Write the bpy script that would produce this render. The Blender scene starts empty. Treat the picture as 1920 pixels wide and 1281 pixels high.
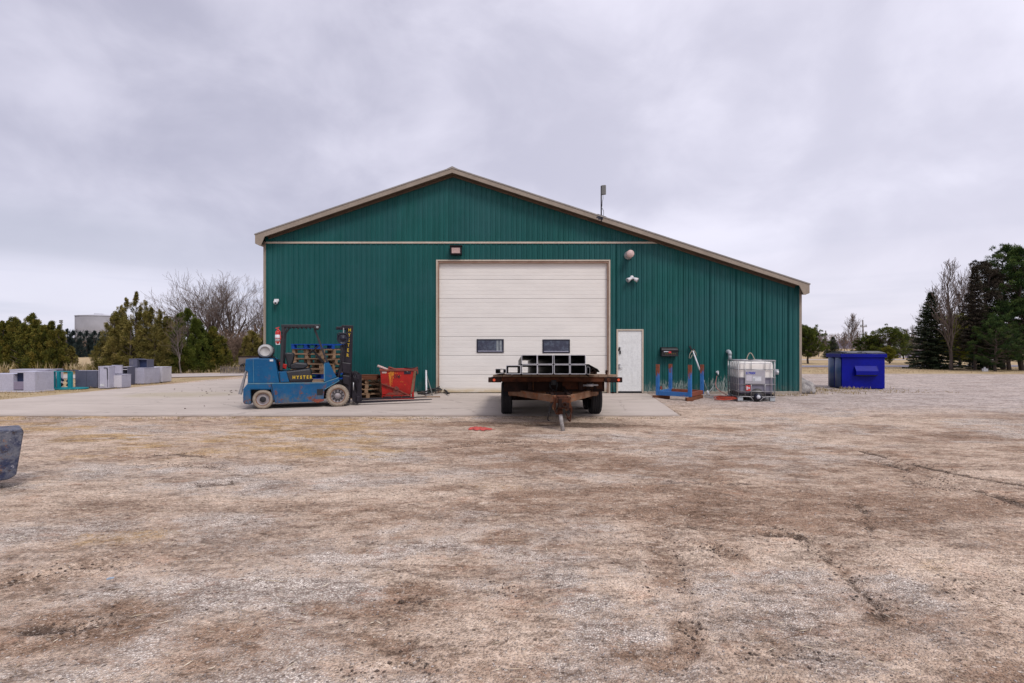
import bpy, math, random
import numpy as np
from mathutils import Vector, Matrix
R = math.radians
rnd = random.Random(7)
rng = np.random.default_rng(7)
S = bpy.context.scene
COL = S.collection

# ------------------------------------------------------------------ camera
CAMH, F, HY = 1.5, 1000.0, 653.0          # metres, pixels, horizon row in the 1920 px photograph
cd = bpy.data.cameras.new('camera'); cam = bpy.data.objects.new('camera', cd); COL.objects.link(cam)
cam.location = (0, 0, CAMH); cam.rotation_euler = (R(90), 0, 0)
cd.sensor_width = 36; cd.lens = F / 1920 * 36; cd.shift_y = 12.5 / 1920
cd.clip_start = 0.05; cd.clip_end = 6000
S.camera = cam
S.view_settings.view_transform = 'Standard'; S.view_settings.look = 'None'
S.view_settings.exposure = 0.47; S.view_settings.gamma = 1
S.view_settings.use_curve_mapping = False

# ------------------------------------------------------------------ sky + sun (overcast)
SUN_EL, SUN_AZ = 52, 148                   # azimuth clockwise from +Y: behind the camera, to the right
W = bpy.data.worlds.new('World'); S.world = W; W.use_nodes = True
def build_world():
    nt = W.node_tree; N = nt.nodes; L = nt.links
    N.clear()
    out = N.new('ShaderNodeOutputWorld')
    def math_(op, a, b=None, c=None, clamp=False):
        n = N.new('ShaderNodeMath'); n.operation = op; n.use_clamp = clamp
        for i, v in enumerate((a, b, c)):
            if v is None: continue
            if isinstance(v, (int, float)): n.inputs[i].default_value = v
            else: L.new(v, n.inputs[i])
        return n.outputs[0]
    def mr(v, a, b, c, d):
        n = N.new('ShaderNodeMapRange'); n.interpolation_type = 'SMOOTHSTEP'
        L.new(v, n.inputs[0])
        for i, x in enumerate((a, b, c, d)): n.inputs[i + 1].default_value = x
        return n.outputs[0]
    def mix(f, a, b):
        n = N.new('ShaderNodeMix'); n.data_type = 'RGBA'
        if isinstance(f, (int, float)): n.inputs[0].default_value = f
        else: L.new(f, n.inputs[0])
        for k, v in ((6, a), (7, b)):
            if isinstance(v, tuple): n.inputs[k].default_value = (*v, 1)
            else: L.new(v, n.inputs[k])
        return n.outputs[2]
    tc = N.new('ShaderNodeTexCoord'); sx = N.new('ShaderNodeSeparateXYZ'); L.new(tc.outputs['Generated'], sx.inputs[0])
    x, y, z = sx.outputs
    zc = math_('MAXIMUM', z, 0.0)
    d = math_('ADD', zc, 0.16)
    cx = math_('DIVIDE', x, d); cy = math_('DIVIDE', y, d)
    cb = N.new('ShaderNodeCombineXYZ'); L.new(cx, cb.inputs[0]); L.new(cy, cb.inputs[1])
    def noise(vec, scale, det, rough, dist=0.0, off=(0, 0, 0), sc=(1, 1, 1)):
        m = N.new('ShaderNodeMapping'); m.inputs[1].default_value = off; m.inputs[3].default_value = sc
        L.new(vec, m.inputs[0])
        n = N.new('ShaderNodeTexNoise'); L.new(m.outputs[0], n.inputs['Vector'])
        n.inputs['Scale'].default_value = scale; n.inputs['Detail'].default_value = det
        n.inputs['Roughness'].default_value = rough; n.inputs['Distortion'].default_value = dist
        return n.outputs[0]
    g_ = tc.outputs['Generated']
    n1 = noise(g_, 1.55, 3, 0.5, 0.5, (3.2, 1.1, 0.4), (1, 1, 1.7))
    n2 = noise(g_, 4.6, 5, 0.55, 0.25, (0.3, 4.1, 2.0), (1, 1, 1.5))
    n3 = noise(g_, 2.6, 5, 0.5, 0.3, (1.7, 0.2, 0.35), (0.6, 0.6, 6.5))
    c = math_('ADD', math_('MULTIPLY', n1, 0.62), math_('MULTIPLY', n2, 0.38))
    c = mr(c, 0.39, 0.61, 0.0, 1.0)
    # the sheet is thinner towards the sun side (right)
    c = math_('ADD', math_('MULTIPLY', c, 0.55), mr(x, -0.75, 0.75, -0.02, 0.50), clamp=True)
    cloud = mix(c, (0.395, 0.390, 0.490), (0.74, 0.72, 0.83))
    low = mix(mr(n3, 0.38, 0.62, 0, 1), (0.42, 0.45, 0.57), (0.68, 0.67, 0.78))
    warm = mix(mr(x, -0.5, 0.7, 0, 1), low, (0.74, 0.68, 0.74))
    low2 = mix(0.45, low, warm)
    col = mix(mr(zc, 0.03, 0.24, 0.72, 0.0), cloud, low2)
    wz = math_('ADD', zc, math_('MULTIPLY', math_('SUBTRACT', n3, 0.5), 0.05))
    bank = math_('MULTIPLY', math_('MULTIPLY', mr(wz, 0.105, 0.155, 0, 1), mr(wz, 0.175, 0.235, 1, 0)), mr(x, -0.66, -0.25, 0.50, 0))
    col = mix(bank, col, (0.33, 0.345, 0.43))
    # an overcast sky grows brighter towards the zenith
    zen = mr(zc, 0.55, 1.0, 1.0, 1.5)
    hs = N.new('ShaderNodeVectorMath'); hs.operation = 'SCALE'; L.new(col, hs.inputs[0]); L.new(zen, hs.inputs['Scale'])
    sky = N.new('ShaderNodeTexSky'); sky.sky_type = 'NISHITA'; sky.sun_disc = False
    sky.sun_elevation = R(SUN_EL); sky.sun_rotation = R(SUN_AZ)
    b1 = N.new('ShaderNodeBackground'); L.new(sky.outputs[0], b1.inputs[0]); b1.inputs[1].default_value = 0.1
    b2 = N.new('ShaderNodeBackground'); L.new(hs.outputs[0], b2.inputs[0]); b2.inputs[1].default_value = 0.93
    ms = N.new('ShaderNodeMixShader'); ms.inputs[0].default_value = 0.93
    L.new(b1.outputs[0], ms.inputs[1]); L.new(b2.outputs[0], ms.inputs[2]); L.new(ms.outputs[0], out.inputs[0])
build_world()
sd = bpy.data.lights.new('sun', 'SUN'); sd.energy = 1.5; sd.angle = R(18); sd.color = (1.0, 0.95, 0.89)
sun = bpy.data.objects.new('sun', sd); COL.objects.link(sun)
_a, _e = R(SUN_AZ), R(SUN_EL)
sdir = Vector((math.sin(_a) * math.cos(_e), math.cos(_a) * math.cos(_e), math.sin(_e)))
sun.rotation_euler = sdir.to_track_quat('Z', 'Y').to_euler()

# ------------------------------------------------------------------ helpers
def GY(py): return CAMH * F / (py - HY)                      # distance of a ground point seen at row py
def GP(px, py):
    y = GY(py); return ((px - 960) * y / F, y)
def XZ(px, py, Y): return ((px - 960) * Y / F, CAMH - (py - HY) * Y / F)

def tag(o, label=None, cat=None, group=None, kind=None):
    if label: o['label'] = label
    if cat: o['category'] = cat
    if group: o['group'] = group
    if kind: o['kind'] = kind
    return o
def thing(name, label, cat, loc=(0, 0, 0), rz=0.0, group=None):
    o = bpy.data.objects.new(name, None); COL.objects.link(o)
    o.location = loc; o.rotation_euler = (0, 0, rz); o.empty_display_size = 0.2
    return tag(o, label, cat, group)
def holder(name, parent, loc=(0, 0, 0), rot=(0, 0, 0)):
    o = bpy.data.objects.new(name, None); COL.objects.link(o); o.parent = parent
    o.location = loc; o.rotation_euler = rot; o.empty_display_size = 0.1
    return o
def copy_tree(o, parent=None):
    c = o.copy(); COL.objects.link(c)
    if parent is not None: c.parent = parent
    for ch in list(o.children): copy_tree(ch, c)
    return c
def place(o, mesh_owner_name, me, mat, parent): pass

class MB:
    def __init__(s): s.v = []; s.f = []; s.sm = []
    def add(s, vs, fs, smooth=False):
        b = len(s.v); s.v += [tuple(v) for v in vs]
        for f in fs: s.f.append(tuple(i + b for i in f)); s.sm.append(smooth)
        return s
    def box(s, c, d, rot=None):
        hx, hy, hz = d[0] / 2, d[1] / 2, d[2] / 2
        vs = [Vector((x, y, z)) for z in (-hz, hz) for y in (-hy, hy) for x in (-hx, hx)]
        if rot is not None:
            m = rot if isinstance(rot, Matrix) else Matrix.Rotation(rot, 3, 'Z')
            vs = [m @ v for v in vs]
        vs = [v + Vector(c) for v in vs]
        return s.add(vs, [(0, 2, 3, 1), (4, 5, 7, 6), (0, 1, 5, 4), (2, 6, 7, 3), (0, 4, 6, 2), (1, 3, 7, 5)])
    def bb(s, x0, x1, y0, y1, z0, z1): return s.box(((x0 + x1) / 2, (y0 + y1) / 2, (z0 + z1) / 2), (abs(x1 - x0), abs(y1 - y0), abs(z1 - z0)))
    def prism(s, prof, y0, y1):            # profile in XZ, counter-clockwise seen from -Y
        n = len(prof)
        vs = [(x, y0, z) for x, z in prof] + [(x, y1, z) for x, z in prof]
        fs = [tuple(range(n)), tuple(reversed(range(n, 2 * n)))]
        for i in range(n):
            j = (i + 1) % n; fs.append((i, i + n, j + n, j))
        return s.add(vs, fs)
    def prismx(s, prof, x0, x1):           # profile in YZ
        n = len(prof)
        vs = [(x0, y, z) for y, z in prof] + [(x1, y, z) for y, z in prof]
        fs = [tuple(range(n)), tuple(reversed(range(n, 2 * n)))]
        for i in range(n):
            j = (i + 1) % n; fs.append((i, i + n, j + n, j))
        return s.add(vs, fs)
    def cyl(s, p0, p1, r, n=12, r2=None, cap=True, smooth=True):
        p0, p1 = Vector(p0), Vector(p1); r2 = r if r2 is None else r2
        d = (p1 - p0).normalized(); a = d.orthogonal().normalized(); b = d.cross(a)
        vs = []
        for p, q in ((p0, r), (p1, r2)):
            for i in range(n):
                t = 2 * math.pi * i / n; vs.append(p + (a * math.cos(t) + b * math.sin(t)) * q)
        s.add(vs, [(i, (i + 1) % n, n + (i + 1) % n, n + i) for i in range(n)], smooth)
        if cap: s.add(vs, [tuple(reversed(range(n))), tuple(range(n, 2 * n))])
        return s
    def bar(s, p0, p1, w, h=None):         # square bar between two points
        p0, p1 = Vector(p0), Vector(p1); h = w if h is None else h
        d = p1 - p0; L = d.length; z = d.normalized()
        up = Vector((0, 0, 1)) if abs(z.z) < 0.9 else Vector((0, 1, 0))
        x = up.cross(z).normalized(); y = z.cross(x)
        m = Matrix((x, y, z)).transposed()
        return s.box((p0 + p1) / 2, (w, h, L), m)
    def tube(s, pts, r, n=8):
        pts = [Vector(p) for p in pts]; rings = []
        a = None
        for i, p in enumerate(pts):
            t = (pts[min(i + 1, len(pts) - 1)] - pts[max(i - 1, 0)]).normalized()
            if a is None: a = t.orthogonal().normalized()
            a = (a - t * a.dot(t)).normalized(); b = t.cross(a)
            rings.append([p + (a * math.cos(2 * math.pi * k / n) + b * math.sin(2 * math.pi * k / n)) * r for k in range(n)])
        vs = [v for q in rings for v in q]; fs = []
        for i in range(len(rings) - 1):
            for k in range(n): fs.append((i * n + k, i * n + (k + 1) % n, (i + 1) * n + (k + 1) % n, (i + 1) * n + k))
        s.add(vs, fs, True); s.add(vs, [tuple(reversed(range(n))), tuple(range(len(vs) - n, len(vs)))])
        return s
    def lathe(s, prof, c, axis='Y', n=32, closed=False):   # prof: (radius, along axis)
        vs = []; m = len(prof); c = Vector(c)
        for i in range(n):
            t = 2 * math.pi * i / n; ct, st = math.cos(t), math.sin(t)
            for r, h in prof:
                if axis == 'Y': vs.append(c + Vector((r * ct, h, r * st)))
                elif axis == 'X': vs.append(c + Vector((h, r * ct, r * st)))
                else: vs.append(c + Vector((r * ct, r * st, h)))
        fs = []
        for i in range(n):
            j = (i + 1) % n
            for k in range(m - 1 + (1 if closed else 0)):
                k2 = (k + 1) % m
                fs.append((i * m + k, j * m + k, j * m + k2, i * m + k2))
        return s.add(vs, fs, True)
    def build(s, name, mat, parent=None, bevel=0.0, off=None, recalc=True, auto=True):
        me = bpy.data.meshes.new(name)
        v = s.v if off is None else [(a - off[0], b - off[1], c - off[2]) for a, b, c in s.v]
        me.from_pydata(v, [], s.f); me.polygons.foreach_set('use_smooth', s.sm)
        if recalc:
            import bmesh
            bm = bmesh.new(); bm.from_mesh(me); bmesh.ops.remove_doubles(bm, verts=bm.verts, dist=1e-5)
            bmesh.ops.recalc_face_normals(bm, faces=bm.faces); bm.to_mesh(me); bm.free()
        me.update()
        if mat: me.materials.append(mat)
        o = bpy.data.objects.new(name, me); COL.objects.link(o)
        if parent is not None: o.parent = parent
        if bevel > 0:
            b = o.modifiers.new('bevel', 'BEVEL'); b.width = bevel; b.segments = 2; b.limit_method = 'ANGLE'; b.angle_limit = R(40)
        return o

def dup_part(o, loc=None, rot=None, parent=None):
    c = o.copy(); COL.objects.link(c)
    if loc is not None: c.location = loc
    if rot is not None: c.rotation_euler = rot
    if parent is not None: c.parent = parent
    return c

# ------------------------------------------------------------------ materials
class NT:
    def __init__(s, name):
        s.m = bpy.data.materials.new(name); s.m.use_nodes = True
        s.t = s.m.node_tree; s.N = s.t.nodes; s.L = s.t.links
        s.b = s.N['Principled BSDF']; s.out = s.N['Material Output']
    def set(s, sock, v):
        if isinstance(v, (int, float)): sock.default_value = v
        elif isinstance(v, tuple): sock.default_value = (*v, 1) if len(v) == 3 and sock.type == 'RGBA' else v
        else: s.L.new(v, sock)
    def pos(s, obj=False):
        if obj: return s.N.new('ShaderNodeTexCoord').outputs['Object']
        return s.N.new('ShaderNodeNewGeometry').outputs['Position']
    def map(s, v, sc=(1, 1, 1), off=(0, 0, 0), rot=(0, 0, 0)):
        m = s.N.new('ShaderNodeMapping'); m.inputs[1].default_value = off; m.inputs[2].default_value = rot; m.inputs[3].default_value = sc
        s.L.new(v, m.inputs[0]); return m.outputs[0]
    def noise(s, v, scale, det=4, rough=0.55, dist=0.0):
        n = s.N.new('ShaderNodeTexNoise'); s.L.new(v, n.inputs['Vector']); n.inputs['Scale'].default_value = scale
        n.inputs['Detail'].default_value = det; n.inputs['Roughness'].default_value = rough; n.inputs['Distortion'].default_value = dist
        return n.outputs[0]
    def vor(s, v, scale, out='Distance', feat='F1', rand=1.0):
        n = s.N.new('ShaderNodeTexVoronoi'); n.feature = feat; s.L.new(v, n.inputs['Vector']); n.inputs['Scale'].default_value = scale
        n.inputs['Randomness'].default_value = rand
        return n.outputs[out]
    def mr(s, v, a, b, c=0.0, d=1.0, smooth=True):
        n = s.N.new('ShaderNodeMapRange'); n.interpolation_type = 'SMOOTHSTEP' if smooth else 'LINEAR'
        s.set(n.inputs[0], v)
        for i, x in enumerate((a, b, c, d)): s.set(n.inputs[i + 1], x)
        return n.outputs[0]
    def math(s, op, a, b=None, clamp=False):
        n = s.N.new('ShaderNodeMath'); n.operation = op; n.use_clamp = clamp
        s.set(n.inputs[0], a)
        if b is not None: s.set(n.inputs[1], b)
        return n.outputs[0]
    def mix(s, f, a, b, mode='MIX'):
        n = s.N.new('ShaderNodeMix'); n.data_type = 'RGBA'; n.blend_type = mode
        s.set(n.inputs[0], f); s.set(n.inputs[6], a); s.set(n.inputs[7], b); return n.outputs[2]
    def attr(s, name, out='Fac'):
        n = s.N.new('ShaderNodeAttribute'); n.attribute_name = name; return n.outputs[out]
    def rand(s): return s.N.new('ShaderNodeObjectInfo').outputs['Random']
    def sep(s, v):
        n = s.N.new('ShaderNodeSeparateXYZ'); s.L.new(v, n.inputs[0]); return n.outputs
    def bump(s, h, dist=0.01, strength=1.0, normal=None):
        n = s.N.new('ShaderNodeBump'); n.inputs['Distance'].default_value = dist; n.inputs['Strength'].default_value = strength
        s.L.new(h, n.inputs['Height'])
        if normal is not None: s.L.new(normal, n.inputs['Normal'])
        return n.outputs[0]
    def done(s, col, rough=0.6, metal=0.0, normal=None, spec=0.5):
        s.set(s.b.inputs['Base Color'], col); s.set(s.b.inputs['Roughness'], rough); s.set(s.b.inputs['Metallic'], metal)
        s.b.inputs['Specular IOR Level'].default_value = spec
        if normal is not None: s.L.new(normal, s.b.inputs['Normal'])
        return s.m

def paint(name, a, b=None, rough=0.5, scale=3.0, rust=0.0, rustc=(0.16, 0.055, 0.022), dirt=0.0, dirtc=(0.22, 0.17, 0.13), spec=0.4, metal=0.0, obj=False, bump=0.0, rscale=7.0):
    n = NT(name); p = n.pos(obj)
    b = b or tuple(x * 0.75 for x in a)
    c = n.mix(n.mr(n.noise(p, scale, 5, 0.6), 0.35, 0.65), a, b)
    c = n.mix(n.mr(n.noise(p, scale * 12, 3, 0.6), 0.3, 0.75, 0, 0.35), c, tuple(x * 0.6 for x in b))
    ro = rough
    if dirt > 0:
        d = n.mr(n.noise(n.map(p, (1, 1, 0.45)), scale * 1.7, 6, 0.7), 0.62 - dirt * 0.3, 0.80, 0, 0.85)
        c = n.mix(d, c, dirtc)
    if rust > 0:
        r = n.mr(n.noise(p, rscale, 8, 0.72, 0.4), 0.66 - rust * 0.3, 0.72 - rust * 0.3)
        rc = n.mix(n.mr(n.noise(p, 26, 4, 0.7), 0.35, 0.65), rustc, tuple(min(1, x * 2.0) for x in rustc))
        c = n.mix(r, c, rc); ro = n.mr(r, 0, 1, rough, 0.9)
    nm = n.bump(n.noise(p, 60, 4, 0.6), bump, 1.0) if bump > 0 else None
    return n.done(c, ro, metal, nm, spec)

M = {}
def wood(name, a, b):
    n = NT(name); p = n.pos(True)
    q = n.map(p, (1.0, 9, 9))
    c = n.mix(n.mr(n.noise(q, 3.0, 6, 0.65, 0.6), 0.3, 0.7), a, b)
    c = n.mix(n.mr(n.rand(), 0, 1, 0, 0.55, False), c, tuple(x * 0.55 for x in b))
    c = n.mix(n.mr(n.noise(n.pos(), 5, 5, 0.7), 0.55, 0.75, 0, 0.6), c, (0.06, 0.045, 0.035))
    return n.done(c, 0.85, 0, n.bump(n.noise(q, 8, 5, 0.7), 0.004), 0.2)

def mk_materials():
    # siding
    n = NT('green_steel_siding'); p = n.pos(); X, Y, Z = n.sep(p)
    q = n.map(p, (1, 1, 0.12))
    c = n.mix(n.mr(n.noise(q, 5, 4, 0.6), 0.35, 0.65), (0.0060, 0.078, 0.072), (0.0095, 0.096, 0.090))
    c = n.mix(n.mr(n.noise(p, 0.7, 4, 0.6), 0.4, 0.62, 0, 0.55), c, (0.022, 0.094, 0.102))
    c = n.mix(n.math('MULTIPLY', n.rand(), 0.5), c, (0.006, 0.066, 0.068))
    # mineral splash marks low on the wall
    def spot(x0, w, h):
        a = n.mr(n.math('ABSOLUTE', n.math('SUBTRACT', X, x0)), w * 0.55, w, 1, 0)
        edge = n.math('ADD', n.math('MULTIPLY', n.noise(n.map(p, (1, 1, 0.18)), 22, 4, 0.7), h * 2.0), -h * 0.55)
        z = n.mr(n.math('SUBTRACT', Z, edge), 0.05, 0.22, 1, 0)
        return n.math('MULTIPLY', a, z)
    sp = n.math('ADD', n.math('ADD', spot(5.35, 0.62, 0.5), spot(6.95, 0.62, 0.6)), n.math('MULTIPLY', spot(4.7, 0.4, 0.3), 0.7), clamp=True)
    sp = n.math('MULTIPLY', sp, n.mr(n.noise(n.map(p, (1, 1, 0.2)), 34, 4, 0.7), 0.40, 0.56))
    c = n.mix(n.math('MULTIPLY', sp, 0.7), c, (0.42, 0.44, 0.42))
    # dust splashed up along the foot of the wall, scuffs here and there
    dz = n.math('MULTIPLY', n.mr(Z, 0.05, 0.55, 1, 0), n.mr(n.noise(n.map(p, (1, 1, 0.5)), 9, 5, 0.7), 0.42, 0.7))
    c = n.mix(n.math('MULTIPLY', dz, 0.45), c, (0.17, 0.15, 0.12))
    c = n.mix(n.mr(n.noise(n.map(p, (1, 1, 2.2)), 4.5, 7, 0.75), 0.70, 0.76, 0, 0.5), c, (0.16, 0.24, 0.23))
    n.done(c, n.mr(n.noise(p, 3, 3), 0.3, 0.7, 0.42, 0.6), 0, n.bump(n.noise(n.map(p, (1, 1, 0.35)), 3.2, 3, 0.5), 0.012, 0.5), 0.22)
    M['siding'] = n.m
    M['tan'] = paint('tan_trim', (0.30, 0.250, 0.20), (0.255, 0.21, 0.165), 0.55, 1.5, dirt=0.15)
    M['soffit'] = paint('shade_brown_soffit', (0.13, 0.085, 0.055), (0.10, 0.065, 0.045), 0.7, 2)  # dark brown holds the shade under the roof edge in its colour
    M['cream'] = paint('cream_trim', (0.52, 0.45, 0.37), (0.46, 0.39, 0.31), 0.5, 3, dirt=0.15)
    M['jamb'] = paint('jamb_wood', (0.36, 0.24, 0.18), (0.28, 0.17, 0.12), 0.7, 3)
    M['roof'] = paint('grey_roof_steel', (0.30, 0.28, 0.26), None, 0.5, 1.0)
    M['foundation'] = paint('foundation_concrete', (0.36, 0.32, 0.27), (0.28, 0.24, 0.2), 0.9, 5, bump=0.004)
    # roller door
    n = NT('white_door_steel'); p = n.pos(); X, Y, Z = n.sep(p)
    c = n.mix(n.mr(n.noise(n.map(p, (0.4, 1, 1.5)), 2.0, 5, 0.6), 0.3, 0.7), (0.74, 0.71, 0.665), (0.68, 0.65, 0.61))
    st = n.math('MULTIPLY', n.mr(Z, 0.06, 0.24, 1, 0), n.mr(n.noise(n.map(p, (1, 1, 3)), 2.5, 4, 0.6), 0.25, 0.6, 0.4, 1))
    c = n.mix(n.math('MULTIPLY', st, 0.85), c, (0.52, 0.40, 0.22))
    c = n.mix(n.mr(n.noise(n.map(p, (1.2, 1, 0.3)), 8, 6, 0.75), 0.60, 0.80, 0, 0.3), c, (0.36, 0.32, 0.27))
    M['door'] = n.done(c, 0.5, 0, n.bump(n.noise(p, 3.0, 2), 0.006, 0.4), 0.4)
    M['white'] = paint('white_paint', (0.72, 0.73, 0.72), (0.68, 0.69, 0.68), 0.5, 2)
    M['white_plastic'] = paint('white_plastic', (0.70, 0.70, 0.72), (0.62, 0.62, 0.64), 0.4, 5, obj=True)
    M['grey_metal'] = paint('grey_metal', (0.22, 0.22, 0.21), (0.18, 0.18, 0.17), 0.45, 4, metal=0.3)
    M['galv'] = paint('galvanised_steel', (0.42, 0.42, 0.43), (0.32, 0.32, 0.33), 0.4, 14, metal=0.55)
    M['black'] = paint('black_paint', (0.016, 0.015, 0.018), (0.010, 0.010, 0.012), 0.5, 4, dirt=0.12, dirtc=(0.08, 0.065, 0.05))
    M['mast'] = paint('greasy_black_steel', (0.018, 0.014, 0.022), (0.011, 0.009, 0.014), 0.42, 6, rust=0.04, dirt=0.10, dirtc=(0.06, 0.045, 0.04), spec=0.3)
    M['vinyl'] = paint('worn_black_vinyl', (0.020, 0.021, 0.026), (0.028, 0.028, 0.034), 0.45, 5, bump=0.003)
    M['window_frame'] = paint('navy_window_frame', (0.012, 0.013, 0.030), None, 0.4, 4)
    n = NT('dark_window_glass'); p = n.pos()
    c = n.mix(n.mr(n.noise(p, 7, 5, 0.65), 0.4, 0.66), (0.020, 0.024, 0.050), (0.070, 0.090, 0.130))
    M['glass'] = n.done(c, 0.09, 0, None, 0.6)
    M['curtain'] = paint('pale_curtain', (0.30, 0.33, 0.34), (0.2, 0.22, 0.24), 0.9, 9)
    # forklift
    n = NT('worn_blue_paint'); p = n.pos(); X, Y, Z = n.sep(p)
    c = n.mix(n.mr(n.noise(p, 2.5, 5, 0.65), 0.35, 0.65), (0.004, 0.068, 0.175), (0.006, 0.088, 0.205))
    c = n.mix(n.mr(n.noise(n.map(p, (1, 1, 2.2)), 5, 6, 0.75), 0.58, 0.76, 0, 0.45), c, (0.022, 0.125, 0.17))
    low = n.mr(Z, 0.20, 0.62, 1, 0)
    g = n.math('MULTIPLY', low, n.mr(n.noise(n.map(p, (1, 1, 0.6)), 7, 6, 0.75), 0.40, 0.68))
    c = n.mix(n.math('MULTIPLY', g, 0.75), c, (0.115, 0.105, 0.085))
    r = n.math('MULTIPLY', n.mr(n.noise(p, 6, 8, 0.75, 0.5), 0.54, 0.62), n.mr(Z, 0.2, 0.95, 1, 0.18))
    c = n.mix(r, c, (0.15, 0.055, 0.028))
    sc = n.mr(n.noise(n.map(p, (2.0, 2, 30), rot=(0, 0.06, 0)), 1.6, 6, 0.75), 0.70, 0.73)
    c = n.mix(n.math('MULTIPLY', sc, 0.6), c, (0.35, 0.36, 0.36))
    M['fblue'] = n.done(c, n.mr(r, 0, 1, 0.42, 0.9), 0, n.bump(n.noise(n.map(p, (1, 1, .6)), 4, 4, 0.6), 0.02, 0.5), 0.22)
    M['fblue_edge'] = paint('chipped_highlight_blue', (0.05, 0.19, 0.30), (0.14, 0.22, 0.26), 0.5, 6, rust=0.12)  # paler blue paints a highlight along the edges; rust chips are wear
    M['tyre_dusty'] = paint('dusty_solid_tyre', (0.34, 0.28, 0.225), (0.24, 0.195, 0.15), 0.92, 8, bump=0.004, dirt=0.2)
    M['rim'] = paint('chalky_wheel_rim', (0.33, 0.30, 0.31), (0.24, 0.21, 0.21), 0.7, 9, rust=0.14, rscale=12)
    M['hub'] = paint('greasy_hub', (0.06, 0.055, 0.055), (0.03, 0.03, 0.03), 0.6, 12, rust=0.15)
    M['tank_grey'] = paint('pale_gas_bottle', (0.46, 0.455, 0.45), (0.36, 0.355, 0.35), 0.5, 7, dirt=0.2)
    M['yellow'] = paint('yellow_lettering', (0.62, 0.42, 0.02), (0.50, 0.33, 0.02), 0.6, 30, dirt=0.05)
    M['red'] = paint('red_extinguisher', (0.50, 0.03, 0.025), None, 0.35, 8)
    M['hopper_red'] = paint('scuffed_red_paint', (0.42, 0.011, 0.006), (0.31, 0.009, 0.005), 0.45, 2.5, rust=0.10, rscale=5, dirt=0.05)
    M['hopper_dark'] = paint('rusty_red_steel', (0.24, 0.05, 0.03), (0.15, 0.04, 0.03), 0.7, 8, rust=0.2)
    M['orange'] = paint('orange_spray', (0.78, 0.24, 0.02), (0.70, 0.34, 0.03), 0.6, 20)
    M['sticker'] = paint('faded_sticker', (0.62, 0.45, 0.42), None, 0.6, 20)
    M['rust'] = paint('rusty_steel', (0.115, 0.040, 0.020), (0.050, 0.022, 0.015), 0.9, 6, dirt=0.22, dirtc=(0.26, 0.13, 0.06), bump=0.004, spec=0.15)
    M['rust_dark'] = paint('dark_rusty_steel', (0.036, 0.018, 0.014), (0.018, 0.011, 0.010), 0.9, 5, dirt=0.1, dirtc=(0.14, 0.06, 0.03), spec=0.15)
    M['rust_tan'] = paint('faded_tan_steel', (0.23, 0.14, 0.09), (0.16, 0.075, 0.038), 0.85, 4, rust=0.36, rscale=6, spec=0.2)
    n = NT('black_steel_tube'); p = n.pos(True)
    c = n.mix(n.mr(n.noise(p, 9, 5, 0.7), 0.4, 0.7), (0.022, 0.021, 0.026), (0.060, 0.056, 0.066))
    M['tube'] = n.done(c, 0.45, 0.35, None, 0.5)
    M['cut'] = paint('bright_cut_steel', (0.52, 0.52, 0.54), (0.42, 0.42, 0.44), 0.35, 20, metal=0.4)
    M['tyre'] = paint('black_tyre_rubber', (0.022, 0.022, 0.024), (0.030, 0.029, 0.030), 0.85, 8, dirt=0.2, dirtc=(0.085, 0.07, 0.06), spec=0.2)
    n = NT('rust_topped_blue_paint'); p = n.pos(); X, Y, Z = n.sep(p)
    c = n.mix(n.mr(n.noise(p, 5, 5, 0.6), 0.35, 0.65), (0.022, 0.120, 0.35), (0.035, 0.155, 0.41))
    rr_ = n.math('ADD', n.noise(n.map(p, (1, 1, .35)), 9, 6, 0.75), n.mr(Z, 0.55, 0.98, 0.0, 0.42, False))
    c = n.mix(n.mr(rr_, 0.66, 0.74), c, n.mix(n.mr(n.noise(p, 30, 4, .7), .4, .6), (0.24, 0.065, 0.03), (0.15, 0.05, 0.03)))
    M['rack_post'] = n.done(c, 0.6, 0, None, 0.3)
    n = NT('amber_lens'); M['lens'] = n.done((0.75, 0.10, 0.03), 0.3)
    M['rack_blue'] = paint('blue_rack_paint', (0.025, 0.125, 0.36), (0.035, 0.15, 0.40), 0.5, 4, rust=0.26, rustc=(0.19, 0.05, 0.025), rscale=5)
    M['rack_rust'] = paint('rack_rust', (0.24, 0.06, 0.03), (0.17, 0.05, 0.03), 0.85, 9, dirt=0.2)
    M['bin_blue'] = paint('glossy_blue_bin_paint', (0.002, 0.006, 0.26), (0.002, 0.005, 0.20), 0.38, 1.6, dirt=0.02, dirtc=(0.02, 0.05, 0.22), spec=0.15)
    M['bin_side'] = paint('weathered_bin_side_reflection', (0.030, 0.075, 0.22), (0.10, 0.12, 0.17), 0.45, 1.2, dirt=0.25, dirtc=(0.16, 0.15, 0.14))  # paler bluish tone paints a reflection; the grey dirt is real
    M['bin_lid'] = paint('dark_grey_lid', (0.045, 0.047, 0.055), (0.07, 0.07, 0.08), 0.5, 3, dirt=0.2, dirtc=(0.2, 0.2, 0.2))
    n = NT('cloudy_tank_plastic'); p = n.pos(True); X, Y, Z = n.sep(p)
    lv = n.mr(n.math('ADD', Z, n.math('MULTIPLY', n.noise(p, 6, 2), 0.01)), 0.665, 0.685)
    c = n.mix(lv, (0.17, 0.165, 0.215), (0.78, 0.75, 0.70))
    c = n.mix(n.mr(n.noise(n.map(p, (1, 1, 0.5)), 6, 6, 0.7), 0.45, 0.8, 0, 0.25), c, (0.36, 0.33, 0.32))
    M['ibc'] = n.done(c, 0.4, 0, None, 0.4)
    M['label_grey'] = paint('pale_label_plate', (0.40, 0.39, 0.42), (0.36, 0.35, 0.38), 0.5, 5)
    M['label_blue'] = paint('blue_print', (0.03, 0.05, 0.42), None, 0.5, 5)
    M['label_white'] = paint('white_print', (0.66, 0.68, 0.72), None, 0.5, 9)
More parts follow.
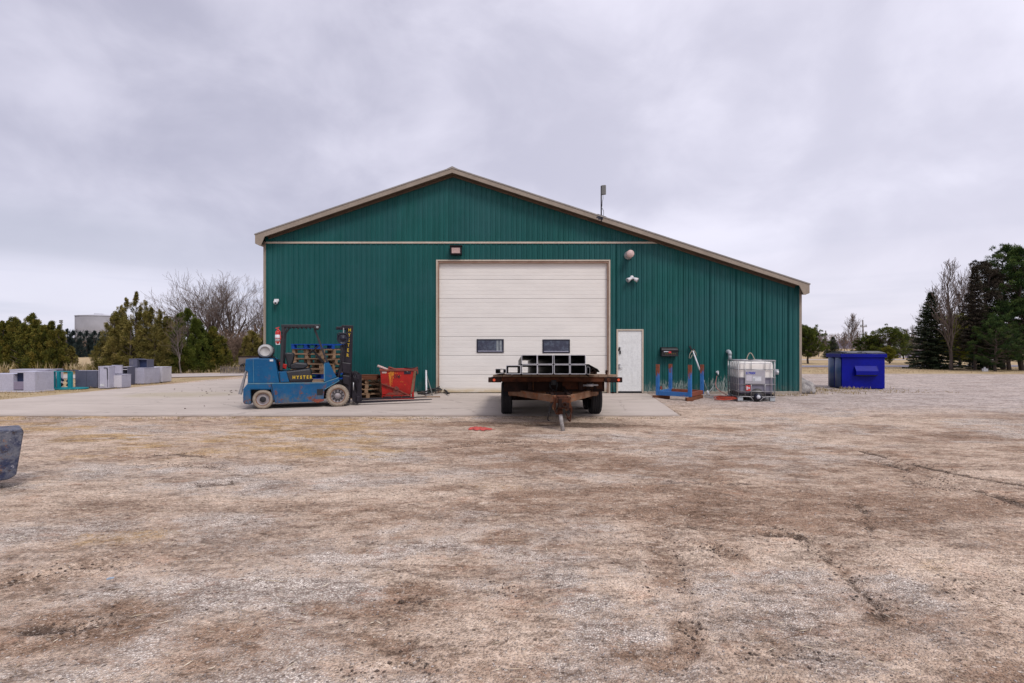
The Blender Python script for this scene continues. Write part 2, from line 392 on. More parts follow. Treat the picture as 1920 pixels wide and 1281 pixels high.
    M['label_red'] = paint('red_print', (0.62, 0.05, 0.05), None, 0.5, 9)
    M['orange_hose'] = paint('orange_hose_rubber', (0.50, 0.07, 0.03), (0.36, 0.05, 0.025), 0.5, 9)
    M['pink_hose'] = paint('faded_pink_hose', (0.42, 0.20, 0.18), None, 0.6, 9)
    M['grey_pvc'] = paint('grey_plastic_pipe', (0.40, 0.43, 0.45), (0.33, 0.36, 0.38), 0.5, 9)
    M['rope'] = paint('pale_rope', (0.45, 0.38, 0.30), None, 0.9, 30)
    M['cab_light'] = paint('pale_grey_laminate', (0.45, 0.445, 0.54), (0.40, 0.395, 0.49), 0.5, 2, dirt=0.26, dirtc=(0.27,0.25,0.27))
    M['cab_white'] = paint('off_white_laminate', (0.57, 0.555, 0.61), (0.51, 0.495, 0.55), 0.5, 2, dirt=0.26, dirtc=(0.33,0.30,0.28))
    M['cab_mauve'] = paint('mauve_laminate', (0.25, 0.22, 0.30), (0.22, 0.19, 0.27), 0.6, 2)
    M['cab_dark'] = paint('slate_panel', (0.105, 0.108, 0.155), (0.09, 0.092, 0.135), 0.6, 2, dirt=0.1, dirtc=(0.2, 0.19, 0.2))
    M['cab_navy'] = paint('navy_interior', (0.018, 0.030, 0.085), None, 0.6, 3)
    M['teal'] = paint('teal_frame_paint', (0.008, 0.215, 0.265), (0.012, 0.25, 0.29), 0.45, 3, dirt=0.06)
    M['concrete_tank'] = paint('far_tank_paint', (0.27, 0.262, 0.28), (0.25, 0.242, 0.26), 0.7, 0.02)
    M['tank_roof'] = paint('far_tank_roof', (0.50, 0.50, 0.55), None, 0.7, 0.02)
    M['pole'] = paint('grey_pole_wood', (0.20, 0.18, 0.17), None, 0.9, 2)
    M['rag'] = paint('faded_red_cloth', (0.55, 0.10, 0.08), (0.40, 0.07, 0.06), 0.9, 30)
    M['wood'] = wood('raw_pallet_wood', (0.34, 0.225, 0.14), (0.25, 0.16, 0.10))
    M['wood_old'] = wood('weathered_deck_wood', (0.34, 0.25, 0.18), (0.24, 0.16, 0.11))
    M['wood_blue'] = wood('blue_pallet_paint', (0.010, 0.085, 0.42), (0.010, 0.065, 0.34))
    M['wood_red'] = wood('reddish_timber', (0.20, 0.075, 0.035), (0.13, 0.05, 0.03))
    # boulder
    n = NT('granite_boulder'); p = n.pos()
    c = n.mix(n.mr(n.noise(p, 5, 7, 0.7), 0.38, 0.62), (0.34, 0.32, 0.30), (0.16, 0.15, 0.15))
    c = n.mix(n.mr(n.vor(p, 40), 0.2, 0.5, 0.4, 0), c, (0.06, 0.055, 0.06))
    M['boulder'] = n.done(c, 0.85, 0, n.bump(n.noise(p, 14, 6, 0.7), 0.03), 0.3)
    # concrete slab
    n = NT('pale_concrete'); p = n.pos(); X, Y, Z = n.sep(p)
    c = n.mix(n.mr(n.noise(n.map(p, (0.5, 1.3, 1)), 0.8, 6, 0.65), 0.3, 0.7), (0.475, 0.412, 0.360), (0.41, 0.352, 0.305))
    c = n.mix(n.mr(n.noise(n.map(p, (0.35, 1.6, 1), rot=(0, 0, 0.1)), 2.2, 6, 0.7), 0.50, 0.75, 0, 0.5), c, (0.27, 0.225, 0.19))
    st = n.math('MULTIPLY', n.mr(X, 0.4, -1.2, 0, 1), 0)   # neutral
    e = n.math('POWER', n.math('ADD', n.math('POWER', n.math('DIVIDE', n.math('ADD', X, 10.6), 2.3), 2.0), n.math('POWER', n.math('DIVIDE', n.math('SUBTRACT', Y, 17.0), 1.4), 2.0)), 0.5)
    c = n.mix(n.math('MULTIPLY', n.mr(e, 0.5, 1.0, 1, 0), n.mr(n.noise(p, 2, 4), 0.3, 0.6, 0.2, 0.5)), c, (0.36, 0.31, 0.19))
    ed = n.mr(n.math('ADD', Y, n.math('MULTIPLY', n.noise(p, 2.5, 6, 0.7), 0.6)), 11.9, 12.35, 0.55, 0)
    c = n.mix(ed, c, (0.20, 0.15, 0.115))
    vd = n.vor(n.map(p, (1, 1, 0)), 0.30, 'Distance', 'DISTANCE_TO_EDGE')
    wv = n.math('ADD', vd, n.math('MULTIPLY', n.math('SUBTRACT', n.noise(p, 2.2, 5, 0.7), 0.5), 0.10))
    c = n.mix(n.mr(n.math('ABSOLUTE', wv), 0.002, 0.006, 0.35, 0), c, (0.15, 0.125, 0.105))
    sk = n.noise(n.map(p, (0.25, 2.2, 1), (0, 3, 0), (0, 0, 0.22)), 1.5, 6, 0.75)
    c = n.mix(n.mr(sk, 0.56, 0.70, 0, 0.5), c, (0.24, 0.205, 0.18))
    oil = n.mr(n.noise(n.map(p, off=(9, 2, 0)), 1.1, 5, 0.6), 0.66, 0.74, 0, 0.6); c = n.mix(oil, c, (0.13, 0.105, 0.09))
    e2 = n.mr(n.noise(p, 1.5, 7, 0.75), 0.62, 0.70, 0, 0.5)
    c = n.mix(e2, c, (0.20, 0.17, 0.15))
    M['slab'] = n.done(c, 0.85, 0, n.bump(n.noise(p, 25, 6, 0.7), 0.006), 0.3)
    # asphalt / gravel paths far off
    M['path'] = paint('pale_gravel_path', (0.46, 0.40, 0.37), (0.38, 0.33, 0.30), 0.95, 1.2, bump=0.01)
    M['road'] = paint('greyish_road', (0.22, 0.20, 0.235), (0.18, 0.165, 0.19), 0.9, 0.8)
    # hills
    n = NT('far_hill_woods'); p = n.pos()
    M['hill'] = n.done(n.mix(n.mr(n.noise(p, 0.05, 5, 0.7), 0.35, 0.65), (0.10, 0.10, 0.145), (0.16, 0.155, 0.20)), 1.0, spec=0.0)
    # foliage: tint attribute picks the colour of each spray
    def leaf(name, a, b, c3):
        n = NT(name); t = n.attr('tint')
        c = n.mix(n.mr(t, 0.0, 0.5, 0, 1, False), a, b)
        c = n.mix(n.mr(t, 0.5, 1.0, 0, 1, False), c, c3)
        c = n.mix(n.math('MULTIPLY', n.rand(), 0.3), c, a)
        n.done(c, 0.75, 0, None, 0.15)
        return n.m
    M['cedar'] = leaf('cedar_foliage', (0.026, 0.038, 0.010), (0.110, 0.112, 0.017), (0.25, 0.19, 0.04))
    M['cedar_brown'] = leaf('bronzed_cedar_foliage', (0.060, 0.058, 0.016), (0.175, 0.15, 0.035), (0.30, 0.235, 0.08))
    M['cedar_green'] = leaf('fresh_cedar_foliage', (0.025, 0.042, 0.008), (0.085, 0.110, 0.016), (0.15, 0.16, 0.03))
    M['spruce'] = leaf('spruce_needles', (0.014, 0.026, 0.014), (0.034, 0.050, 0.024), (0.090, 0.095, 0.050))
    M['pine'] = leaf('pine_needles', (0.011, 0.024, 0.008), (0.032, 0.066, 0.014), (0.12, 0.16, 0.038))
    M['pine_brown'] = leaf('browned_pine_needles', (0.022, 0.020, 0.015), (0.045, 0.036, 0.026), (0.085, 0.068, 0.045))
    M['pine_yellow'] = leaf('yellow_green_needles', (0.080, 0.095, 0.012), (0.20, 0.20, 0.022), (0.32, 0.29, 0.05))
    M['far_spruce'] = leaf('distant_spruce_needles', (0.016, 0.028, 0.030), (0.030, 0.048, 0.045), (0.05, 0.065, 0.06))
    M['bark'] = paint('grey_brown_bark', (0.105, 0.082, 0.070), (0.07, 0.055, 0.048), 0.95, 3, spec=0.1)
    M['bark_pale'] = paint('pale_bark', (0.20, 0.17, 0.155), (0.14, 0.115, 0.105), 0.95, 3, spec=0.1)
    M['twig'] = paint('bare_twigs', (0.20, 0.155, 0.135), (0.15, 0.115, 0.10), 0.95, 3, spec=0.1)
    M['brush'] = paint('brown_brush', (0.21, 0.145, 0.105), (0.15, 0.105, 0.08), 0.95, 1, spec=0.1)
    def grassm(name, a, b, c3):
        n = NT(name); t = n.attr('tint')
        c = n.mix(n.mr(t, 0, 0.5, 0, 1, False), a, b); c = n.mix(n.mr(t, 0.5, 1, 0, 1, False), c, c3)
        return n.done(c, 0.85, 0, None, 0.15)
    M['dry_grass'] = grassm('dry_grass_blades', (0.16, 0.13, 0.05), (0.33, 0.25, 0.13), (0.50, 0.40, 0.26))
    M['straw'] = grassm('pale_straw', (0.20, 0.14, 0.09), (0.42, 0.34, 0.24), (0.68, 0.60, 0.47))
    M['pebble'] = grassm('mixed_pebbles', (0.11, 0.085, 0.075), (0.34, 0.29, 0.26), (0.60, 0.56, 0.54))
    M['clod'] = paint('dark_clod', (0.13, 0.09, 0.07), (0.08, 0.06, 0.048), 0.95, 20, obj=True)
mk_materials()

# ------------------------------------------------------------------ ground
def _h(ix, iy, seed):
    n = (ix.astype(np.int64) * 374761393 + iy.astype(np.int64) * 668265263 + seed * 974711) & 0xffffffff
    n = ((n ^ (n >> 13)) * 1274126177) & 0xffffffff
    return ((n ^ (n >> 16)) & 0xffff) / 65535.0
def vn(x, y, seed=0):
    x0 = np.floor(x); y0 = np.floor(y); fx = x - x0; fy = y - y0
    fx = fx * fx * (3 - 2 * fx); fy = fy * fy * (3 - 2 * fy)
    a = _h(x0, y0, seed); b = _h(x0 + 1, y0, seed); c = _h(x0, y0 + 1, seed); d = _h(x0 + 1, y0 + 1, seed)
    return (a * (1 - fx) + b * fx) * (1 - fy) + (c * (1 - fx) + d * fx) * fy
def fbm(x, y, seed=0, octv=4, g=0.5):
    s = 0; a = 1; t = 0
    for i in range(octv):
        ca, sa = math.cos(0.6 * i), math.sin(0.6 * i)
        s = s + a * vn((x * ca - y * sa) * 2 ** i + 17.3 * i, (x * sa + y * ca) * 2 ** i - 9.1 * i, seed + i); t += a; a *= g
    return s / t
def ss(a, b, v):
    t = np.clip((v - a) / (b - a), 0, 1); return t * t * (3 - 2 * t)
def pdist(x, y, pts):
    d = np.full(x.shape, 1e9)
    for (x0, y0), (x1, y1) in zip(pts[:-1], pts[1:]):
        L2 = (x1 - x0) ** 2 + (y1 - y0) ** 2 + 1e-9
        t = np.clip(((x - x0) * (x1 - x0) + (y - y0) * (y1 - y0)) / L2, 0, 1)
        d = np.minimum(d, np.hypot(x - x0 - t * (x1 - x0), y - y0 - t * (y1 - y0)))
    return d
# ruts and dark scrapes, listed as they lie on the ground (converted from survey of the picture)
RUTS = [([(1615, 845), (1700, 866), (1790, 888), (1920, 908)], 0.10, 0.9), ([(1640, 862), (1750, 892), (1860, 925), (1925, 948)], 0.09, 0.8),
        ([(1455, 985), (1530, 1030), (1590, 1078), (1640, 1125), (1655, 1150)], 0.05, 0.8), ([(1600, 940), (1640, 975), (1625, 1000)], 0.04, 0.6),
        ([(1310, 1020), (1340, 1026), (1370, 1040)], 0.07, 1.0), ([(1700, 900), (1760, 910), (1775, 915)], 0.12, 1.0),
        ([(1440, 1000), (1490, 1002), (1520, 1010)], 0.07, 0.8), ([(1200, 905), (1270, 903), (1400, 905)], 0.08, 0.6),
        ([(0, 1092), (60, 1078), (150, 1060), (240, 1052)], 0.06, 0.9), ([(60, 1175), (150, 1170), (200, 1160)], 0.06, 0.9),
        ([(240, 855), (330, 850), (420, 858)], 0.10, 0.8), ([(230, 870), (330, 868), (430, 880)], 0.09, 0.6), ([(380, 910), (440, 905)], 0.12, 0.8),
        ([(440, 890), (520, 880), (640, 870), (780, 838)], 0.12, 0.4), ([(830, 838), (960, 826), (1110, 830)], 0.12, 0.5),
        ([(1250, 1000), (1270, 1040), (1285, 1090), (1290, 1110)], 0.03, 0.5), ([(1215, 1050), (1220, 1110)], 0.03, 0.4),
        ([(1290, 1150), (1300, 1180), (1290, 1230)], 0.04, 0.5), ([(740, 1125), (800, 1122)], 0.05, 0.8), ([(920, 1103), (980, 1104)], 0.05, 0.7),
        ([(1000, 845), (1100, 838), (1200, 850), (1280, 846)], 0.10, 0.4), ([(1750, 1110), (1840, 1100), (1925, 1095)], 0.06, 0.5),
        ([(1380, 1215), (1480, 1230), (1560, 1225)], 0.04, 0.5), ([(640, 1260), (760, 1240), (830, 1252)], 0.04, 0.5)]
RUTS = [([GP(*p) for p in a], w, s) for a, w, s in RUTS]
PATCH = [(960, 795, 2.3, 0.42, 1.0), (1110, 797, 1.8, 0.36, 0.8), (800, 793, 1.7, 0.22, 0.45), (1420, 950, 2.1, 0.75, 1.0), (1250, 930, 1.6, 0.6, 0.8), (1700, 950, 1.6, .5, .6), (1150, 860, 2.0, .5, .5), (1120, 975, 1.1, 0.4, 0.45), (560, 950, 1.2, 0.35, 0.5),
         (780, 1110, 0.30, 0.22, 0.9), (830, 1110, 0.28, 0.2, 0.7), (690, 1145, 0.42, 0.18, 0.8), (130, 1180, 0.65, 0.35, 1.0), (60, 1080, 0.7, 0.3, 0.6), (300, 1020, 0.7, 0.25, 0.5), (900, 1065, 0.45, 0.16, 0.7),
         (1260, 1090, 0.16, 0.22, 0.7), (1290, 1200, 0.15, 0.3, 0.6), (1180, 1235, 0.3, 0.12, 0.7), (480, 1210, 0.5, 0.3, 0.8), (1650, 900, 1.2, 0.5, 0.5), (1880, 780, 2.5, 0.8, 0.6), (1700, 985, 1.0, 0.3, 0.6),
         (1600, 1120, 0.5, 0.35, 0.5), (940, 1010, 0.3, 0.12, 0.7), (1000, 930, 0.6, 0.25, 0.6), (480, 870, 1.3, 0.3, 0.5), (1300, 860, 1.2, 0.3, 0.5), (640, 1000, 0.5, 0.2, 0.4), (1880, 1260, 0.35, 0.2, 0.7), (700, 1210, 0.5, 0.16, 0.6)]
PALE = [(300, 990, 1.2, 0.55, 1.0), (150, 880, 1.6, 0.6, 0.8), (460, 905, 1.5, 0.45, 0.9), (120, 1250, 0.6, 0.2, 1.0), (980, 850, 1.6, 0.5, 0.9), (1180, 1190, 0.32, 0.28, 1.0), (1000, 1080, 0.6, 0.35, 0.7), (1090, 1000, 0.6, 0.4, 0.6),
        (690, 820, 2.0, 0.4, 0.8), (560, 1140, 0.6, 0.25, 0.5), (1450, 860, 1.8, 0.4, 0.8), (1560, 1240, 0.4, 0.15, 0.6), (840, 1005, 0.5, 0.3, 0.7), (700, 900, 1.2, 0.4, 0.7), (1100, 1130, 0.3, 0.2, 0.8), (1080, 905, 0.8, 0.3, 0.5)]
TRACKS = [([(1130, 872), (1330, 900), (1480, 950), (1590, 1030), (1650, 1150)], .20, .75), ([(1000, 885), (1210, 925), (1330, 985), (1420, 1080), (1450, 1200)], .17, .55),
          ([(1225, 960), (1245, 1040), (1255, 1110)], .13, .6), ([(1560, 848), (1700, 880), (1920, 935)], .22, .7), ([(1500, 862), (1640, 905), (1800, 960), (1925, 1010)], .18, .45),
          ([(0, 1150), (200, 1080), (450, 1040), (760, 1000), (1000, 960)], .20, .45), ([(0, 1040), (260, 985), (520, 950), (800, 930)], .20, .35), ([(100, 845), (400, 850), (700, 880), (1000, 900)], .22, .4), ([(1285, 1130), (1290, 1200), (1230, 1275)], .10, .7)]
TRACKS = [([GP(*p) for p in a], w, s) for a, w, s in TRACKS]
def blob(x, y, lst, seed):
    wx = (fbm(x * 1.3, y * 1.3, seed, 4) - 0.5) * 0.9; wy = (fbm(x * 1.3, y * 1.3, seed + 9, 4) - 0.5) * 0.9
    m = np.zeros(x.shape)
    for px, py, rx, ry, s in lst:
        cx, cy = GP(px, py); k = min(1.0, rx)
        q = np.hypot((x - cx + wx * k) / rx, (y - cy + wy * k * 0.7) / ry)
        m = np.maximum(m, s * ss(1.25, 0.45, q))
    return m

def ground_fields(x, y):
    inslab = (x < 3.9) & (x > -14.4) & (y > 11.63)
    f = {}
    yardR = ss(31.8, 30.6, y + (fbm(x * .4, y * .4, 3) - .5) * 1.5)
    yardL = ss(12.3, 11.7, y + (fbm(x * .8, y * .8, 5) - .5) * 0.6)
    right = ss(-3, 3, x)
    yard = yardR * right + np.where(x > -14.6, 1.0, yardL) * (1 - right) * ss(36, 33, y)
    f['lawn'] = 1 - np.clip(yard, 0, 1)
    straw = ss(-0.5, -3.5, x + (fbm(x * .5, y * .5, 8) - .5) * 5) * ss(6.3, 8.2, y + (fbm(x * .6, y * .9, 11) - .5) * 3.0) * ss(13, 11, y) * ss(0.30, 0.60, fbm(x * .7, y * 1.1, 21))
    straw = np.maximum(straw, 0.75 * blob(x, y, [(1590, 755, 2.6, 1.0, 1.0), (1480, 752, 1.3, 0.5, 1.0), (230, 1000, 0.55, 0.3, 0.8), (1820, 1060, 0.45, 0.3, 0.8), (1540, 725, 1.2, 3.0, 0.7), (950, 910, 0.6, 0.35, .4), (1650, 715, 1.8, 1.1, 0.5)], 40))
    f['straw'] = np.clip(straw * (.35 + .65 * ss(.38, .6, fbm(x * 2.2, y * 4.6, 153, 4))) * .95, 0, 1)
    d = blob(x, y, PATCH, 50)
    br = ss(0.52, 0.72, fbm(x * .5, y * 1.0, 31, 5)) * 0.5
    br = np.maximum(br, ss(0.55, 0.70, fbm(x * 1.3 + 5, y * 2.6, 35, 5)) * 0.5)
    rightbrown = ss(-2.5, 0.5, x) * ss(3.6, 5.2, y) * ss(11.6, 9.2, y) * 0.42
    f['dirt'] = np.clip(np.maximum(d, br) + rightbrown * ss(.3, .6, fbm(x * .9, y * 1.3, 61)), 0, 1) * (1 - ss(14, 18, y) * .5)
    f['dirt'] *= .55 + .45 * ss(.36, .58, fbm(x * 3.2, y * 6.0, 133, 4))
    p = blob(x, y, PALE, 70)
    p = np.maximum(p, ss(0.47, 0.62, fbm(x * .55 + 9, y * .9, 77, 5)) * 0.85) * (1 - f['dirt'] * .6)
    f['pale'] = np.clip(p * (.45 + .55 * ss(.36, .58, fbm(x * 2.6, y * 4.4, 143, 4))), 0, 1)
    f['grey'] = ss(5.5, 12, x + y * .3) * ss(10.5, 15, y)
    dk = np.zeros(x.shape); hh = np.zeros(x.shape)
    near = (y < 16) & (np.abs(x) < 14)
    xn, yn = x[near], y[near]
    w = (fbm(xn * 5, yn * 5, 90) - .5) * 0.10; a = np.zeros(xn.shape); hr = np.zeros(xn.shape)
    brk = ss(0.33, 0.55, fbm(xn * 3.2, yn * 3.2, 95))
    for pts, wd, s in RUTS:
        q = np.abs(pdist(xn, yn, pts) + w)
        a = np.maximum(a, s * ss(wd * 1.3, wd * .2, q) * brk)
        hr += -0.022 * s * ss(wd, 0, q) + 0.016 * s * ss(wd, wd * 1.2, q) * ss(wd * 2.2, wd * 1.3, q)
    # tyre lug marks: short bars across two wheel tracks
    for x0, y0, x1, y1, k in ((0.9, 4.65, 1.75, 5.6, 13), (2.1, 4.5, 3.1, 5.8, 15), (1.35, 4.4, 1.9, 5.2, 9), (6.0, 6.3, 8.8, 5.7, 22)):
        for i in range(k):
            t = i / (k - 1); cx = x0 + (x1 - x0) * t; cy = y0 + (y1 - y0) * t
            sx, sy = 0.15, 0.02
            q = np.hypot((xn - cx + w) / sx, (yn - cy - (xn - cx) * .15 + w * .3) / sy)
            a = np.maximum(a, 0.55 * ss(1.3, .5, q) * brk); hr += -0.010 * ss(1.3, .5, q)
    tr = np.zeros(xn.shape); brk2 = .35 + .65 * ss(.36, .6, fbm(xn * 2.4, yn * 3.0, 97, 4)); wob = (fbm(xn * 1.2, yn * 1.2, 98, 3) - .5) * .25
    for pts, wd, s_ in TRACKS:
        pw = pdist(xn, yn, pts) + wob * .6; tr = np.maximum(tr, s_ * ss(wd * 1.25, wd * .35, pw) * brk2); hr += -.012 * s_ * ss(wd, wd * .5, pw) + .008 * s_ * ss(wd * .9, wd * 1.15, pw) * ss(wd * 1.6, wd * 1.2, pw)
        along = np.sin((xn * .6 + yn) * 62 + 6 * fbm(xn * 2, yn * 2, 99, 2)); a = np.maximum(a, .42 * s_ * ss(wd, wd * .6, pw) * ss(.45, .9, along) * brk)
    f['dirt'][near] = np.maximum(f['dirt'][near], tr); f['pale'][near] *= 1 - .7 * tr
    dk[near] = a; hh[near] = hr
    f['dark'] = np.clip(dk, 0, 1)
    # small scattered dark crusts everywhere in the yard
    f['dark'] = np.clip(np.maximum(f['dark'], ss(0.66, 0.80, fbm(x * 2.6, y * 5.6, 101, 5)) * .5 * ss(.42, .6, fbm(x * 9, y * 13, 111, 3)) * (y < 13)), 0, 1)
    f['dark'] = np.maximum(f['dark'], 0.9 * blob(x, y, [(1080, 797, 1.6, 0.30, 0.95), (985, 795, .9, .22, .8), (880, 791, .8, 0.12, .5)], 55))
    z = (fbm(x * .35, y * .35, 1, 3) - .5) * 0.035 * ss(60, 20, y) + (fbm(x * 1.7, y * 1.7, 2, 4) - .5) * 0.028 + (fbm(x * 7, y * 7, 4, 4) - .5) * 0.016
    z = z + hh + f['straw'] * 0.006 * fbm(x * 12, y * 12, 6, 2) - f['dirt'] * .008
    z = z - 0.012
    # settle the ground under the slab, under the paths and under the building
    e = np.minimum.reduce([3.7 + (y - 11.63) * 0.13 - x, x + 14.4, y - 11.63])
    e = e + (fbm(x * 2, y * 2, 14) - .5) * 0.10
    e = np.where(y > 30, -1, e)
    z = np.where(e > 0.0, z * (1 - ss(0.0, 0.12, e)) - 0.15 * ss(0.0, 0.12, e), z * 0.8 + 0.026 * ss(-.35, -.02, e) * (y < 20))
    flat = ss(24, 26, y) * (x < -6) + ss(39, 41, y) * (x > 6)
    z = z * (1 - np.clip(flat, 0, 1)) + -0.02 * np.clip(flat, 0, 1)
    inb = (x > -8.05) & (x < 9.40) & (y > 17.62) & (y < 42)
    z = np.where(inb, -0.12, z)
    f['z'] = z
    return f

def axis(dense0, dense1, step, far0, far1, grow=1.09):
    a = list(np.arange(dense0, dense1 + 1e-6, step))
    s = step; p = a[-1]
    while p < far1: s *= grow; p += s; a.append(p)
    s = step; p = a[0]; b = []
    while p > far0: s *= grow; p -= s; b.append(p)
    return np.array(b[::-1] + a)
def build_ground():
    xs = axis(-7.5, 7.5, 0.036, -2500, 2500, 1.035); ys = axis(1.6, 12.2, 0.036, -300, 2500, 1.022)
    X, Y = np.meshgrid(xs, ys); x = X.ravel(); y = Y.ravel()
    f = ground_fields(x, y)
    co = np.stack([x, y, f['z']], 1).astype(np.float32)
    nx, ny = len(xs), len(ys)
    idx = np.arange(nx * ny).reshape(ny, nx)
    q = np.stack([idx[:-1, :-1], idx[:-1, 1:], idx[1:, 1:], idx[1:, :-1]], -1).reshape(-1)
    me = bpy.data.meshes.new('ground'); nq = len(q) // 4
    me.vertices.add(len(co)); me.vertices.foreach_set('co', co.ravel())
    me.loops.add(len(q)); me.loops.foreach_set('vertex_index', q.astype(np.int32))
    me.polygons.add(nq); me.polygons.foreach_set('loop_start', np.arange(0, nq * 4, 4, dtype=np.int32))
    me.polygons.foreach_set('use_smooth', np.ones(nq, bool))
    for k in ('lawn', 'straw', 'dirt', 'pale', 'grey', 'dark'):
        a = me.attributes.new(k, 'FLOAT', 'POINT'); a.data.foreach_set('value', f[k].astype(np.float32))
    me.update()
    n = NT('yard_ground'); p = n.pos(); X_, Y_, Z_ = n.sep(p)
    A = {k: n.attr(k) for k in ('lawn', 'straw', 'dirt', 'pale', 'grey', 'dark')}
    nf = n.noise(p, 70, 5, 0.75); nm = n.noise(p, 16, 6, 0.7); nl = n.noise(p, 3.2, 6, 0.65)
    peb = n.vor(p, 75, 'Color'); pebd = n.vor(p, 75); peb2 = n.vor(n.map(p, (1, 1, 1), (3, 1, 0)), 34, 'Color'); peb2d = n.vor(n.map(p, (1, 1, 1), (3, 1, 0)), 34)
    ps = n.sep(peb)[0]; ps2 = n.sep(peb2)[0]
    mott = n.math('ADD', n.math('MULTIPLY', n.math('SUBTRACT', nm, 0.5), 1.5), n.math('ADD', n.math('MULTIPLY', n.math('SUBTRACT', nf, 0.5), 1.3), n.math('MULTIPLY', n.math('SUBTRACT', nl, 0.5), 0.9)))
    br = lambda a, lo=0.30, hi=0.70: n.mr(n.math('ADD', a, n.math('MULTIPLY', mott, n.mr(a, 0.0, 0.25, 0.3, 1.0))), lo - .12, hi + .28)
    tan = n.mix(n.mr(nl, 0.35, 0.65), (0.44, 0.335, 0.265), (0.52, 0.425, 0.350))
    c = n.mix(n.mr(nf, 0.35, 0.7), tan, (0.56, 0.470, 0.41))
    c = n.mix(n.mr(ps, 0.55, 1.0, 0, 0.5), c, (0.30, 0.225, 0.19))
    # pale gravel: individual stones light, gaps dark
    g = n.mix(n.mr(ps, 0.0, 1.0), (0.50, 0.450, 0.420), (0.84, 0.79, 0.76))
    g = n.mix(n.mr(pebd, 0.35, 0.62, 0, 0.75), g, (0.16, 0.12, 0.105))
    c = n.mix(br(A['pale'], 0.12, 0.50), c, g)
    # brown dirt
    dr = n.mix(n.mr(nf, 0.3, 0.7), (0.155, 0.098, 0.070), (0.33, 0.235, 0.178))
    c = n.mix(br(A['dirt'], 0.16, 0.64), c, dr)
    # streaks of loose earth, drawn out along the wheel directions
    sk = n.noise(n.map(p, (1.0, 2.7, 1), rot=(0, 0, 0.12)), 3.4, 7, 0.72, 0.3)
    c = n.mix(n.mr(sk, 0.53, 0.66, 0, 0.62), c, n.mix(n.mr(nm, 0.4, 0.6), (0.21, 0.13, 0.095), (0.31, 0.20, 0.15)))
    sk2 = n.noise(n.map(p, (1.0, 2.2, 1), (7, 3, 0), (0, 0, -0.25)), 9.0, 6, 0.75, 0.3)
    c = n.mix(n.mr(sk2, 0.58, 0.68, 0, 0.60), c, (0.13, 0.088, 0.068))
    c = n.mix(n.mr(n.noise(n.map(p, (1, 2, 1), (2, 9, 0)), 5.0, 6, 0.7), 0.57, 0.70, 0, 0.5), c, (0.66, 0.585, 0.54))
    c = n.mix(n.mr(n.noise(n.map(p, (1, 1.8, 1), (4, 2, 0)), 1.6, 5, 0.7), 0.57, 0.70, 0, 0.32), c, (0.44, 0.245, 0.165))
    # straw coloured thatch
    st = n.mix(n.mr(n.noise(n.map(p, (1, 2.5, 1), rot=(0, 0, 0.2)), 26, 5, 0.75), 0.35, 0.7), (0.27, 0.17, 0.08), (0.54, 0.39, 0.215))
    c = n.mix(br(A['straw'], 0.3, 0.8), c, st)
    # bluish grey crushed stone
    gr = n.mix(n.mr(n.noise(p, 9, 6, 0.75), 0.35, 0.65), (0.30, 0.262, 0.262), (0.52, 0.472, 0.475))
    gr = n.mix(n.mr(n.noise(n.map(p, (0.35, 1.4, 1)), 1.2, 6, 0.7), 0.5, 0.68, 0, 0.65), gr, (0.21, 0.165, 0.155))
    c = n.mix(n.math('MULTIPLY', br(A['grey'], 0.2, 0.8), 0.9), c, gr)
    # dark crusts
    dk = n.mix(n.mr(nf, 0.35, 0.7), (0.040, 0.028, 0.022), (0.13, 0.09, 0.07))
    c = n.mix(n.math('MULTIPLY', br(A['dark'], 0.34, 0.62), 0.9), c, dk)
    # single larger stones and dark bits
    big = n.math('MULTIPLY', n.mr(ps2, 0.93, 0.97), n.mr(peb2d, 0.30, 0.42, 1, 0))
    c = n.mix(n.math('MULTIPLY', big, 0.7), c, (0.56, 0.51, 0.48))
    bd = n.math('MULTIPLY', n.mr(ps2, 0.10, 0.06), n.mr(peb2d, 0.30, 0.42, 1, 0))
    c = n.mix(n.math('MULTIPLY', bd, 0.8), c, (0.07, 0.05, 0.042))
    # fine salt and pepper
    c = n.mix(n.mr(n.noise(p, 85, 3, 0.65), 0.53, 0.68, 0, 0.6), c, (0.115, 0.08, 0.062))
    c = n.mix(n.mr(n.noise(n.map(p, off=(5, 5, 0)), 75, 3, 0.65), 0.56, 0.70, 0, 0.5), c, (0.72, 0.65, 0.60))
    # packed and loose places differ strongly in tone: multiply by a broken-up field
    t1 = n.noise(n.map(p, (1, 1.9, 1), (1, 4, 0), (0, 0, 0.15)), 1.1, 6, 0.72, 0.3)
    t2 = n.noise(n.map(p, (1, 2.1, 1), (8, 1, 0), (0, 0, -0.1)), 5.5, 6, 0.74, 0.2)
    t3 = n.noise(n.map(p, (1, 1.3, 1), (3, 6, 0)), 30, 4, 0.7)
    tt = n.math('ADD', n.math('MULTIPLY', t1, 0.30), n.math('ADD', n.math('MULTIPLY', t2, 0.36), n.math('MULTIPLY', t3, 0.34)))
    g1 = n.mr(tt, 0.37, 0.575, 0.0, 1.0)
    c = n.mix(1.0, c, n.mix(g1, (0.47, 0.415, 0.36), (1.45, 1.40, 1.28)), 'MULTIPLY')
    # dry lawn
    lw = n.mix(n.mr(n.noise(p, 1.1, 7, 0.75), 0.38, 0.62), (0.36, 0.265, 0.145), (0.50, 0.39, 0.235))
    lw = n.mix(n.mr(n.noise(n.map(p, (0.3, 1, 1)), 0.35, 5, 0.7), 0.48, 0.65, 0, 0.55), lw, (0.30, 0.185, 0.115))
    lw = n.mix(n.mr(n.noise(p, 0.8, 5, 0.7), 0.60, 0.75, 0, 0.5), lw, (0.20, 0.20, 0.075))
    c = n.mix(A['lawn'], c, lw)
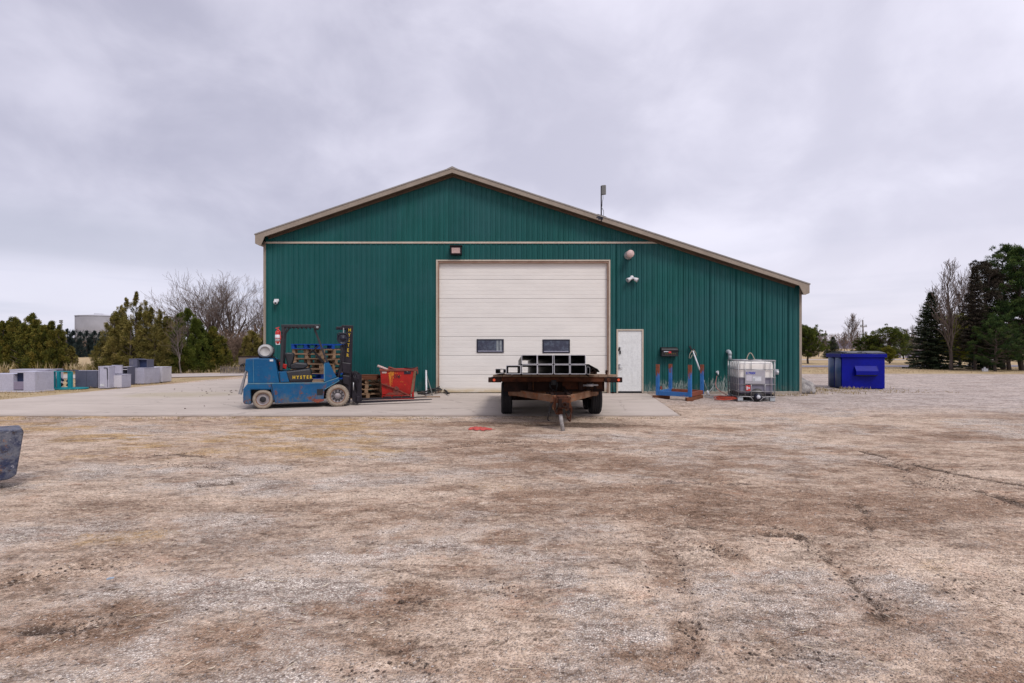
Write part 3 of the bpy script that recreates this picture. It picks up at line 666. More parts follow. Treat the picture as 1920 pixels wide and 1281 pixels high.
    h = n.math('ADD', n.math('MULTIPLY', nf, 0.5), n.math('MULTIPLY', n.mr(pebd, 0.1, 0.6, 1, 0), 0.7))
    h = n.math('ADD', h, n.math('MULTIPLY', nm, 1.4)); h = n.math('ADD', h, n.math('MULTIPLY', big, 1.0))
    n.done(c, 0.95, 0, n.bump(h, 0.016, 0.9), 0.15)
    me.materials.append(n.m)
    o = bpy.data.objects.new('ground', me); COL.objects.link(o); tag(o, 'wide yard of gravel, dirt and dry grass', None, None, 'structure')
build_ground()

def sheet(name, pts, z, mat, thick=0.0, label=None):
    m = MB(); n = len(pts)
    # subdivided strip outline kept simple: one ngon, optional thickness
    if thick: m.add([(x, y, z) for x, y in pts] + [(x, y, z - thick) for x, y in pts],
                    [tuple(range(n)), tuple(reversed(range(n, 2 * n)))] + [(i, (i + 1) % n, n + (i + 1) % n, n + i) for i in range(n)])
    else: m.add([(x, y, z) for x, y in pts], [tuple(range(n))])
    o = m.build(name, mat); tag(o, label, None, None, 'structure'); return o
SL = 0.02
sheet('concrete_slab', [(-14.4, 11.66), (-40, 11.6), (-40, 12.9), (-14.75, 14.8), (-14.4, 17.5), (-14.2, 21.5), (-13.2, 26.2), (-9, 30), (-8.12, 30), (-8.12, 17.56), (4.42, 17.56), (4.40, 17.1), (3.68, 11.66)], SL, M['slab'], 0.16)
sheet('gravel_path', [(-60, 25.2), (-24, 26.0), (-18.5, 26.8), (-15, 29.0), (-11, 31.5), (-6, 33), (-6, 37), (-15, 33.2), (-22, 30.5), (-60, 29.5)], 0.006, M['path'])
sheet('road', [(9, 41.5), (60, 44), (200, 60), (200, 64), (60, 48.5), (9, 45.5)], 0.006, M['road'])
sheet('road', [(9, 66), (250, 74), (250, 80), (9, 71)], 0.006, M['path'])

def scatter_mesh(name, centers, kind, mat, sizes, tint, label, flat=0.5, parent=None, knd='stuff', cat=None):
    """pebbles (squashed octahedra) as one mesh"""
    n = len(centers)
    base = np.array([(1, 0, 0), (0, 1, 0), (-1, 0, 0), (0, -1, 0), (0, 0, 1), (0, 0, -1)], float)
    tri = np.array([(0, 1, 4), (1, 2, 4), (2, 3, 4), (3, 0, 4), (1, 0, 5), (2, 1, 5), (3, 2, 5), (0, 3, 5)])
    v = base[None] * (1 + (rng.random((n, 6, 1)) - .5) * .5) + (rng.random((n, 6, 3)) - .5) * .3
    v = v * sizes[:, None, None] * np.stack([np.ones(n), .6 + rng.random(n) * .5, flat * (.6 + rng.random(n) * .6)], 1)[:, None, :]
    a = rng.random(n) * 6.283; ca, sa = np.cos(a)[:, None], np.sin(a)[:, None]
    vx = v[..., 0] * ca - v[..., 1] * sa; vy = v[..., 0] * sa + v[..., 1] * ca
    v = np.stack([vx, vy, v[..., 2]], -1) + centers[:, None]
    f = tri[None] + (np.arange(n) * 6)[:, None, None]
    return raw_mesh(name, v.reshape(-1, 3), f.reshape(-1, 3), mat, np.repeat(tint, 6), label, parent, knd)
def raw_mesh(name, v, f, mat, tint=None, label=None, parent=None, knd=None, smooth=False):
    me = bpy.data.meshes.new(name); k = f.shape[1]; nf = len(f)
    me.vertices.add(len(v)); me.vertices.foreach_set('co', np.ascontiguousarray(v, np.float32).ravel())
    me.loops.add(nf * k); me.loops.foreach_set('vertex_index', np.ascontiguousarray(f, np.int32).ravel())
    me.polygons.add(nf); me.polygons.foreach_set('loop_start', np.arange(0, nf * k, k, dtype=np.int32))
    if smooth: me.polygons.foreach_set('use_smooth', np.ones(nf, bool))
    if tint is not None:
        a = me.attributes.new('tint', 'FLOAT', 'POINT'); a.data.foreach_set('value', np.asarray(tint, np.float32))
    me.update(); me.validate(); me.materials.append(mat)
    o = bpy.data.objects.new(name, me); COL.objects.link(o)
    if parent is not None: o.parent = parent
    tag(o, label, None, None, knd); return o
def blades(base, dirs, length, width, mat, tint, name, label=None, parent=None, knd=None, bend=0.0):
    """thin tapered leaf or blade: quad (2 tris) from base along dirs"""
    n = len(base)
    d = dirs / np.linalg.norm(dirs, axis=1, keepdims=True)
    r = rng.normal(size=(n, 3)); s = np.cross(d, r); s /= np.linalg.norm(s, axis=1, keepdims=True) + 1e-9
    L = length[:, None]; Wd = width[:, None]
    mid = base + d * L * .5; mid[:, 2] += bend * length
    v = np.stack([base, mid + s * Wd * .5, base + d * L, mid - s * Wd * .5], 1).reshape(-1, 3)
    i = np.arange(n)[:, None] * 4
    f = np.concatenate([i, i + 1, i + 2, i + 3], 1)
    return raw_mesh(name, v, f, mat, np.repeat(tint, 4), label, parent, knd)

def loose_stuff():
    # pebbles, dense near the camera and thinner outwards
    n = 42000
    y = 1.9 + 9.6 * rng.random(n) ** 1.5; x = (rng.random(n) * 2 - 1) * (y * 1.02 + .3)
    f = ground_fields(x, y); keep = rng.random(n) < (0.25 + 0.75 * f['pale']) * (1 - .6 * f['straw'])
    x, y, z = x[keep], y[keep], f['z'][keep]; n = len(x)
    s = 0.003 + 0.006 * rng.random(n) ** 2.2 + (rng.random(n) > .997) * 0.010
    scatter_mesh('gravel', np.stack([x, y, z + s * .15], 1), 0, M['pebble'], s, .12 + .6 * rng.random(n), 'small loose stones strewn over the yard')
    # straw bits lying flat
    n = 3800
    y = 2.0 + 9.6 * rng.random(n) ** 1.2; x = (rng.random(n) * 2 - 1) * (y + .3)
    f = ground_fields(x, y); a = rng.random(n) * 6.283
    blades(np.stack([x, y, f['z'] + .006], 1), np.stack([np.cos(a), np.sin(a), rng.random(n) * .12], 1), .02 + .07 * rng.random(n) ** 2, .003 + .003 * rng.random(n), M['straw'], rng.random(n), 'straw', 'pale straw bits strewn over the yard', None, 'stuff')
    n = 90
    y = 2.2 + 4.6 * rng.random(n); x = (rng.random(n) * 2 - 1) * y
    f = ground_fields(x, y); a = rng.random(n) * 6.283
    blades(np.stack([x, y, f['z'] + .008], 1), np.stack([np.cos(a), np.sin(a), rng.random(n) * .15], 1), .06 + .11 * rng.random(n) ** 2, .004 + .003 * rng.random(n), M['straw'], .35 + .45 * rng.random(n), 'dry_stalks', 'longer pale stalks lying on the near ground', None, 'stuff', .02)
    # dark clods along scrapes
    C = []
    for pts, w, s in RUTS:
        for (x0, y0), (x1, y1) in zip(pts[:-1], pts[1:]):
            k = int(130 * s * max(.4, math.hypot(x1 - x0, y1 - y0)))
            t = rng.random(k); C.append(np.stack([x0 + (x1 - x0) * t + rng.normal(size=k) * w * .95, y0 + (y1 - y0) * t + rng.normal(size=k) * w * .95], 1))
    C = np.concatenate(C); f = ground_fields(C[:, 0], C[:, 1])
    m = C[:, 1] < 11.5; C = C[m]
    s = .003 + .010 * rng.random(len(C)) ** 3
    scatter_mesh('dirt_clods', np.stack([C[:, 0], C[:, 1], f['z'][m] + .004], 1), 0, M['clod'], s, rng.random(len(C)), 'dark earth crumbs along the wheel scrapes')
    # dry grass tufts: edges, verge, foot of hedges
    B = []; T = []; LN = []
    def area(k, fx, fy, h, w=1.0):
        x, y = fx(k), fy(k); keep = fbm(x * 1.6, y * 1.6, 200, 3) > .42
        B.append(np.stack([x[keep], y[keep], np.full(keep.sum(), -.01)], 1)); LN.append(h * (.4 + rng.random(keep.sum())))
    U = lambda a, b: (lambda k: a + (b - a) * rng.random(k))
    area(9000, U(-30, -14.8), U(13.6, 25), .07)
    area(11000, U(-46, -11), U(31.5, 38), .22)
    area(2500, U(-24, -12), U(33, 36), .5)
    area(2500, U(-46, -24), U(31, 33.5), .6)
    area(700, U(9.5, 11.5), U(17.2, 20), .10)
    area(260, U(12.0, 14.0), U(19.2, 19.75), .11)
    area(900, U(11, 15), U(17.8, 19.6), .05)
    area(500, U(7.5, 9.4), U(16.6, 17.45), .07)
    area(9000, U(10, 50), U(32.5, 41), .08)
    area(2000, U(-12, 3.3), U(11.3, 11.62), .03)
    B = np.concatenate(B); LN = np.concatenate(LN); n = len(B)
    d = np.stack([rng.normal(size=n) * .35, rng.normal(size=n) * .35, np.ones(n)], 1)
    blades(B, d, LN, .012 + LN * .05, M['dry_grass'], rng.random(n), 'dry_grass', 'tufts of dry tan grass along the verges', None, 'stuff')
    # leaf litter on the slab
    P = [(470, 723), (379, 734), (397, 735), (432, 735), (433, 737), (291, 740), (405, 733), (372, 729), (388, 739), (440, 757), (372, 771)]
    n = 46
    c = []
    for i in range(n):
        px, py = P[i % len(P)]; X, Y = GP(px + rnd.gauss(0, 26 if i >= 11 else 0), py + rnd.gauss(0, 5 if i >= 11 else 0)); c.append((X, Y, SL + .01))
    scatter_mesh('leaf_litter', np.array(c), 0, M['clod'], .012 + .03 * rng.random(n) ** 2, rng.random(n), 'dark bits of litter on the pale concrete', .35)
loose_stuff()

# hills and far woods
def hills():
    m = MB(); n = 70
    for y, h0, amp, sd_ in ((1400, 12, 26, 3),):
        xs = np.linspace(-2400, 2400, n)
        hs = h0 + amp * fbm(xs * .004, xs * 0 + 2, sd_, 4)
        prof = [(float(a), float(b)) for a, b in zip(xs, hs)]
        vs = []; 
        for a, b in prof: vs += [(a, y, -2), (a, y + 60, b * .8), (a, y + 160, b), (a, y + 700, -5)]
        fs = []
        for i in range(n - 1):
            for k in range(3): fs.append((i * 4 + k, (i + 1) * 4 + k, (i + 1) * 4 + k + 1, i * 4 + k + 1))
        m.add(vs, fs, True)
    tag(m.build('hills', M['hill']), None, None, None, 'structure')
hills()

# ------------------------------------------------------------------ the building
YW = 17.54; SW = F / YW
def WX(px): return (px - 960) / SW
def WZ(py): return CAMH + (HY - py) / SW
XL, XR, XRIDGE, ZR = -8.12, 9.47, -1.93, 7.31
def zt(x): return ZR - (0.337 * (XRIDGE - x) if x < XRIDGE else 0.325 * (x - XRIDGE))
BLD = thing('farm_shed', 'long green ribbed steel shed with a gable front and lean-to side', 'building', (0, YW, 0))

def siding():
    P = 0.1714; ribw, ribd = 0.024, 0.029
    def prof(x0, x1):
        pts = [(x0, 0.0)]; k = math.floor((x0 - XL) / P)
        while XL + k * P < x1:
            c = XL + k * P + 0.06
            for dx, dp in ((-ribw, 0), (-ribw * .45, ribd), (ribw * .45, ribd), (ribw, 0), (0.050, 0), (0.054, .010), (0.068, .010), (0.072, 0)):
                if x0 < c + dx < x1: pts.append((c + dx, dp))
            k += 1
        pts.append((x1, 0.0)); return pts
    def panel(x0, x1, zb, ztf):
        pr = prof(x0, x1); vs = []
        for x, d in pr: vs += [(x, -d, zb), (x, -d, ztf(x))]
        n = len(pr)
        m = MB(); m.add(vs, [(2 * i, 2 * i + 2, 2 * i + 3, 2 * i + 1) for i in range(n - 1)])
        o = m.build('siding_panel', M['siding'], BLD, recalc=False)
        o.location.y = -0.004 * (int(abs(x0) * 7.3) % 2)
    DX0, DX1 = WX(818) , WX(1144); EX0, EX1 = WX(1155.5), WX(1206)
    edges = [XL + .86 * k for k in range(0, 21)] + [XR]
    cuts = sorted(set([round(e, 4) for e in edges] + [round(v, 4) for v in (DX0, DX1, EX0, EX1)]))
    XE = WX(1239)
    for a, b in zip(cuts[:-1], cuts[1:]):
        mid = (a + b) / 2
        zb = 0.06
        if DX0 < mid < DX1: zb = WZ(487.5)
        elif EX0 < mid < EX1: zb = WZ(617.5)
        roof = lambda x: zt(x) - .05
        if mid < XE - .2: panel(a, b, zb, lambda x: 4.945)
        else: panel(a, b, zb, roof)
    for a, b in zip(edges[:-1], edges[1:]):
        if a >= XE - .2: continue
        panel(a, b, 4.985, lambda x: max(zt(x) - .05, 4.986))
    # screws: far too many to single out
    m = MB()
    rows = [0.16 + 0.61 * i for i in range(12)]
    x = XL + 0.11
    while x < XR - .05:
        for z in rows:
            if z > zt(x) - .15: break
            if DX0 - .03 < x < DX1 + .03 and z < 4.45: continue
            if EX0 - .03 < x < EX1 + .03 and z < 2.2: continue
            m.box((x, -0.010, z), (.014, .012, .014))
        x += P
    o = m.build('siding_screws', M['siding'], BLD, recalc=False); o['kind'] = 'stuff'
siding()

def building_shell():
    # trims
    m = MB(); m.bb(XL - .045, XL + .035, -.035, .06, .02, 5.0); m.build('corner_trim', M['tan'], BLD, .004)
    m = MB(); m.bb(XR - .035, XR + .045, -.035, .06, -.02, zt(XR) - .08); m.build('corner_trim', M['tan'], BLD, .004)
    m = MB(); m.bb(XL + .035, WX(1240), -.038, .002, 4.935, 4.995); m.build('belt_trim', M['cream'], BLD, .004)
    m = MB(); m.bb(WX(1206) + .02, XR - .035, -.03, .1, -.10, .085); m.build('foundation_curb', M['foundation'], BLD, .01)
    m = MB(); m.bb(XL + .035, WX(818) - .03, -.012, .1, -.05, .07); m.build('foundation_curb', M['foundation'], BLD, .006)
    # side and back walls, ribbed coarsely
    def ribwall(p0, p1, ztop0, ztop1, name):
        p0, p1 = Vector(p0), Vector(p1); d = p1 - p0; L = d.length; u = d / L; nrm = Vector((u.y, -u.x))
        k = int(L / .1714); vs = []
        for i in range(k + 1):
            for off, dp in ((0, 0), (.05, 0), (.065, .02), (.085, .02), (.1, 0)):
                s_ = min(L, i * .1714 + off); q = p0 + u * s_ + nrm * dp; t = s_ / L
                vs += [(q.x, q.y, 0.0), (q.x, q.y, ztop0 + (ztop1 - ztop0) * t)]
        n = len(vs) // 2; m = MB(); m.add(vs, [(2 * i, 2 * i + 2, 2 * i + 3, 2 * i + 1) for i in range(n - 1)])
        m.build(name, M['siding'], BLD, recalc=False)
    ribwall((XL, 24.4), (XL, .06), zt(XL) - .06, zt(XL) - .06, 'side_wall')
    ribwall((XR, .06), (XR, 24.4), zt(XR) - .06, zt(XR) - .06, 'side_wall')
    ribwall((XRIDGE, 24.4), (XL, 24.4), zt(XRIDGE) - .06, zt(XL) - .06, 'back_wall')
    ribwall((XR, 24.4), (XRIDGE, 24.4), zt(XR) - .06, zt(XRIDGE) - .06, 'back_wall')
    # roof slopes: ribbed steel sheets with thickness
    OH = .32; xl, xr = -8.29, 9.60
    for xa, xb in ((xl, XRIDGE), (XRIDGE, xr)):
        m = MB()
        m.prism([(xa, zt(xa) - .045), (xb, zt(xb) - .045), (xb, zt(xb) - .012), (xa, zt(xa) - .012)], -OH + .012, 24.9)
        k = -OH + .1
        while k < 24.8:
            m.prism([(xa, zt(xa) - .012), (xb, zt(xb) - .012), (xb, zt(xb) + .008), (xa, zt(xa) + .008)], k, k + .04); k += .9
        m.build('roof_slope', M['roof'], BLD)
    # rake fascia, with the boxed eave returns
    th = .15
    def rake(pts, name):
        m = MB(); m.prism(pts, -OH - .02, -OH + .01); return m.build(name, M['tan'], BLD, .004)
    rake([(XRIDGE, ZR - th), (XRIDGE, ZR - .01), (xl, zt(xl) - .01), (xl, zt(xl) - .285), (xl + .14, zt(xl) - .36), (xl + .19, zt(xl) - .36), (xl + .31, zt(xl + .31) - th - .02)][::-1], 'rake_fascia')
    rake([(XRIDGE, ZR - th), (xr - .33, zt(xr - .33) - th), (xr - .19, zt(xr) - .34), (xr - .13, zt(xr) - .34), (xr, zt(xr) - .28), (xr, zt(xr) - .01), (XRIDGE, ZR - .01)], 'rake_fascia')
    for xa, xb in ((xl - .02, XRIDGE), (XRIDGE, xr + .02)):   # dark drip edge on top
        m = MB(); m.prism([(xa, zt(xa) - .009), (xb, zt(xb) - .009), (xb, zt(xb) + .03), (xa, zt(xa) + .03)], -OH - .035, -OH + .03); m.build('drip_edge', M['roof'], BLD)
    for xa, xb in ((xl + .31, XRIDGE), (XRIDGE, xr - .33)):   # soffit in a brown that paints its shade
        m = MB(); m.prism([(xa, zt(xa) - th + .012), (xb, zt(xb) - th + .012), (xb, zt(xb) - th + .03), (xa, zt(xa) - th + .03)], -OH + .012, -.03); m.build('soffit', M['soffit'], BLD)
        m = MB(); m.prism([(xa, zt(xa) - .195), (xb, zt(xb) - .195), (xb, zt(xb) - .145), (xa, zt(xa) - .145)], -.062, -.030); m.build('soffit_shade_strip', M['soffit'], BLD)  # dark strip painted in for the shade below the soffit
    # eave soffits and side fascia / gutters
    for s_, xe, xw in ((-1, xl, XL), (1, xr, XR)):
        m = MB(); a, b = sorted((xe, xw)); m.bb(a + .01, b - .01, -OH + .012, 24.9, zt(xe) - .30, zt(xe) - .28); m.build('eave_soffit', M['tan'], BLD)
        m = MB(); m.bb(xe - .012, xe + .012, -OH + .012, 24.9, zt(xe) - .285, zt(xe) - .02); m.build('eave_fascia', M['tan'], BLD)
    m = MB(); m.prism([(XRIDGE - .18, zt(XRIDGE - .18) + .012), (XRIDGE, ZR + .03), (XRIDGE + .18, zt(XRIDGE + .18) + .012), (XRIDGE + .18, zt(XRIDGE + .18) + .035), (XRIDGE, ZR + .06), (XRIDGE - .18, zt(XRIDGE - .18) + .035)], -OH - .03, 24.9)
    m.build('ridge_cap', M['roof'], BLD)
building_shell()

def roller_door():
    g = holder('garage_door', BLD)
    x0, x1, zt_ = WX(818), WX(1144), WZ(487.5)
    REC = .13
    # frame: bright face trim and reddish wooden jambs in the recess
    for a, b in ((x0, x0 + .05), (x1 - .05, x1)):
        m = MB(); m.bb(a, b, -.045, -.018, .0, zt_); m.build('door_trim', M['cream'], g, .003)
    m = MB(); m.bb(x0 + .05, x1 - .05, -.044, -.019, zt_ - .045, zt_ - .001); m.build('door_trim', M['cream'], g, .003)
    m = MB(); m.bb(x0 + .02, x0 + .085, -.018, REC + .05, 0, zt_ - .02); m.build('door_jamb', M['jamb'], g)
    m = MB(); m.bb(x1 - .085, x1 - .02, -.018, REC + .05, 0, zt_ - .02); m.build('door_jamb', M['jamb'], g)
    m = MB(); m.bb(x0 + .085, x1 - .085, -.018, REC + .05, zt_ - .10, zt_ - .02); m.build('door_jamb', M['jamb'], g)
    a, b = x0 + .088, x1 - .088
    ys = [WZ(p) for p in (738, 703.2, 667, 631.6, 596, 560, 523.8, 490)]
    ys[0] = SL + .012
    for i, (z0, z1) in enumerate(zip(ys[:-1], ys[1:])):
        z0 += .004; z1 -= .004; h = z1 - z0
        pr = [(REC, z0), (REC - .04, z0), (REC - .044, z0 + .012)]
        for t in (.20, .40, .60, .80):
            w = .008
            pr += [(REC - .044, z0 + h * t - w), (REC - .0380, z0 + h * t), (REC - .044, z0 + h * t + w)]
        pr += [(REC - .044, z1 - .015), (REC - .04, z1), (REC, z1)]
        m = MB(); m.prismx(pr, a, b); m.build('door_section', M['door'], g)
    m = MB(); m.bb(a, b, REC - .05, REC, SL - .005, SL + .010); m.build('bottom_seal', M['black'], g)
    for px0, px1, py0, py1, cur in ((893.5, 944.5, 636, 661.5, 1), (1017.5, 1069, 636.5, 662, 0)):
        X0, X1, Z0, Z1 = WX(px0), WX(px1), WZ(py1), WZ(py0)
        w = holder('window', g)
        m = MB(); t = .042
        m.bb(X0, X1, REC - .066, REC - .040, Z0, Z0 + t).bb(X0, X1, REC - .066, REC - .040, Z1 - t, Z1)
        m.bb(X0, X0 + t, REC - .0655, REC - .040, Z0 + t, Z1 - t).bb(X1 - t, X1, REC - .0655, REC - .040, Z0 + t, Z1 - t)
        # frame, pane and curtain are pieces of the door (thing > part > sub-part), so they hang on the holder
        m.build('window_frame', M['window_frame'], g)
        m = MB(); m.bb(X0 + t, X1 - t, REC - .056, REC - .046, Z0 + t, Z1 - t); m.build('window_pane', M['glass'], g)
        m = MB(); m.bb(X0 + t, X1 - t, REC - .062, REC - .052, Z0 + t, Z0 + t + .02); m.build('window_bead', M['cab_light'], g)
        if cur:
            m = MB(); m.bb(X1 - .24, X1 - .17, REC - .059, REC - .0565, Z0 + t + .02, Z1 - t); m.bb(X1 - .14, X1 - .07, REC - .059, REC - .0565, Z0 + t + .02, Z1 - t); m.build('window_strip', M['curtain'], g)
        bpy.data.objects.remove(w)
    # black panel painted in for the dark room behind
    m = MB(); m.bb(x0, x1, REC + .06, REC + .08, 0, zt_); m.build('back_panel', M['black'], g)
roller_door()

def entry_door():
    x0, x1, z1 = WX(1155.5), WX(1206), WZ(617.5)
    g = holder('entry_door', BLD)
    for a, b in ((x0, x0 + .05), (x1 - .05, x1)):
        m = MB(); m.bb(a, b, -.05, .05, .03, z1); m.build('door_frame', M['cream'], g, .004)
    m = MB(); m.bb(x0 + .05, x1 - .05, -.05, .05, z1 - .05, z1); m.build('door_frame', M['cream'], g, .004)
    a, b, c, d = x0 + .055, x1 - .055, .085, z1 - .056
    m = MB(); m.bb(a, b, -.020, .02, c, d); leaf = m.build('door_leaf', M['white'], g, .004)
    w = (b - a)
    for cx in (a + w * .29, a + w * .71):
        for zz0, zz1 in ((.80, .93), (.43, .745), (.075, .365)):
            za, zb = c + (d - c) * zz0, c + (d - c) * zz1; hw = w * .155
            m = MB(); t = .022
            for (p, q, r_, s_) in ((cx - hw, cx + hw, za, za + t), (cx - hw, cx + hw, zb - t, zb), (cx - hw, cx - hw + t, za + t, zb - t), (cx + hw - t, cx + hw, za + t, zb - t)):
                m.bb(p, q, -.0245, -.0205, r_, s_)
            m.bb(cx - hw + .045, cx + hw - .045, -.0240, -.0205, za + .045, zb - .045)
            m.build('door_panel', M['white'], g, .004)
    m = MB(); m.bb(a + .01, b - .01, -.03, .03, .03, .08); m.build('threshold', M['black'], g)
    hx = WX(1161)
    m = MB(); m.bb(hx - .02, hx + .03, -.05, -.021, WZ(657), WZ(651)); m.bb(hx, hx + .045, -.06, -.021, WZ(664), WZ(657.5)); m.bb(hx - .035, hx - .01, -.05, -.021, WZ(658), WZ(654)); m.build('deadbolt_guard', M['black'], g, .006)
    m = MB(); m.cyl((hx, -.02, WZ(684.5)), (hx, -.055, WZ(684.5)), .035, 14).cyl((hx, -.02, WZ(690)), (hx, -.065, WZ(690)), .030, 14).cyl((hx, -.06, WZ(690)), (hx + .10, -.06, WZ(690)), .012, 8); m.build('door_handle', M['galv'], g)
entry_door()

# ---- fixtures on the wall (each its own thing)
def fixtures():
    def L(x, z, y=0.0): return (x, YW - .03 + y, z)
    # wall pack over the big door
    c = L(WX(856), WZ(472)); t = thing('wall_light', 'square bronze flood light above the white roller door', 'light', c)
    w, h = .37, .27
    m = MB(); m.prismx([(0, -h / 2), (-.16, -h / 2 + .02), (-.20, h / 2), (0, h / 2)], -w / 2, w / 2); m.build('housing', M['mast'], t, .01)
    m = MB(); m.prismx([(-.168, -h / 2 + .05), (-.172, -h / 2 + .05), (-.206, h / 2 - .05), (-.200, h / 2 - .05)], -w / 2 + .05, w / 2 - .05); m.build('lens', M['sticker'], t)
    m = MB(); m.bb(-w / 2 - .02, w / 2 + .02, -.24, 0, h / 2, h / 2 + .025); m.build('hood', M['rust_dark'], t, .004)
    # round vent
    c = L(WX(1177.5), WZ(479.5)); t = thing('round_vent', 'round pale vent hood sticking out high on the green wall', 'vent', c)
    m = MB(); m.lathe([(.0, .0), (.135, .0), (.135, -.03), (.095, -.035), (.095, -.26), (.0, -.26)], (0, 0, 0), 'Y', 24); m.build('duct', M['galv'], t)
    m = MB(); m.lathe([(.0, -.22), (.115, -.22), (.123, -.25), (.123, -.34), (.112, -.36), (.0, -.37)], (0, 0, .0), 'Y', 28); m.build('cap', M['sticker'], t)
    # twin security light
    c = L(WX(1184), WZ(524)); t = thing('security_light', 'white twin-head security light between the big door and the lean-to', 'light', c)
    m = MB(); m.lathe([(0, 0), (.06, 0), (.06, -.04), (.045, -.06), (0, -.06)], (0, 0, .06), 'Y', 18); m.cyl((0, -.03, .06), (0, -.09, -.02), .03, 10); m.build('mount', M['white_plastic'], t)
    for s_ in (-1, 1):
        m = MB(); m.cyl((s_ * .02, -.07, .03), (s_ * .16, -.13, -.05), .038, 14, .075); m.cyl((s_ * .16, -.13, -.05), (s_ * .168, -.134, -.055), .075, 14, .072); m.build('lamp_head', M['white_plastic'], t)
        m = MB(); m.cyl((s_ * .169, -.1345, -.0555), (s_ * .172, -.136, -.057), .058, 14); m.build('lens', M['curtain'], t)
    m = MB(); m.cyl((0.02, -.06, -.02), (.02, -.13, -.03), .026, 10); m.build('sensor', M['black'], t)
    # small camera by left corner
    c = L(WX(520), WZ(566)); t = thing('security_camera', 'small white dome camera near the left corner of the shed', 'camera', c)
    m = MB(); m.bb(-.075, .075, -.05, 0, .0, .085); m.build('bracket', M['white_plastic'], t, .012)
    m = MB(); m.lathe([(0, .06), (.05, .055), (.072, .02), (.07, -.03), (.045, -.065), (0, -.08)], (0, -.09, -.02), 'Z', 18); m.build('dome', M['white_plastic'], t)
    m = MB(); m.cyl((.015, -.14, -.05), (.02, -.175, -.06), .028, 12); m.build('lens', M['black'], t)
    # antenna on the roof edge
    ax = (1127 - 960) / (F / 17.25); t = thing('antenna', 'grey panel antenna on a thin pole at the right roof slope', 'antenna', (ax, 17.21, zt(ax) - .03))
    m = MB(); m.cyl((0, 0, -.15), (0, 0, 1.02), .022, 10); m.build('pole', M['mast'], t)
    m = MB(); m.box((-.02, .0, -.02), (.16, .03, .10)); m.box((.02, .02, .06), (.30, .05, .03), Matrix.Rotation(R(18), 3, 'Y')); m.box((-.10, .0, .02), (.12, .04, .04), Matrix.Rotation(R(-25), 3, 'Y')); m.build('bracket', M['window_frame'], t, .004)
    m = MB(); m.box((.075, -.03, .88), (.145, .07, .31), Matrix.Rotation(R(-18), 3, 'Z')); m.build('panel', M['grey_metal'], t, .02)
    m = MB(); m.tube([(.05, -.03, .72), (.055, -.03, .6), (.03, -.02, .5), (.025, 0, .35)], .006, 5); m.tube([(.03, -.01, .30), (.075, -.01, .2), (.07, -.01, .08), (.02, 0, .0)], .008, 5); m.build('cable', M['black'], t)
    # mailbox
    c = L(WX(1252.5), WZ(659.5), .0); t = thing('mailbox', 'black wall mailbox with a red flag beside the entry door', 'mailbox', c)
    w, h = .53, .30
    m = MB(); pr = [(0, -h / 2), (-.18, -h / 2)]
    for i in range(9): a = i / 8 * math.pi / 2; pr.append((-.18 * math.cos(a) if i else -.18, h / 2 - .10 + .10 * math.sin(a)))
    pr.append((0, h / 2)); 
    m.prismx(pr, -w / 2, w / 2); m.build('box', M['black'], t, .006)
    m = MB(); m.bb(-w / 2 - .015, w / 2 + .015, -.205, -.183, h / 2 - .13, h / 2 - .09); m.bb(-w / 2 - .012, w / 2 + .012, -.196, -.183, -h / 2, -h / 2 + .03); m.build('rim', M['mast'], t, .004)
    m = MB(); m.bb(-.20, .0, -.206, -.186, -.01, .015); m.build('flag_arm', M['label_white'], t); m = MB(); m.bb(-.05, .035, -.209, -.186, -.05, .012); m.build('flag', M['label_red'], t)
    m = MB(); 
    for i in range(6): m.bb(-.14 + i * .06, -.12 + i * .06, -.190, -.183, -.075, -.065)
    m.build('studs', M['yellow'], t)
    t2 = MB(); t2.cyl((WX(1270), YW - .05, WZ(658)), (WX(1281), YW - .05, WZ(658.5)), .006, 6); tag(t2.build('wire_hook', M['mast']), 'thin wire stub sticking sideways from the wall beside the mailbox', 'hook')
    # leaning pole tool with rope loop
    a = Vector((WX(1296.5), YW - .10, WZ(656))); yb = 16.75; b = Vector(((1329.5 - 960) * yb / F, yb, .02))
    t = thing('pole_tool', 'long white and black pole leaning on the green wall behind the blue rack', 'tool', tuple(b))
    P = lambda k: tuple(a.lerp(b, k) - b)
    m = MB(); m.cyl(P(.03), P(.46), .023, 10); m.build('upper_tube', M['white_plastic'], t)
    m = MB(); m.cyl(P(.46), P(.50), .016, 8); m.cyl(P(.70), P(.92), .012, 8); m.build('inner_rod', M['grey_metal'], t)
    m = MB(); m.cyl(P(.50), P(.71), .021, 10); m.build('middle_tube', M['white_plastic'], t)
    m = MB(); m.cyl(P(.90), P(1.0), .028, 10); m.build('tip', M['white_plastic'], t)
    q = Vector(P(0)); m = MB(); m.box(q + Vector((-.05, 0, .03)), (.06, .05, .22), Matrix.Rotation(R(-28), 3, 'Y')); m.box(q + Vector((.02, 0, -.03)), (.05, .05, .16), Matrix.Rotation(R(40), 3, 'Y')); m.build('grip_head', M['black'], t, .01)
    m = MB(); m.tube([q + Vector(v) for v in ((-.02, -.02, -.02), (-.10, -.02, -.16), (-.12, -.02, -.27), (-.07, -.02, -.28), (0, -.02, -.14))], .010, 6); m.tube([q + Vector(v) for v in ((.02, -.02, 0), (.09, -.02, -.08), (.13, -.02, -.2))], .010, 6); m.build('rope', M['rope'], t)
    # hose tap and pink hose
    tx = WX(1344); t = thing('wall_tap', 'small white tap on the wall with a pink hose hanging from it', 'tap', L(tx, WZ(699)))
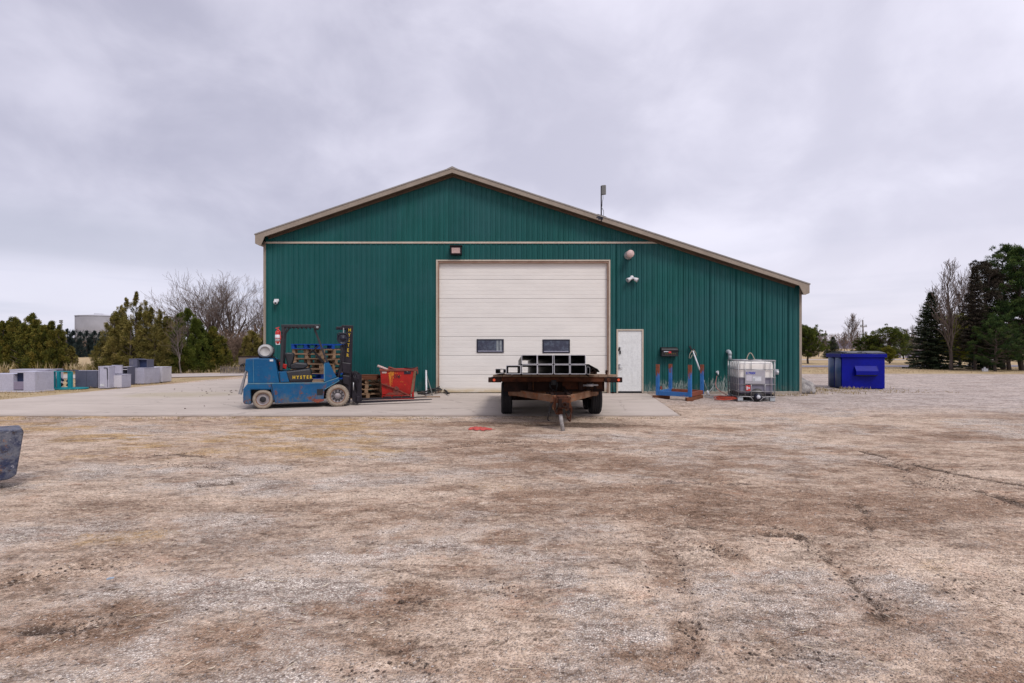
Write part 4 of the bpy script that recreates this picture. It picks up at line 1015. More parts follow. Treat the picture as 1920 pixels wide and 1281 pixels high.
    m = MB(); m.lathe([(0, 0), (.045, 0), (.045, -.03), (0, -.035)], (0, 0, .02), 'Y', 14); m.cyl((0, -.03, .02), (0, -.08, .0), .022, 8); m.cyl((0, -.08, .01), (0, -.09, -.07), .022, 8); m.cyl((-.03, -.07, .05), (.03, -.07, .05), .012, 8); m.build('spout', M['white_plastic'], t)
    m = MB(); m.cyl((0, -.09, -.07), (0, -.09, -.12), .02, 8); m.build('coupling', M['black'], t)
    h = MB(); pts = []
    for px, py, dy in ((1344, 705, .1), (1343, 712, .1), (1341.5, 720, .12), (1344, 728, .2), (1350, 733.5, .35), (1358, 738, .6), (1366, 742.5, .95)):
        Y = YW - dy - .03; x, z = XZ(px, py, Y); pts.append((x, Y, max(z, .02)))
    def smooth(p, k=4):
        out = []
        p = [Vector(v) for v in p]
        for i in range(len(p) - 1):
            p0, p1, p2, p3 = p[max(i - 1, 0)], p[i], p[i + 1], p[min(i + 2, len(p) - 1)]
            for j in range(k):
                s_ = j / k; out.append(.5 * ((2 * p1) + (p2 - p0) * s_ + (2 * p0 - 5 * p1 + 4 * p2 - p3) * s_ * s_ + (3 * p1 - p0 - 3 * p2 + p3) * s_ ** 3))
        out.append(p[-1]); return out
    globals()['smooth'] = smooth
    h.tube(smooth(pts), .015, 8); tag(h.build('hose', M['pink_hose']), 'faded pink hose hanging from the white wall tap to the ground', 'hose')
    # orange coil on the ground
    m = MB(); pts = []; cx, cy = GP(1367, 750)
    for i in range(7 * 18):
        a_ = i / 18 * 2 * math.pi; k = i / 126
        pts.append((cx + (.30 - .12 * math.sin(k * 17)) * math.cos(a_ + .3 * math.sin(k * 9)) + rnd.gauss(0, .006), cy + .05 + (.24 - .06 * math.sin(k * 7)) * math.sin(a_), .015 + .085 * abs(math.sin(k * 11 + a_ * .5)) * (.4 + .6 * k)))
    pts += [(cx - .35, cy - .2, .02), (cx - .45, cy - .05, .015)]
    m.tube(pts, .0095, 6); tag(m.build('hose_coil', M['orange_hose']), 'tangled orange hose coil on the ground beside the plastic tank', 'hose')
    m = MB()
    pp = [GP(1322, 745.5), GP(1340, 747), GP(1352, 745), GP(1346, 743)]
    m.tube(smooth([(x, y, .02) for x, y in pp]), .012, 6); tag(m.build('hose', M['grey_pvc']), 'thin grey hose lying on the ground between rack and orange coil', 'hose')
    m = MB(); pts = []
    for px, py, dy in ((1339, 720, .08), (1335, 728, .15), (1328, 736, .5), (1320, 743, .9)):
        Y = YW - dy - .03; x, z = XZ(px, py, Y); pts.append((x, Y, max(z, .02)))
    m.tube(smooth(pts), .009, 6); tag(m.build('cord', M['grey_pvc']), 'thin grey cord sloping from the wall to the ground behind the rack', 'cord')
    # elbow pipe
    t = thing('vent_pipe', 'grey plastic elbow pipe coming out of the wall left of the tank', 'pipe', L(WX(1363.5), WZ(661)))
    m = MB(); m.tube([(0, .02, .03), (0, -.06, .035), (.005, -.13, .02), (.01, -.16, -.03), (.01, -.165, -.09)], .062, 14); m.build('elbow', M['grey_pvc'], t)
    m = MB(); m.cyl((.01, -.165, -.075), (.012, -.165, -.24), .052, 14); m.build('spout', M['grey_pvc'], t)
    # outlet cover
    t = thing('outlet_cover', 'grey weatherproof outlet cover right of the plastic tank', 'outlet', L(WX(1455.5), WZ(697.5)))
    m = MB(); m.bb(-.055, .055, -.03, 0, -.085, .085); m.build('box', M['grey_pvc'], t, .01)
    m = MB(); m.lathe([(0, -.09), (.035, -.085), (.045, -.06), (.045, -.03), (0, -.03)], (0, 0, -.0), 'Y', 14); m.build('cover', M['white_plastic'], t)
    # rod leaning at door jamb
    m = MB(); Y = 17.38; a_ = XZ(1147.5, 707, Y); b_ = XZ(1149.5, 740, Y)
    m.cyl((a_[0], Y + .05, a_[1]), (b_[0], Y, .03), .012, 8); m.cyl((b_[0], Y, .03), (b_[0], Y, .07), .03, 8); tag(m.build('iron_rod', M['rust_dark']), 'thin iron rod leaning beside the right jamb of the big door', 'rod')
fixtures()

# ------------------------------------------------------------------ lettering
def text_obj(s, size, mat, name, parent, loc, rot=(R(90), 0, 0), extrude=.0015, bold=.0, sx=1.0, shear=0.0, align='CENTER'):
    cu = bpy.data.curves.new('lettering', 'FONT'); cu.body = s; cu.size = size; cu.extrude = extrude; cu.offset = bold
    cu.align_x = align; cu.align_y = 'CENTER'; cu.shear = shear; cu.resolution_u = 3
    tmp = bpy.data.objects.new('tmp', cu); COL.objects.link(tmp)
    dg = bpy.context.evaluated_depsgraph_get(); me = bpy.data.meshes.new_from_object(tmp.evaluated_get(dg))
    bpy.data.objects.remove(tmp); me.materials.clear(); me.materials.append(mat)
    o = bpy.data.objects.new(name, me); COL.objects.link(o); o.parent = parent; o.location = loc; o.rotation_euler = rot; o.scale = (sx, 1, 1)
    return o

# ------------------------------------------------------------------ forklift
def forklift():
    YN = 12.78; WD = 1.30; TH = R(19.5); cT, sT = math.cos(TH), math.sin(TH)
    X0 = (456 - 960) * YN / F
    fk = thing('forklift', 'worn blue forklift with black mast and bottle on its tail, parked left of the door', 'forklift', (X0, YN, SL), TH)
    def q(x, y):      # survey coordinates of the side view -> local X, Z on the turned side plane
        px = 440 + x / 6.744; py = 590 + y / 6.744; k = (px - 960) / F
        u = (k * YN - X0) / (cT - k * sT); Y = YN + u * sT
        return (u, CAMH - (py - HY) * Y / F + .03 * u / 2.6)
    def wp(x, y, z): return (X0 + x * cT - y * sT, YN + x * sT + y * cT, SL + z)
    def poly(pts): return [q(*p) for p in pts][::-1] if True else None
    def pr(name, pts, y0, y1, mat, bev=.012):
        m = MB(); m.prism([q(*p) for p in pts], y0, y1); return m.build(name, mat, fk, bev)
    # tail counterweight, with a slanted rear and wheel notch
    pr('counterweight', [(135, 572), (232, 566), (480, 570), (512, 600), (566, 872), (566, 884), (160, 884), (163, 735), (124, 720)], .03, WD - .03, M['fblue'], .03)
    pr('counterweight_foot', [(158, 888), (466, 888), (462, 965), (200, 962), (205, 1150), (120, 1145), (103, 1115), (105, 955)], .0, WD, M['fblue'], .03)
    pr('counterweight_edge', [(160, 878), (566, 878), (566, 890), (160, 890)], -.004, .02, M['fblue_edge'], 0)
    m = MB(); z0 = q(0, 1000)[1]; a = q(205, 0)[0]; b = q(505, 0)[0]
    m.bb(a, b, .27, WD - .27, .18, q(0, 960)[1]); m.build('rear_axle_box', M['mast'], fk)
    # body side skirts
    pr('side_body', [(452, 884), (1128, 884), (1172, 868), (1312, 822), (1322, 845), (1135, 962), (1126, 1088), (1020, 1096), (1000, 1120), (520, 1134), (490, 1100), (462, 965)], .0, .05, M['fblue'], .008)
    pr('side_body', [(452, 884), (1128, 884), (1312, 822), (1322, 845), (1135, 962), (1126, 1088), (1020, 1096), (520, 1134), (462, 965)], WD - .05, WD, M['fblue'], .008)
    pr('chassis', [(480, 900), (1120, 900), (1125, 1075), (520, 1115)], .055, WD - .055, M['mast'], 0)
    pr('front_chassis', [(1130, 880), (1300, 850), (1420, 900), (1420, 1060), (1130, 1060)], .30, WD - .30, M['mast'], 0)
    pr('body_edge', [(452, 878), (1132, 878), (1180, 858), (1312, 814), (1316, 824), (1180, 868), (1135, 889), (452, 889)], -.006, .012, M['fblue_edge'], 0)
    pr('fender_edge', [(1322, 850), (1326, 860), (1143, 968), (1134, 962)], -.006, .02, M['fblue_edge'], 0)
    pr('step_hole', [(1040, 962), (1122, 962), (1116, 1040), (1040, 1040)], -.004, .03, M['black'], 0)
    pr('step', [(1010, 1090), (1128, 1088), (1128, 1110), (1050, 1135), (1000, 1120)], -.02, .06, M['hopper_dark'], .006)
    pr('deck', [(980, 868), (1130, 868), (1130, 876), (980, 876)], .03, WD - .03, M['wood_old'], 0)
    pr('rear_cowl', [(545, 738), (650, 738), (690, 870), (572, 874)], .02, WD - .02, M['fblue'], .01)
    pr('front_cowl', [(1140, 640), (1192, 628), (1288, 812), (1172, 862), (1128, 872)], .0, .05, M['fblue'], .008)
    pr('front_cowl', [(1140, 640), (1192, 628), (1288, 812), (1172, 862), (1128, 872)], WD - .05, WD, M['fblue'], .008)
    pr('dash', [(1142, 660), (1192, 640), (1270, 800), (1150, 820)], .06, WD - .06, M['mast'], .01)
    # black hood with lettering
    pr('engine_hood', [(640, 738), (948, 704), (962, 740), (978, 858), (690, 866)], .03, WD - .30, M['vinyl'], .03)
    pr('hood_base', [(690, 862), (980, 856), (980, 880), (690, 880)], .04, WD - .3, M['mast'], 0)
    c = q(855, 812); text_obj('H Y S T E R', .108, M['yellow'], 'lettering', fk, (c[0], .024, c[1]), bold=.004, sx=.86)
    for a_, b_ in (((462, 886), (508, 1128)), ((566, 742), (576, 880)), ((232, 572), (240, 880))):
        m = MB(); p0, p1 = q(*a_), q(*b_); w_ = .008 if a_[0] != 232 else .004; yy = (-.003 if a_[0] == 462 else .018); m.prism([(p0[0] - w_, p0[1]), (p1[0] - w_, p1[1]), (p1[0] + w_, p1[1]), (p0[0] + w_, p0[1])], yy, yy + .02); m.build('panel_gap', M['black'] if a_[0] != 232 else M['fblue_edge'], fk)  # pale line near the tail takes the painted edge highlight
    m = MB(); a_, b_ = q(1128, 760), q(1290, 812); m.bb(a_[0], a_[0] + .02, -.004, .02, q(0, 870)[1], q(0, 640)[1]); m.build('cowl_edge', M['fblue_edge'], fk)
    # seat
    pr('seat_back', [(618, 520), (640, 498), (718, 500), (742, 530), (725, 610), (690, 700), (655, 700), (650, 640)], .36, .92, M['vinyl'], .03)
    pr('seat_cushion', [(690, 655), (760, 628), (905, 640), (918, 665), (915, 690), (860, 712), (690, 715)], .36, .92, M['vinyl'], .03)
    pr('seat_belt_reel', [(590, 640), (650, 650), (640, 715), (590, 690)], .30, .36, M['hopper_red'], .01)
    pr('hose_bundle', [(515, 580), (570, 600), (600, 660), (580, 735), (550, 735), (520, 640)], .40, .80, M['mast'], .02)
    pr('filter', [(545, 620), (575, 620), (580, 660), (550, 660)], .30, .40, M['hopper_red'], .01)
    # overhead guard: four posts, side rails, cross bars
    for y0 in (.06, WD - .42):
        m = MB(); y = y0 + .03
        a, b = q(610, 160), q(585, 722); m.bar((a[0], y, a[1]), (b[0], y, b[1]), .065, .06); m.build('guard_post', M['vinyl'], fk, .006)
        m = MB(); a, b = q(1012, 205), q(1172, 628); m.bar((a[0], y, a[1]), (b[0], y, b[1]), .05, .06); m.build('guard_post', M['vinyl'], fk, .006)
        m = MB(); a, b = q(585, 155), q(1085, 155); m.bar((a[0], y, a[1]), (b[0], y, b[1] - .005), .07, .06); a, b = q(600, 240), q(660, 175); m.bar((a[0] + .03, y, a[1]), (b[0], y, b[1]), .04, .04); m.build('guard_rail', M['vinyl'], fk, .006)
    for i in range(8):
        x = q(620 + i * 55, 0)[0]; m = MB(); m.bb(x - .015, x + .015, .12, WD - .42, q(0, 158)[1] - .02, q(0, 158)[1] + .02); m.build('guard_bar', M['vinyl'], fk)
    c = q(1035, 185); m = MB(); m.box((c[0], .03, c[1]), (.13, .10, .10), Matrix.Rotation(R(18), 3, 'Y')); m.build('work_light', M['black'], fk, .02)
    m = MB(); m.box((c[0] + .02, -.022, c[1] + .01), (.055, .02, .05)); m.build('light_lens', M['curtain'], fk, .008)
    # steering column and levers
    m = MB(); a, b = q(935, 530), q(1050, 425); m.bar((a[0], .5, a[1]), (b[0], .5, b[1]), .02)
    a, b = q(990, 480), q(1130, 640); m.bar((a[0], .6, a[1]), (b[0], .6, b[1]), .05); 
    for k in range(4):
        a, b = q(1010 + 22 * k, 520 + 8 * k), q(1120 + 6 * k, 650); m.bar((a[0], .28 + .05 * k, a[1]), (b[0], .3 + .05 * k, b[1]), .014)
    m.build('levers', M['black'], fk)
    m = MB(); pts = []; c0 = q(990, 478)
    for i in range(25):
        a = i / 24 * 2 * math.pi; v = Vector((math.cos(a) * .17, math.sin(a) * .17, 0)); v.rotate(Matrix.Rotation(R(-38), 3, 'Y')); pts.append((c0[0] + v.x, .60 + v.y, c0[1] + v.z + .02))
    m.tube(pts, .014, 6); m.build('steering_wheel', M['black'], fk)
    # gas bottle
    c = q(376, 476); r = .168
    m = MB(); m.lathe([(0, .16), (.10, .16), (.11, .14), (.125, .14), (.150, .165), (r, .215), (r, .82), (.14, .87), (.08, .89), (0, .89)], (c[0], 0, c[1]), 'Y', 36); b_ = m.build('gas_bottle', M['tank_grey'], fk)
    m = MB(); m.lathe([(.105, .135), (.118, .120), (.128, .135), (.118, .15)], (c[0], 0, c[1]), 'Y', 36, True); m.build('bottle_collar', M['tank_grey'], b_)
    m = MB(); m.lathe([(r + .001, .40), (r + .008, .40), (r + .008, .44), (r + .001, .44)], (c[0], 0, c[1]), 'Y', 36, True); m.lathe([(r + .001, .64), (r + .008, .64), (r + .008, .68), (r + .001, .68)], (c[0], 0, c[1]), 'Y', 36, True)
    m.build('bottle_strap', M['mast'], b_)
    m = MB(); a = q(292, 560)[0]; b = q(470, 560)[0]; z = q(0, 566)[1]; m.bb(a, b, .25, .85, z, z + .045); m.bb(a, a + .03, .3, .35, z, z + .14); m.bb(b - .03, b, .3, .35, z, z + .14); m.build('bottle_cradle', M['mast'], fk, .004)
    m = MB(); m.tube([(q(455, 545)[0], .2, q(455, 545)[1]), (q(500, 570)[0], .2, q(0, 560)[1]), (q(545, 640)[0], .3, q(0, 640)[1])], .012, 6); m.build('gas_hose', M['black'], fk)
    a, b = q(442, 582), q(485, 606); m = MB(); m.bb(a[0], b[0], .022, .029, b[1], a[1]); m.build('sticker', M['label_white'], fk)
    # wheels
    def wheel(cx, cy, r, w, y0, bolts):
        c = q(cx, cy); h = holder('wheel', fk, (c[0], y0, r))
        m = MB(); m.lathe([(r * .66, .02), (r * .70, .0), (r * .90, .0), (r * .97, .02), (r, .05), (r, w - .05), (r * .97, w - .02), (r * .9, w), (r * .66, w), (r * .64, w - .03), (r * .64, .05)], (0, 0, 0), 'Y', 44, True)
        if bolts:
            for i in range(30):
                a = i / 30 * 2 * math.pi; m.box((r * .985 * math.cos(a), .028, r * .985 * math.sin(a)), (.02, .06, .018), Matrix.Rotation(-a, 3, 'Y'))
        m.build('tyre', M['tyre_dusty'], h)
        m = MB(); m.lathe([(r * .66, .03), (r * .62, .02), (r * .56, .045), (r * .40, .05), (r * .30, .03), (r * .22, .03), (r * .20, .015), (0, .015)], (0, 0, 0), 'Y', 40)
        m.build('rim', M['rim'], h)
        m = MB(); m.lathe([(r * .70, .012), (r * .66, .006), (r * .62, .012), (r * .60, .034), (r * .70, .034)], (0, 0, 0), 'Y', 40, True); m.build('rim_ring', M['rust_tan'], h)
        m = MB()
        if bolts:
            m.lathe([(r * .36, .044), (r * .36, .02), (r * .32, .015), (r * .29, .04)], (0, 0, 0), 'Y', 28, True)
            for i in range(10):
                a = i / 10 * 2 * math.pi; m.cyl((r * .47 * math.cos(a), .05, r * .47 * math.sin(a)), (r * .47 * math.cos(a), .018, r * .47 * math.sin(a)), .020, 6)
        else:
            m.lathe([(r * .30, .028), (r * .30, .008), (r * .24, .004), (r * .12, .0), (0, .0)], (0, 0, 0), 'Y', 24)
        m.build('hub', M['black'], h)
    for y0 in (.02, WD - .22): wheel(355, 1105, .236, .20, y0, False) if y0 < .1 else wheel(355, 1105, .236, .20, y0, False)
    for y0 in (-.03, WD - .23): wheel(1303, 1060, .277, .26, y0, True)
    # mast, leaning very slightly
    def bm(name, pts, y0, y1, mat, bev=.006): return pr(name, pts, y0, y1, mat, bev)
    for y0 in (.16, WD - .28):
        bm('mast_rail', [(1412, 240), (1500, 238), (1480, 700), (1462, 1150), (1380, 1150), (1392, 700)], y0, y0 + .12, M['mast'])
        bm('inner_mast_rail', [(1420, 160), (1505, 160), (1498, 470), (1485, 800), (1470, 1140), (1440, 1140), (1455, 700)], y0 + .13, y0 + .19, M['mast'])
    bm('mast_cross', [(1362, 152), (1506, 158), (1502, 245), (1440, 235), (1425, 200), (1290, 196), (1288, 172), (1350, 172)], .17, WD - .17, M['mast'])
    bm('mast_cross', [(1385, 640), (1480, 640), (1478, 720), (1385, 720)], .29, WD - .29, M['mast'])
    bm('lift_cylinder', [(1350, 400), (1405, 400), (1392, 700), (1345, 720)], .56, .74, M['mast'], .03)
    bm('mast_guard', [(1345, 420), (1398, 400), (1392, 620), (1350, 760), (1300, 840), (1330, 640)], .12, .20, M['mast'])
    bm('mast_bracket', [(1355, 625), (1475, 640), (1462, 780), (1365, 760)], .10, .155, M['mast'], .02)
    bm('mast_bracket', [(1365, 790), (1460, 800), (1450, 930), (1370, 900)], .10, .155, M['mast'], .02)
    bm('tilt_cylinder', [(1190, 740), (1340, 790), (1335, 830), (1200, 790)], .32, .40, M['mast'], .01)
    c = q(1370, 325); m = MB()
    m.lathe([(0, .02), (.05, .02), (.055, .045), (.125, .05), (.130, .03), (.145, .03), (.148, .06), (.148, .10), (.12, .12), (0, .12)], (c[0], 0, c[1]), 'Y', 36)
    for i in range(8):
        a = i / 8 * 2 * math.pi; m.box((c[0] + .09 * math.cos(a), .04, c[1] + .09 * math.sin(a)), (.07, .012, .014), Matrix.Rotation(-a, 3, 'Y'))
    m.build('hose_reel', M['window_frame'], fk)
    m = MB(); a = q(1378, 200); m.bb(a[0] - .012, a[0] + .012, .06, .08, q(0, 250)[1], a[1] + .02); m.build('reel_pin', M['galv'], fk)
    m = MB(); m.tube([(q(1300, 0)[0], .08, q(0, 290)[1]), (q(1302, 0)[0], .08, q(0, 240)[1]), (q(1320, 0)[0], .08, q(0, 228)[1]), (q(1400, 0)[0], .08, q(0, 232)[1])], .012, 6)
    m.tube([(q(1360, 0)[0], .1, q(0, 400)[1]), (q(1355, 0)[0], .1, q(0, 550)[1]), (q(1330, 0)[0], .1, q(0, 690)[1]), (q(1290, 0)[0], .2, q(0, 800)[1])], .014, 6); m.build('hydraulic_hose', M['black'], fk)
    for i, ch in enumerate('HYSTER'):
        x, y = 1458 - i * 5.2, 218 + i * 64.5
        c = q(x, y); o = text_obj(ch, .120, M['yellow'], 'lettering', fk, (c[0], .152, c[1]), bold=.002, sx=.78)
    # carriage and forks
    bm('carriage_plate', [(1490, 760), (1590, 770), (1592, 1150), (1555, 1165), (1490, 1120)], .18, .24, M['mast'])
    bm('carriage_plate', [(1490, 760), (1590, 770), (1592, 1150), (1555, 1165), (1490, 1120)], WD - .24, WD - .18, M['mast'])
    for za, zb in ((790, 850), (1060, 1130)):
        bm('carriage_bar', [(1545, za), (1582, za), (1582, zb), (1545, zb)], .08, WD - .08, M['mast'])
    m = MB()
    for k in range(5):
        a = q(1495 + 12 * k, 770 + (k % 2) * 18); b = q(1505 + 11 * k, 900 + 30 * k); m.tube([(a[0], .14 - .01 * k, a[1]), ((a[0] + b[0]) / 2 + .02, .11, (a[1] + b[1]) / 2), (b[0], .14, b[1])], .010, 5)
    m.tube([(q(1480, 0)[0], .12, q(0, 830)[1]), (q(1520, 0)[0], .09, q(0, 745)[1]), (q(1580, 0)[0], .12, q(0, 780)[1])], .011, 6)
    m.build('hydraulic_hose', M['mast'], fk)
    m = MB(); a = q(1505, 1000); m.cyl((a[0], .12, q(0, 1010)[1]), (a[0], .12, q(0, 900)[1]), .014, 8); m.build('cylinder_rod', M['galv'], fk)
    for y0 in (.20, WD - .34):
        m = MB(); x0, x1 = q(1588, 0)[0], q(1588, 0)[0] + 1.90; z = .045
        m.prism([(x0, z), (x1, z + .03), (x1, z + .042), (x0 + .5, z + .052), (x0 + .055, z + .055), (x0 + .05, .80), (x0, .80)], y0, y0 + .14); m.build('fork', M['mast'], fk, .004)
    # fire extinguisher hangs from the rear post
    c = q(545, 280); t = thing('fire_extinguisher', 'red and white fire extinguisher strapped to the rear post of the forklift', 'extinguisher', wp(c[0], .05, c[1]), TH)
    m = MB(); m.lathe([(0, -.21), (.055, -.205), (.062, -.17), (.062, .07), (.05, .11), (.02, .13), (0, .13)], (0, 0, 0), 'Z', 20); m.build('cylinder', M['red'], t)
    m = MB(); m.lathe([(.0635, -.14), (.0655, -.14), (.0655, .02), (.0635, .02)], (0, 0, 0), 'Z', 20, True); m.build('label', M['label_white'], t)
    m = MB(); m.lathe([(.0635, -.075), (.067, -.075), (.067, -.055), (.0635, -.055)], (0, 0, 0), 'Z', 20, True); m.build('strap', M['red'], t)
    m = MB(); m.cyl((0, 0, .13), (0, 0, .17), .022, 10); m.box((-.01, 0, .19), (.09, .03, .02), Matrix.Rotation(R(-20), 3, 'Y')); m.tube([(.01, -.03, .15), (.05, -.05, .1), (.065, -.06, -.05), (.06, -.06, -.12)], .010, 6); m.build('valve', M['label_red'], t)
    m = MB(); m.box((.0, -.02, -.19), (.09, .06, .07)); m.build('inspection_tag', M['label_white'], t)
    m = MB(); m.bb(.05, .11, -.02, .02, -.02, .005); m.bb(.04, .11, -.015, .015, .07, .09); m.build('bracket', M['black'], t)
    # steel ramp plate leaning against the tail
    m = MB(); m.prism([XZ(447, 738.5, 13.15), XZ(453, 740, 13.15), XZ(463.5, 694, 13.15), XZ(461, 693, 13.15)], 13.13, 13.17); o = m.build('steel_plate', M['galv'], None, .004); tag(o, 'flat grey steel plate leaning against the tail of the forklift', 'plate')
forklift()

# ------------------------------------------------------------------ pallets
def make_pallet(mat, label, group, w=1.2, d=1.0):
    t = thing('pallet', label, 'pallet', (0, 0, 0), 0, group)
    h = .144
    def piece(name, c, dm):
        m = MB(); m.box(c, dm); return m.build(name, mat, t)
    first = {}
    for i in range(7):
        y = -d / 2 + .05 + i * (d - .1) / 6
        if 'top' not in first: first['top'] = piece('deck_board', (0, 0, 0), (w, .098, .02)); o = first['top']
        else: o = dup_part(first['top'])
        o.location = (rnd.gauss(0, .006), y, h - .010); o.rotation_euler = (0, 0, rnd.gauss(0, .006))
    for i in range(3):
        y = -d / 2 + .055 + i * (d - .11) / 2
        o = dup_part(first['top']); o.location = (0, y, .010)
    for i in range(3):
        x = -w / 2 + .05 + i * (w - .1) / 2
        if 'str' not in first: first['str'] = piece('stringer_board', (0, 0, 0), (.10, d, .02)); o = first['str']
        else: o = dup_part(first['str'])
        o.location = (x, 0, h - .031)
        for j in range(3):
            y = -d / 2 + .06 + j * (d - .12) / 2
            if 'blk' not in first: first['blk'] = piece('block', (0, 0, 0), (.12, .10, .083)); o = first['blk']
            else: o = dup_part(first['blk'])
            o.location = (x * .985, y, .0615)
    return t
def pallets():
    W_, B_ = M['wood'], M['wood_blue']
    pw = make_pallet(W_, 'x', None); pb = make_pallet(B_, 'x', None); used = {'w': 0, 'b': 0}
    names = ['bottom', 'second from the bottom', 'third from the bottom', 'fourth from the bottom', 'fifth from the bottom', 'sixth from the bottom', 'seventh from the bottom', 'eighth from the bottom', 'ninth from the bottom', 'top', 'top']
    def stack(seq, x, y, rz, nm, grp, jit=.03):
        z = SL
        n = len(seq)
        for i, k in enumerate(seq):
            p = (pw if k == 'w' else pb)
            o = p if not used[k] else copy_tree(p)
            used[k] = 1
            o.location = (x + rnd.gauss(0, jit), y + rnd.gauss(0, jit), z); o.rotation_euler = (0, 0, rz + rnd.gauss(0, .035)); z += .146
            where = 'top' if i == n - 1 else ('second from the top' if i == n - 2 else names[i])
            col = 'blue painted' if k == 'b' else 'bare wood'
            tag(o, '%s pallet, %s of the %s' % (col, where, nm), 'pallet', grp)
    s = F / 15.9
    stack('wwbbbwwwwwb', (594 - 960) / s, 16.15, R(-24), 'tall stack behind the forklift', 'pallets stacked behind the forklift')
    stack('wwww', (677 - 960) * 16.05 / F, 16.3, R(-62), 'low stack right of the forklift mast', 'pallets in the low stack beside the mast', .015)
    m = MB(); m.box((0, 0, .02), (.62, .5, .09), Matrix.Rotation(R(3), 3, 'X')); m.box((.05, .0, .085), (.5, .3, .03)); o = m.build('board_pile', M['wood_red'], None, .004); o.location = ((688 - 960) * 15.8 / F, 15.95, SL + .59); tag(o, 'reddish boards lying on top of the low pallet stack', 'boards')
    # scraps of board in front
    for x, y, rz, L_, lab in ((705, 741.5, .12, .62, 'pale warped board scrap nearest the low pallet stack'), (699, 743.5, .3, .4, 'shorter board scrap lying in front of the warped one')):
        X, Y = GP(x, y); m = MB(); m.box((0, 0, 0), (L_, .30, .02)); m.box((.05, .05, .025), (L_ * .7, .22, .018), Matrix.Rotation(R(8), 3, 'Z'))
        o = m.build('board_scrap', M['wood_old']); o.location = (X, Y, SL + .03); o.rotation_euler = (R(2), R(-3), rz); tag(o, lab, 'board')
pallets()

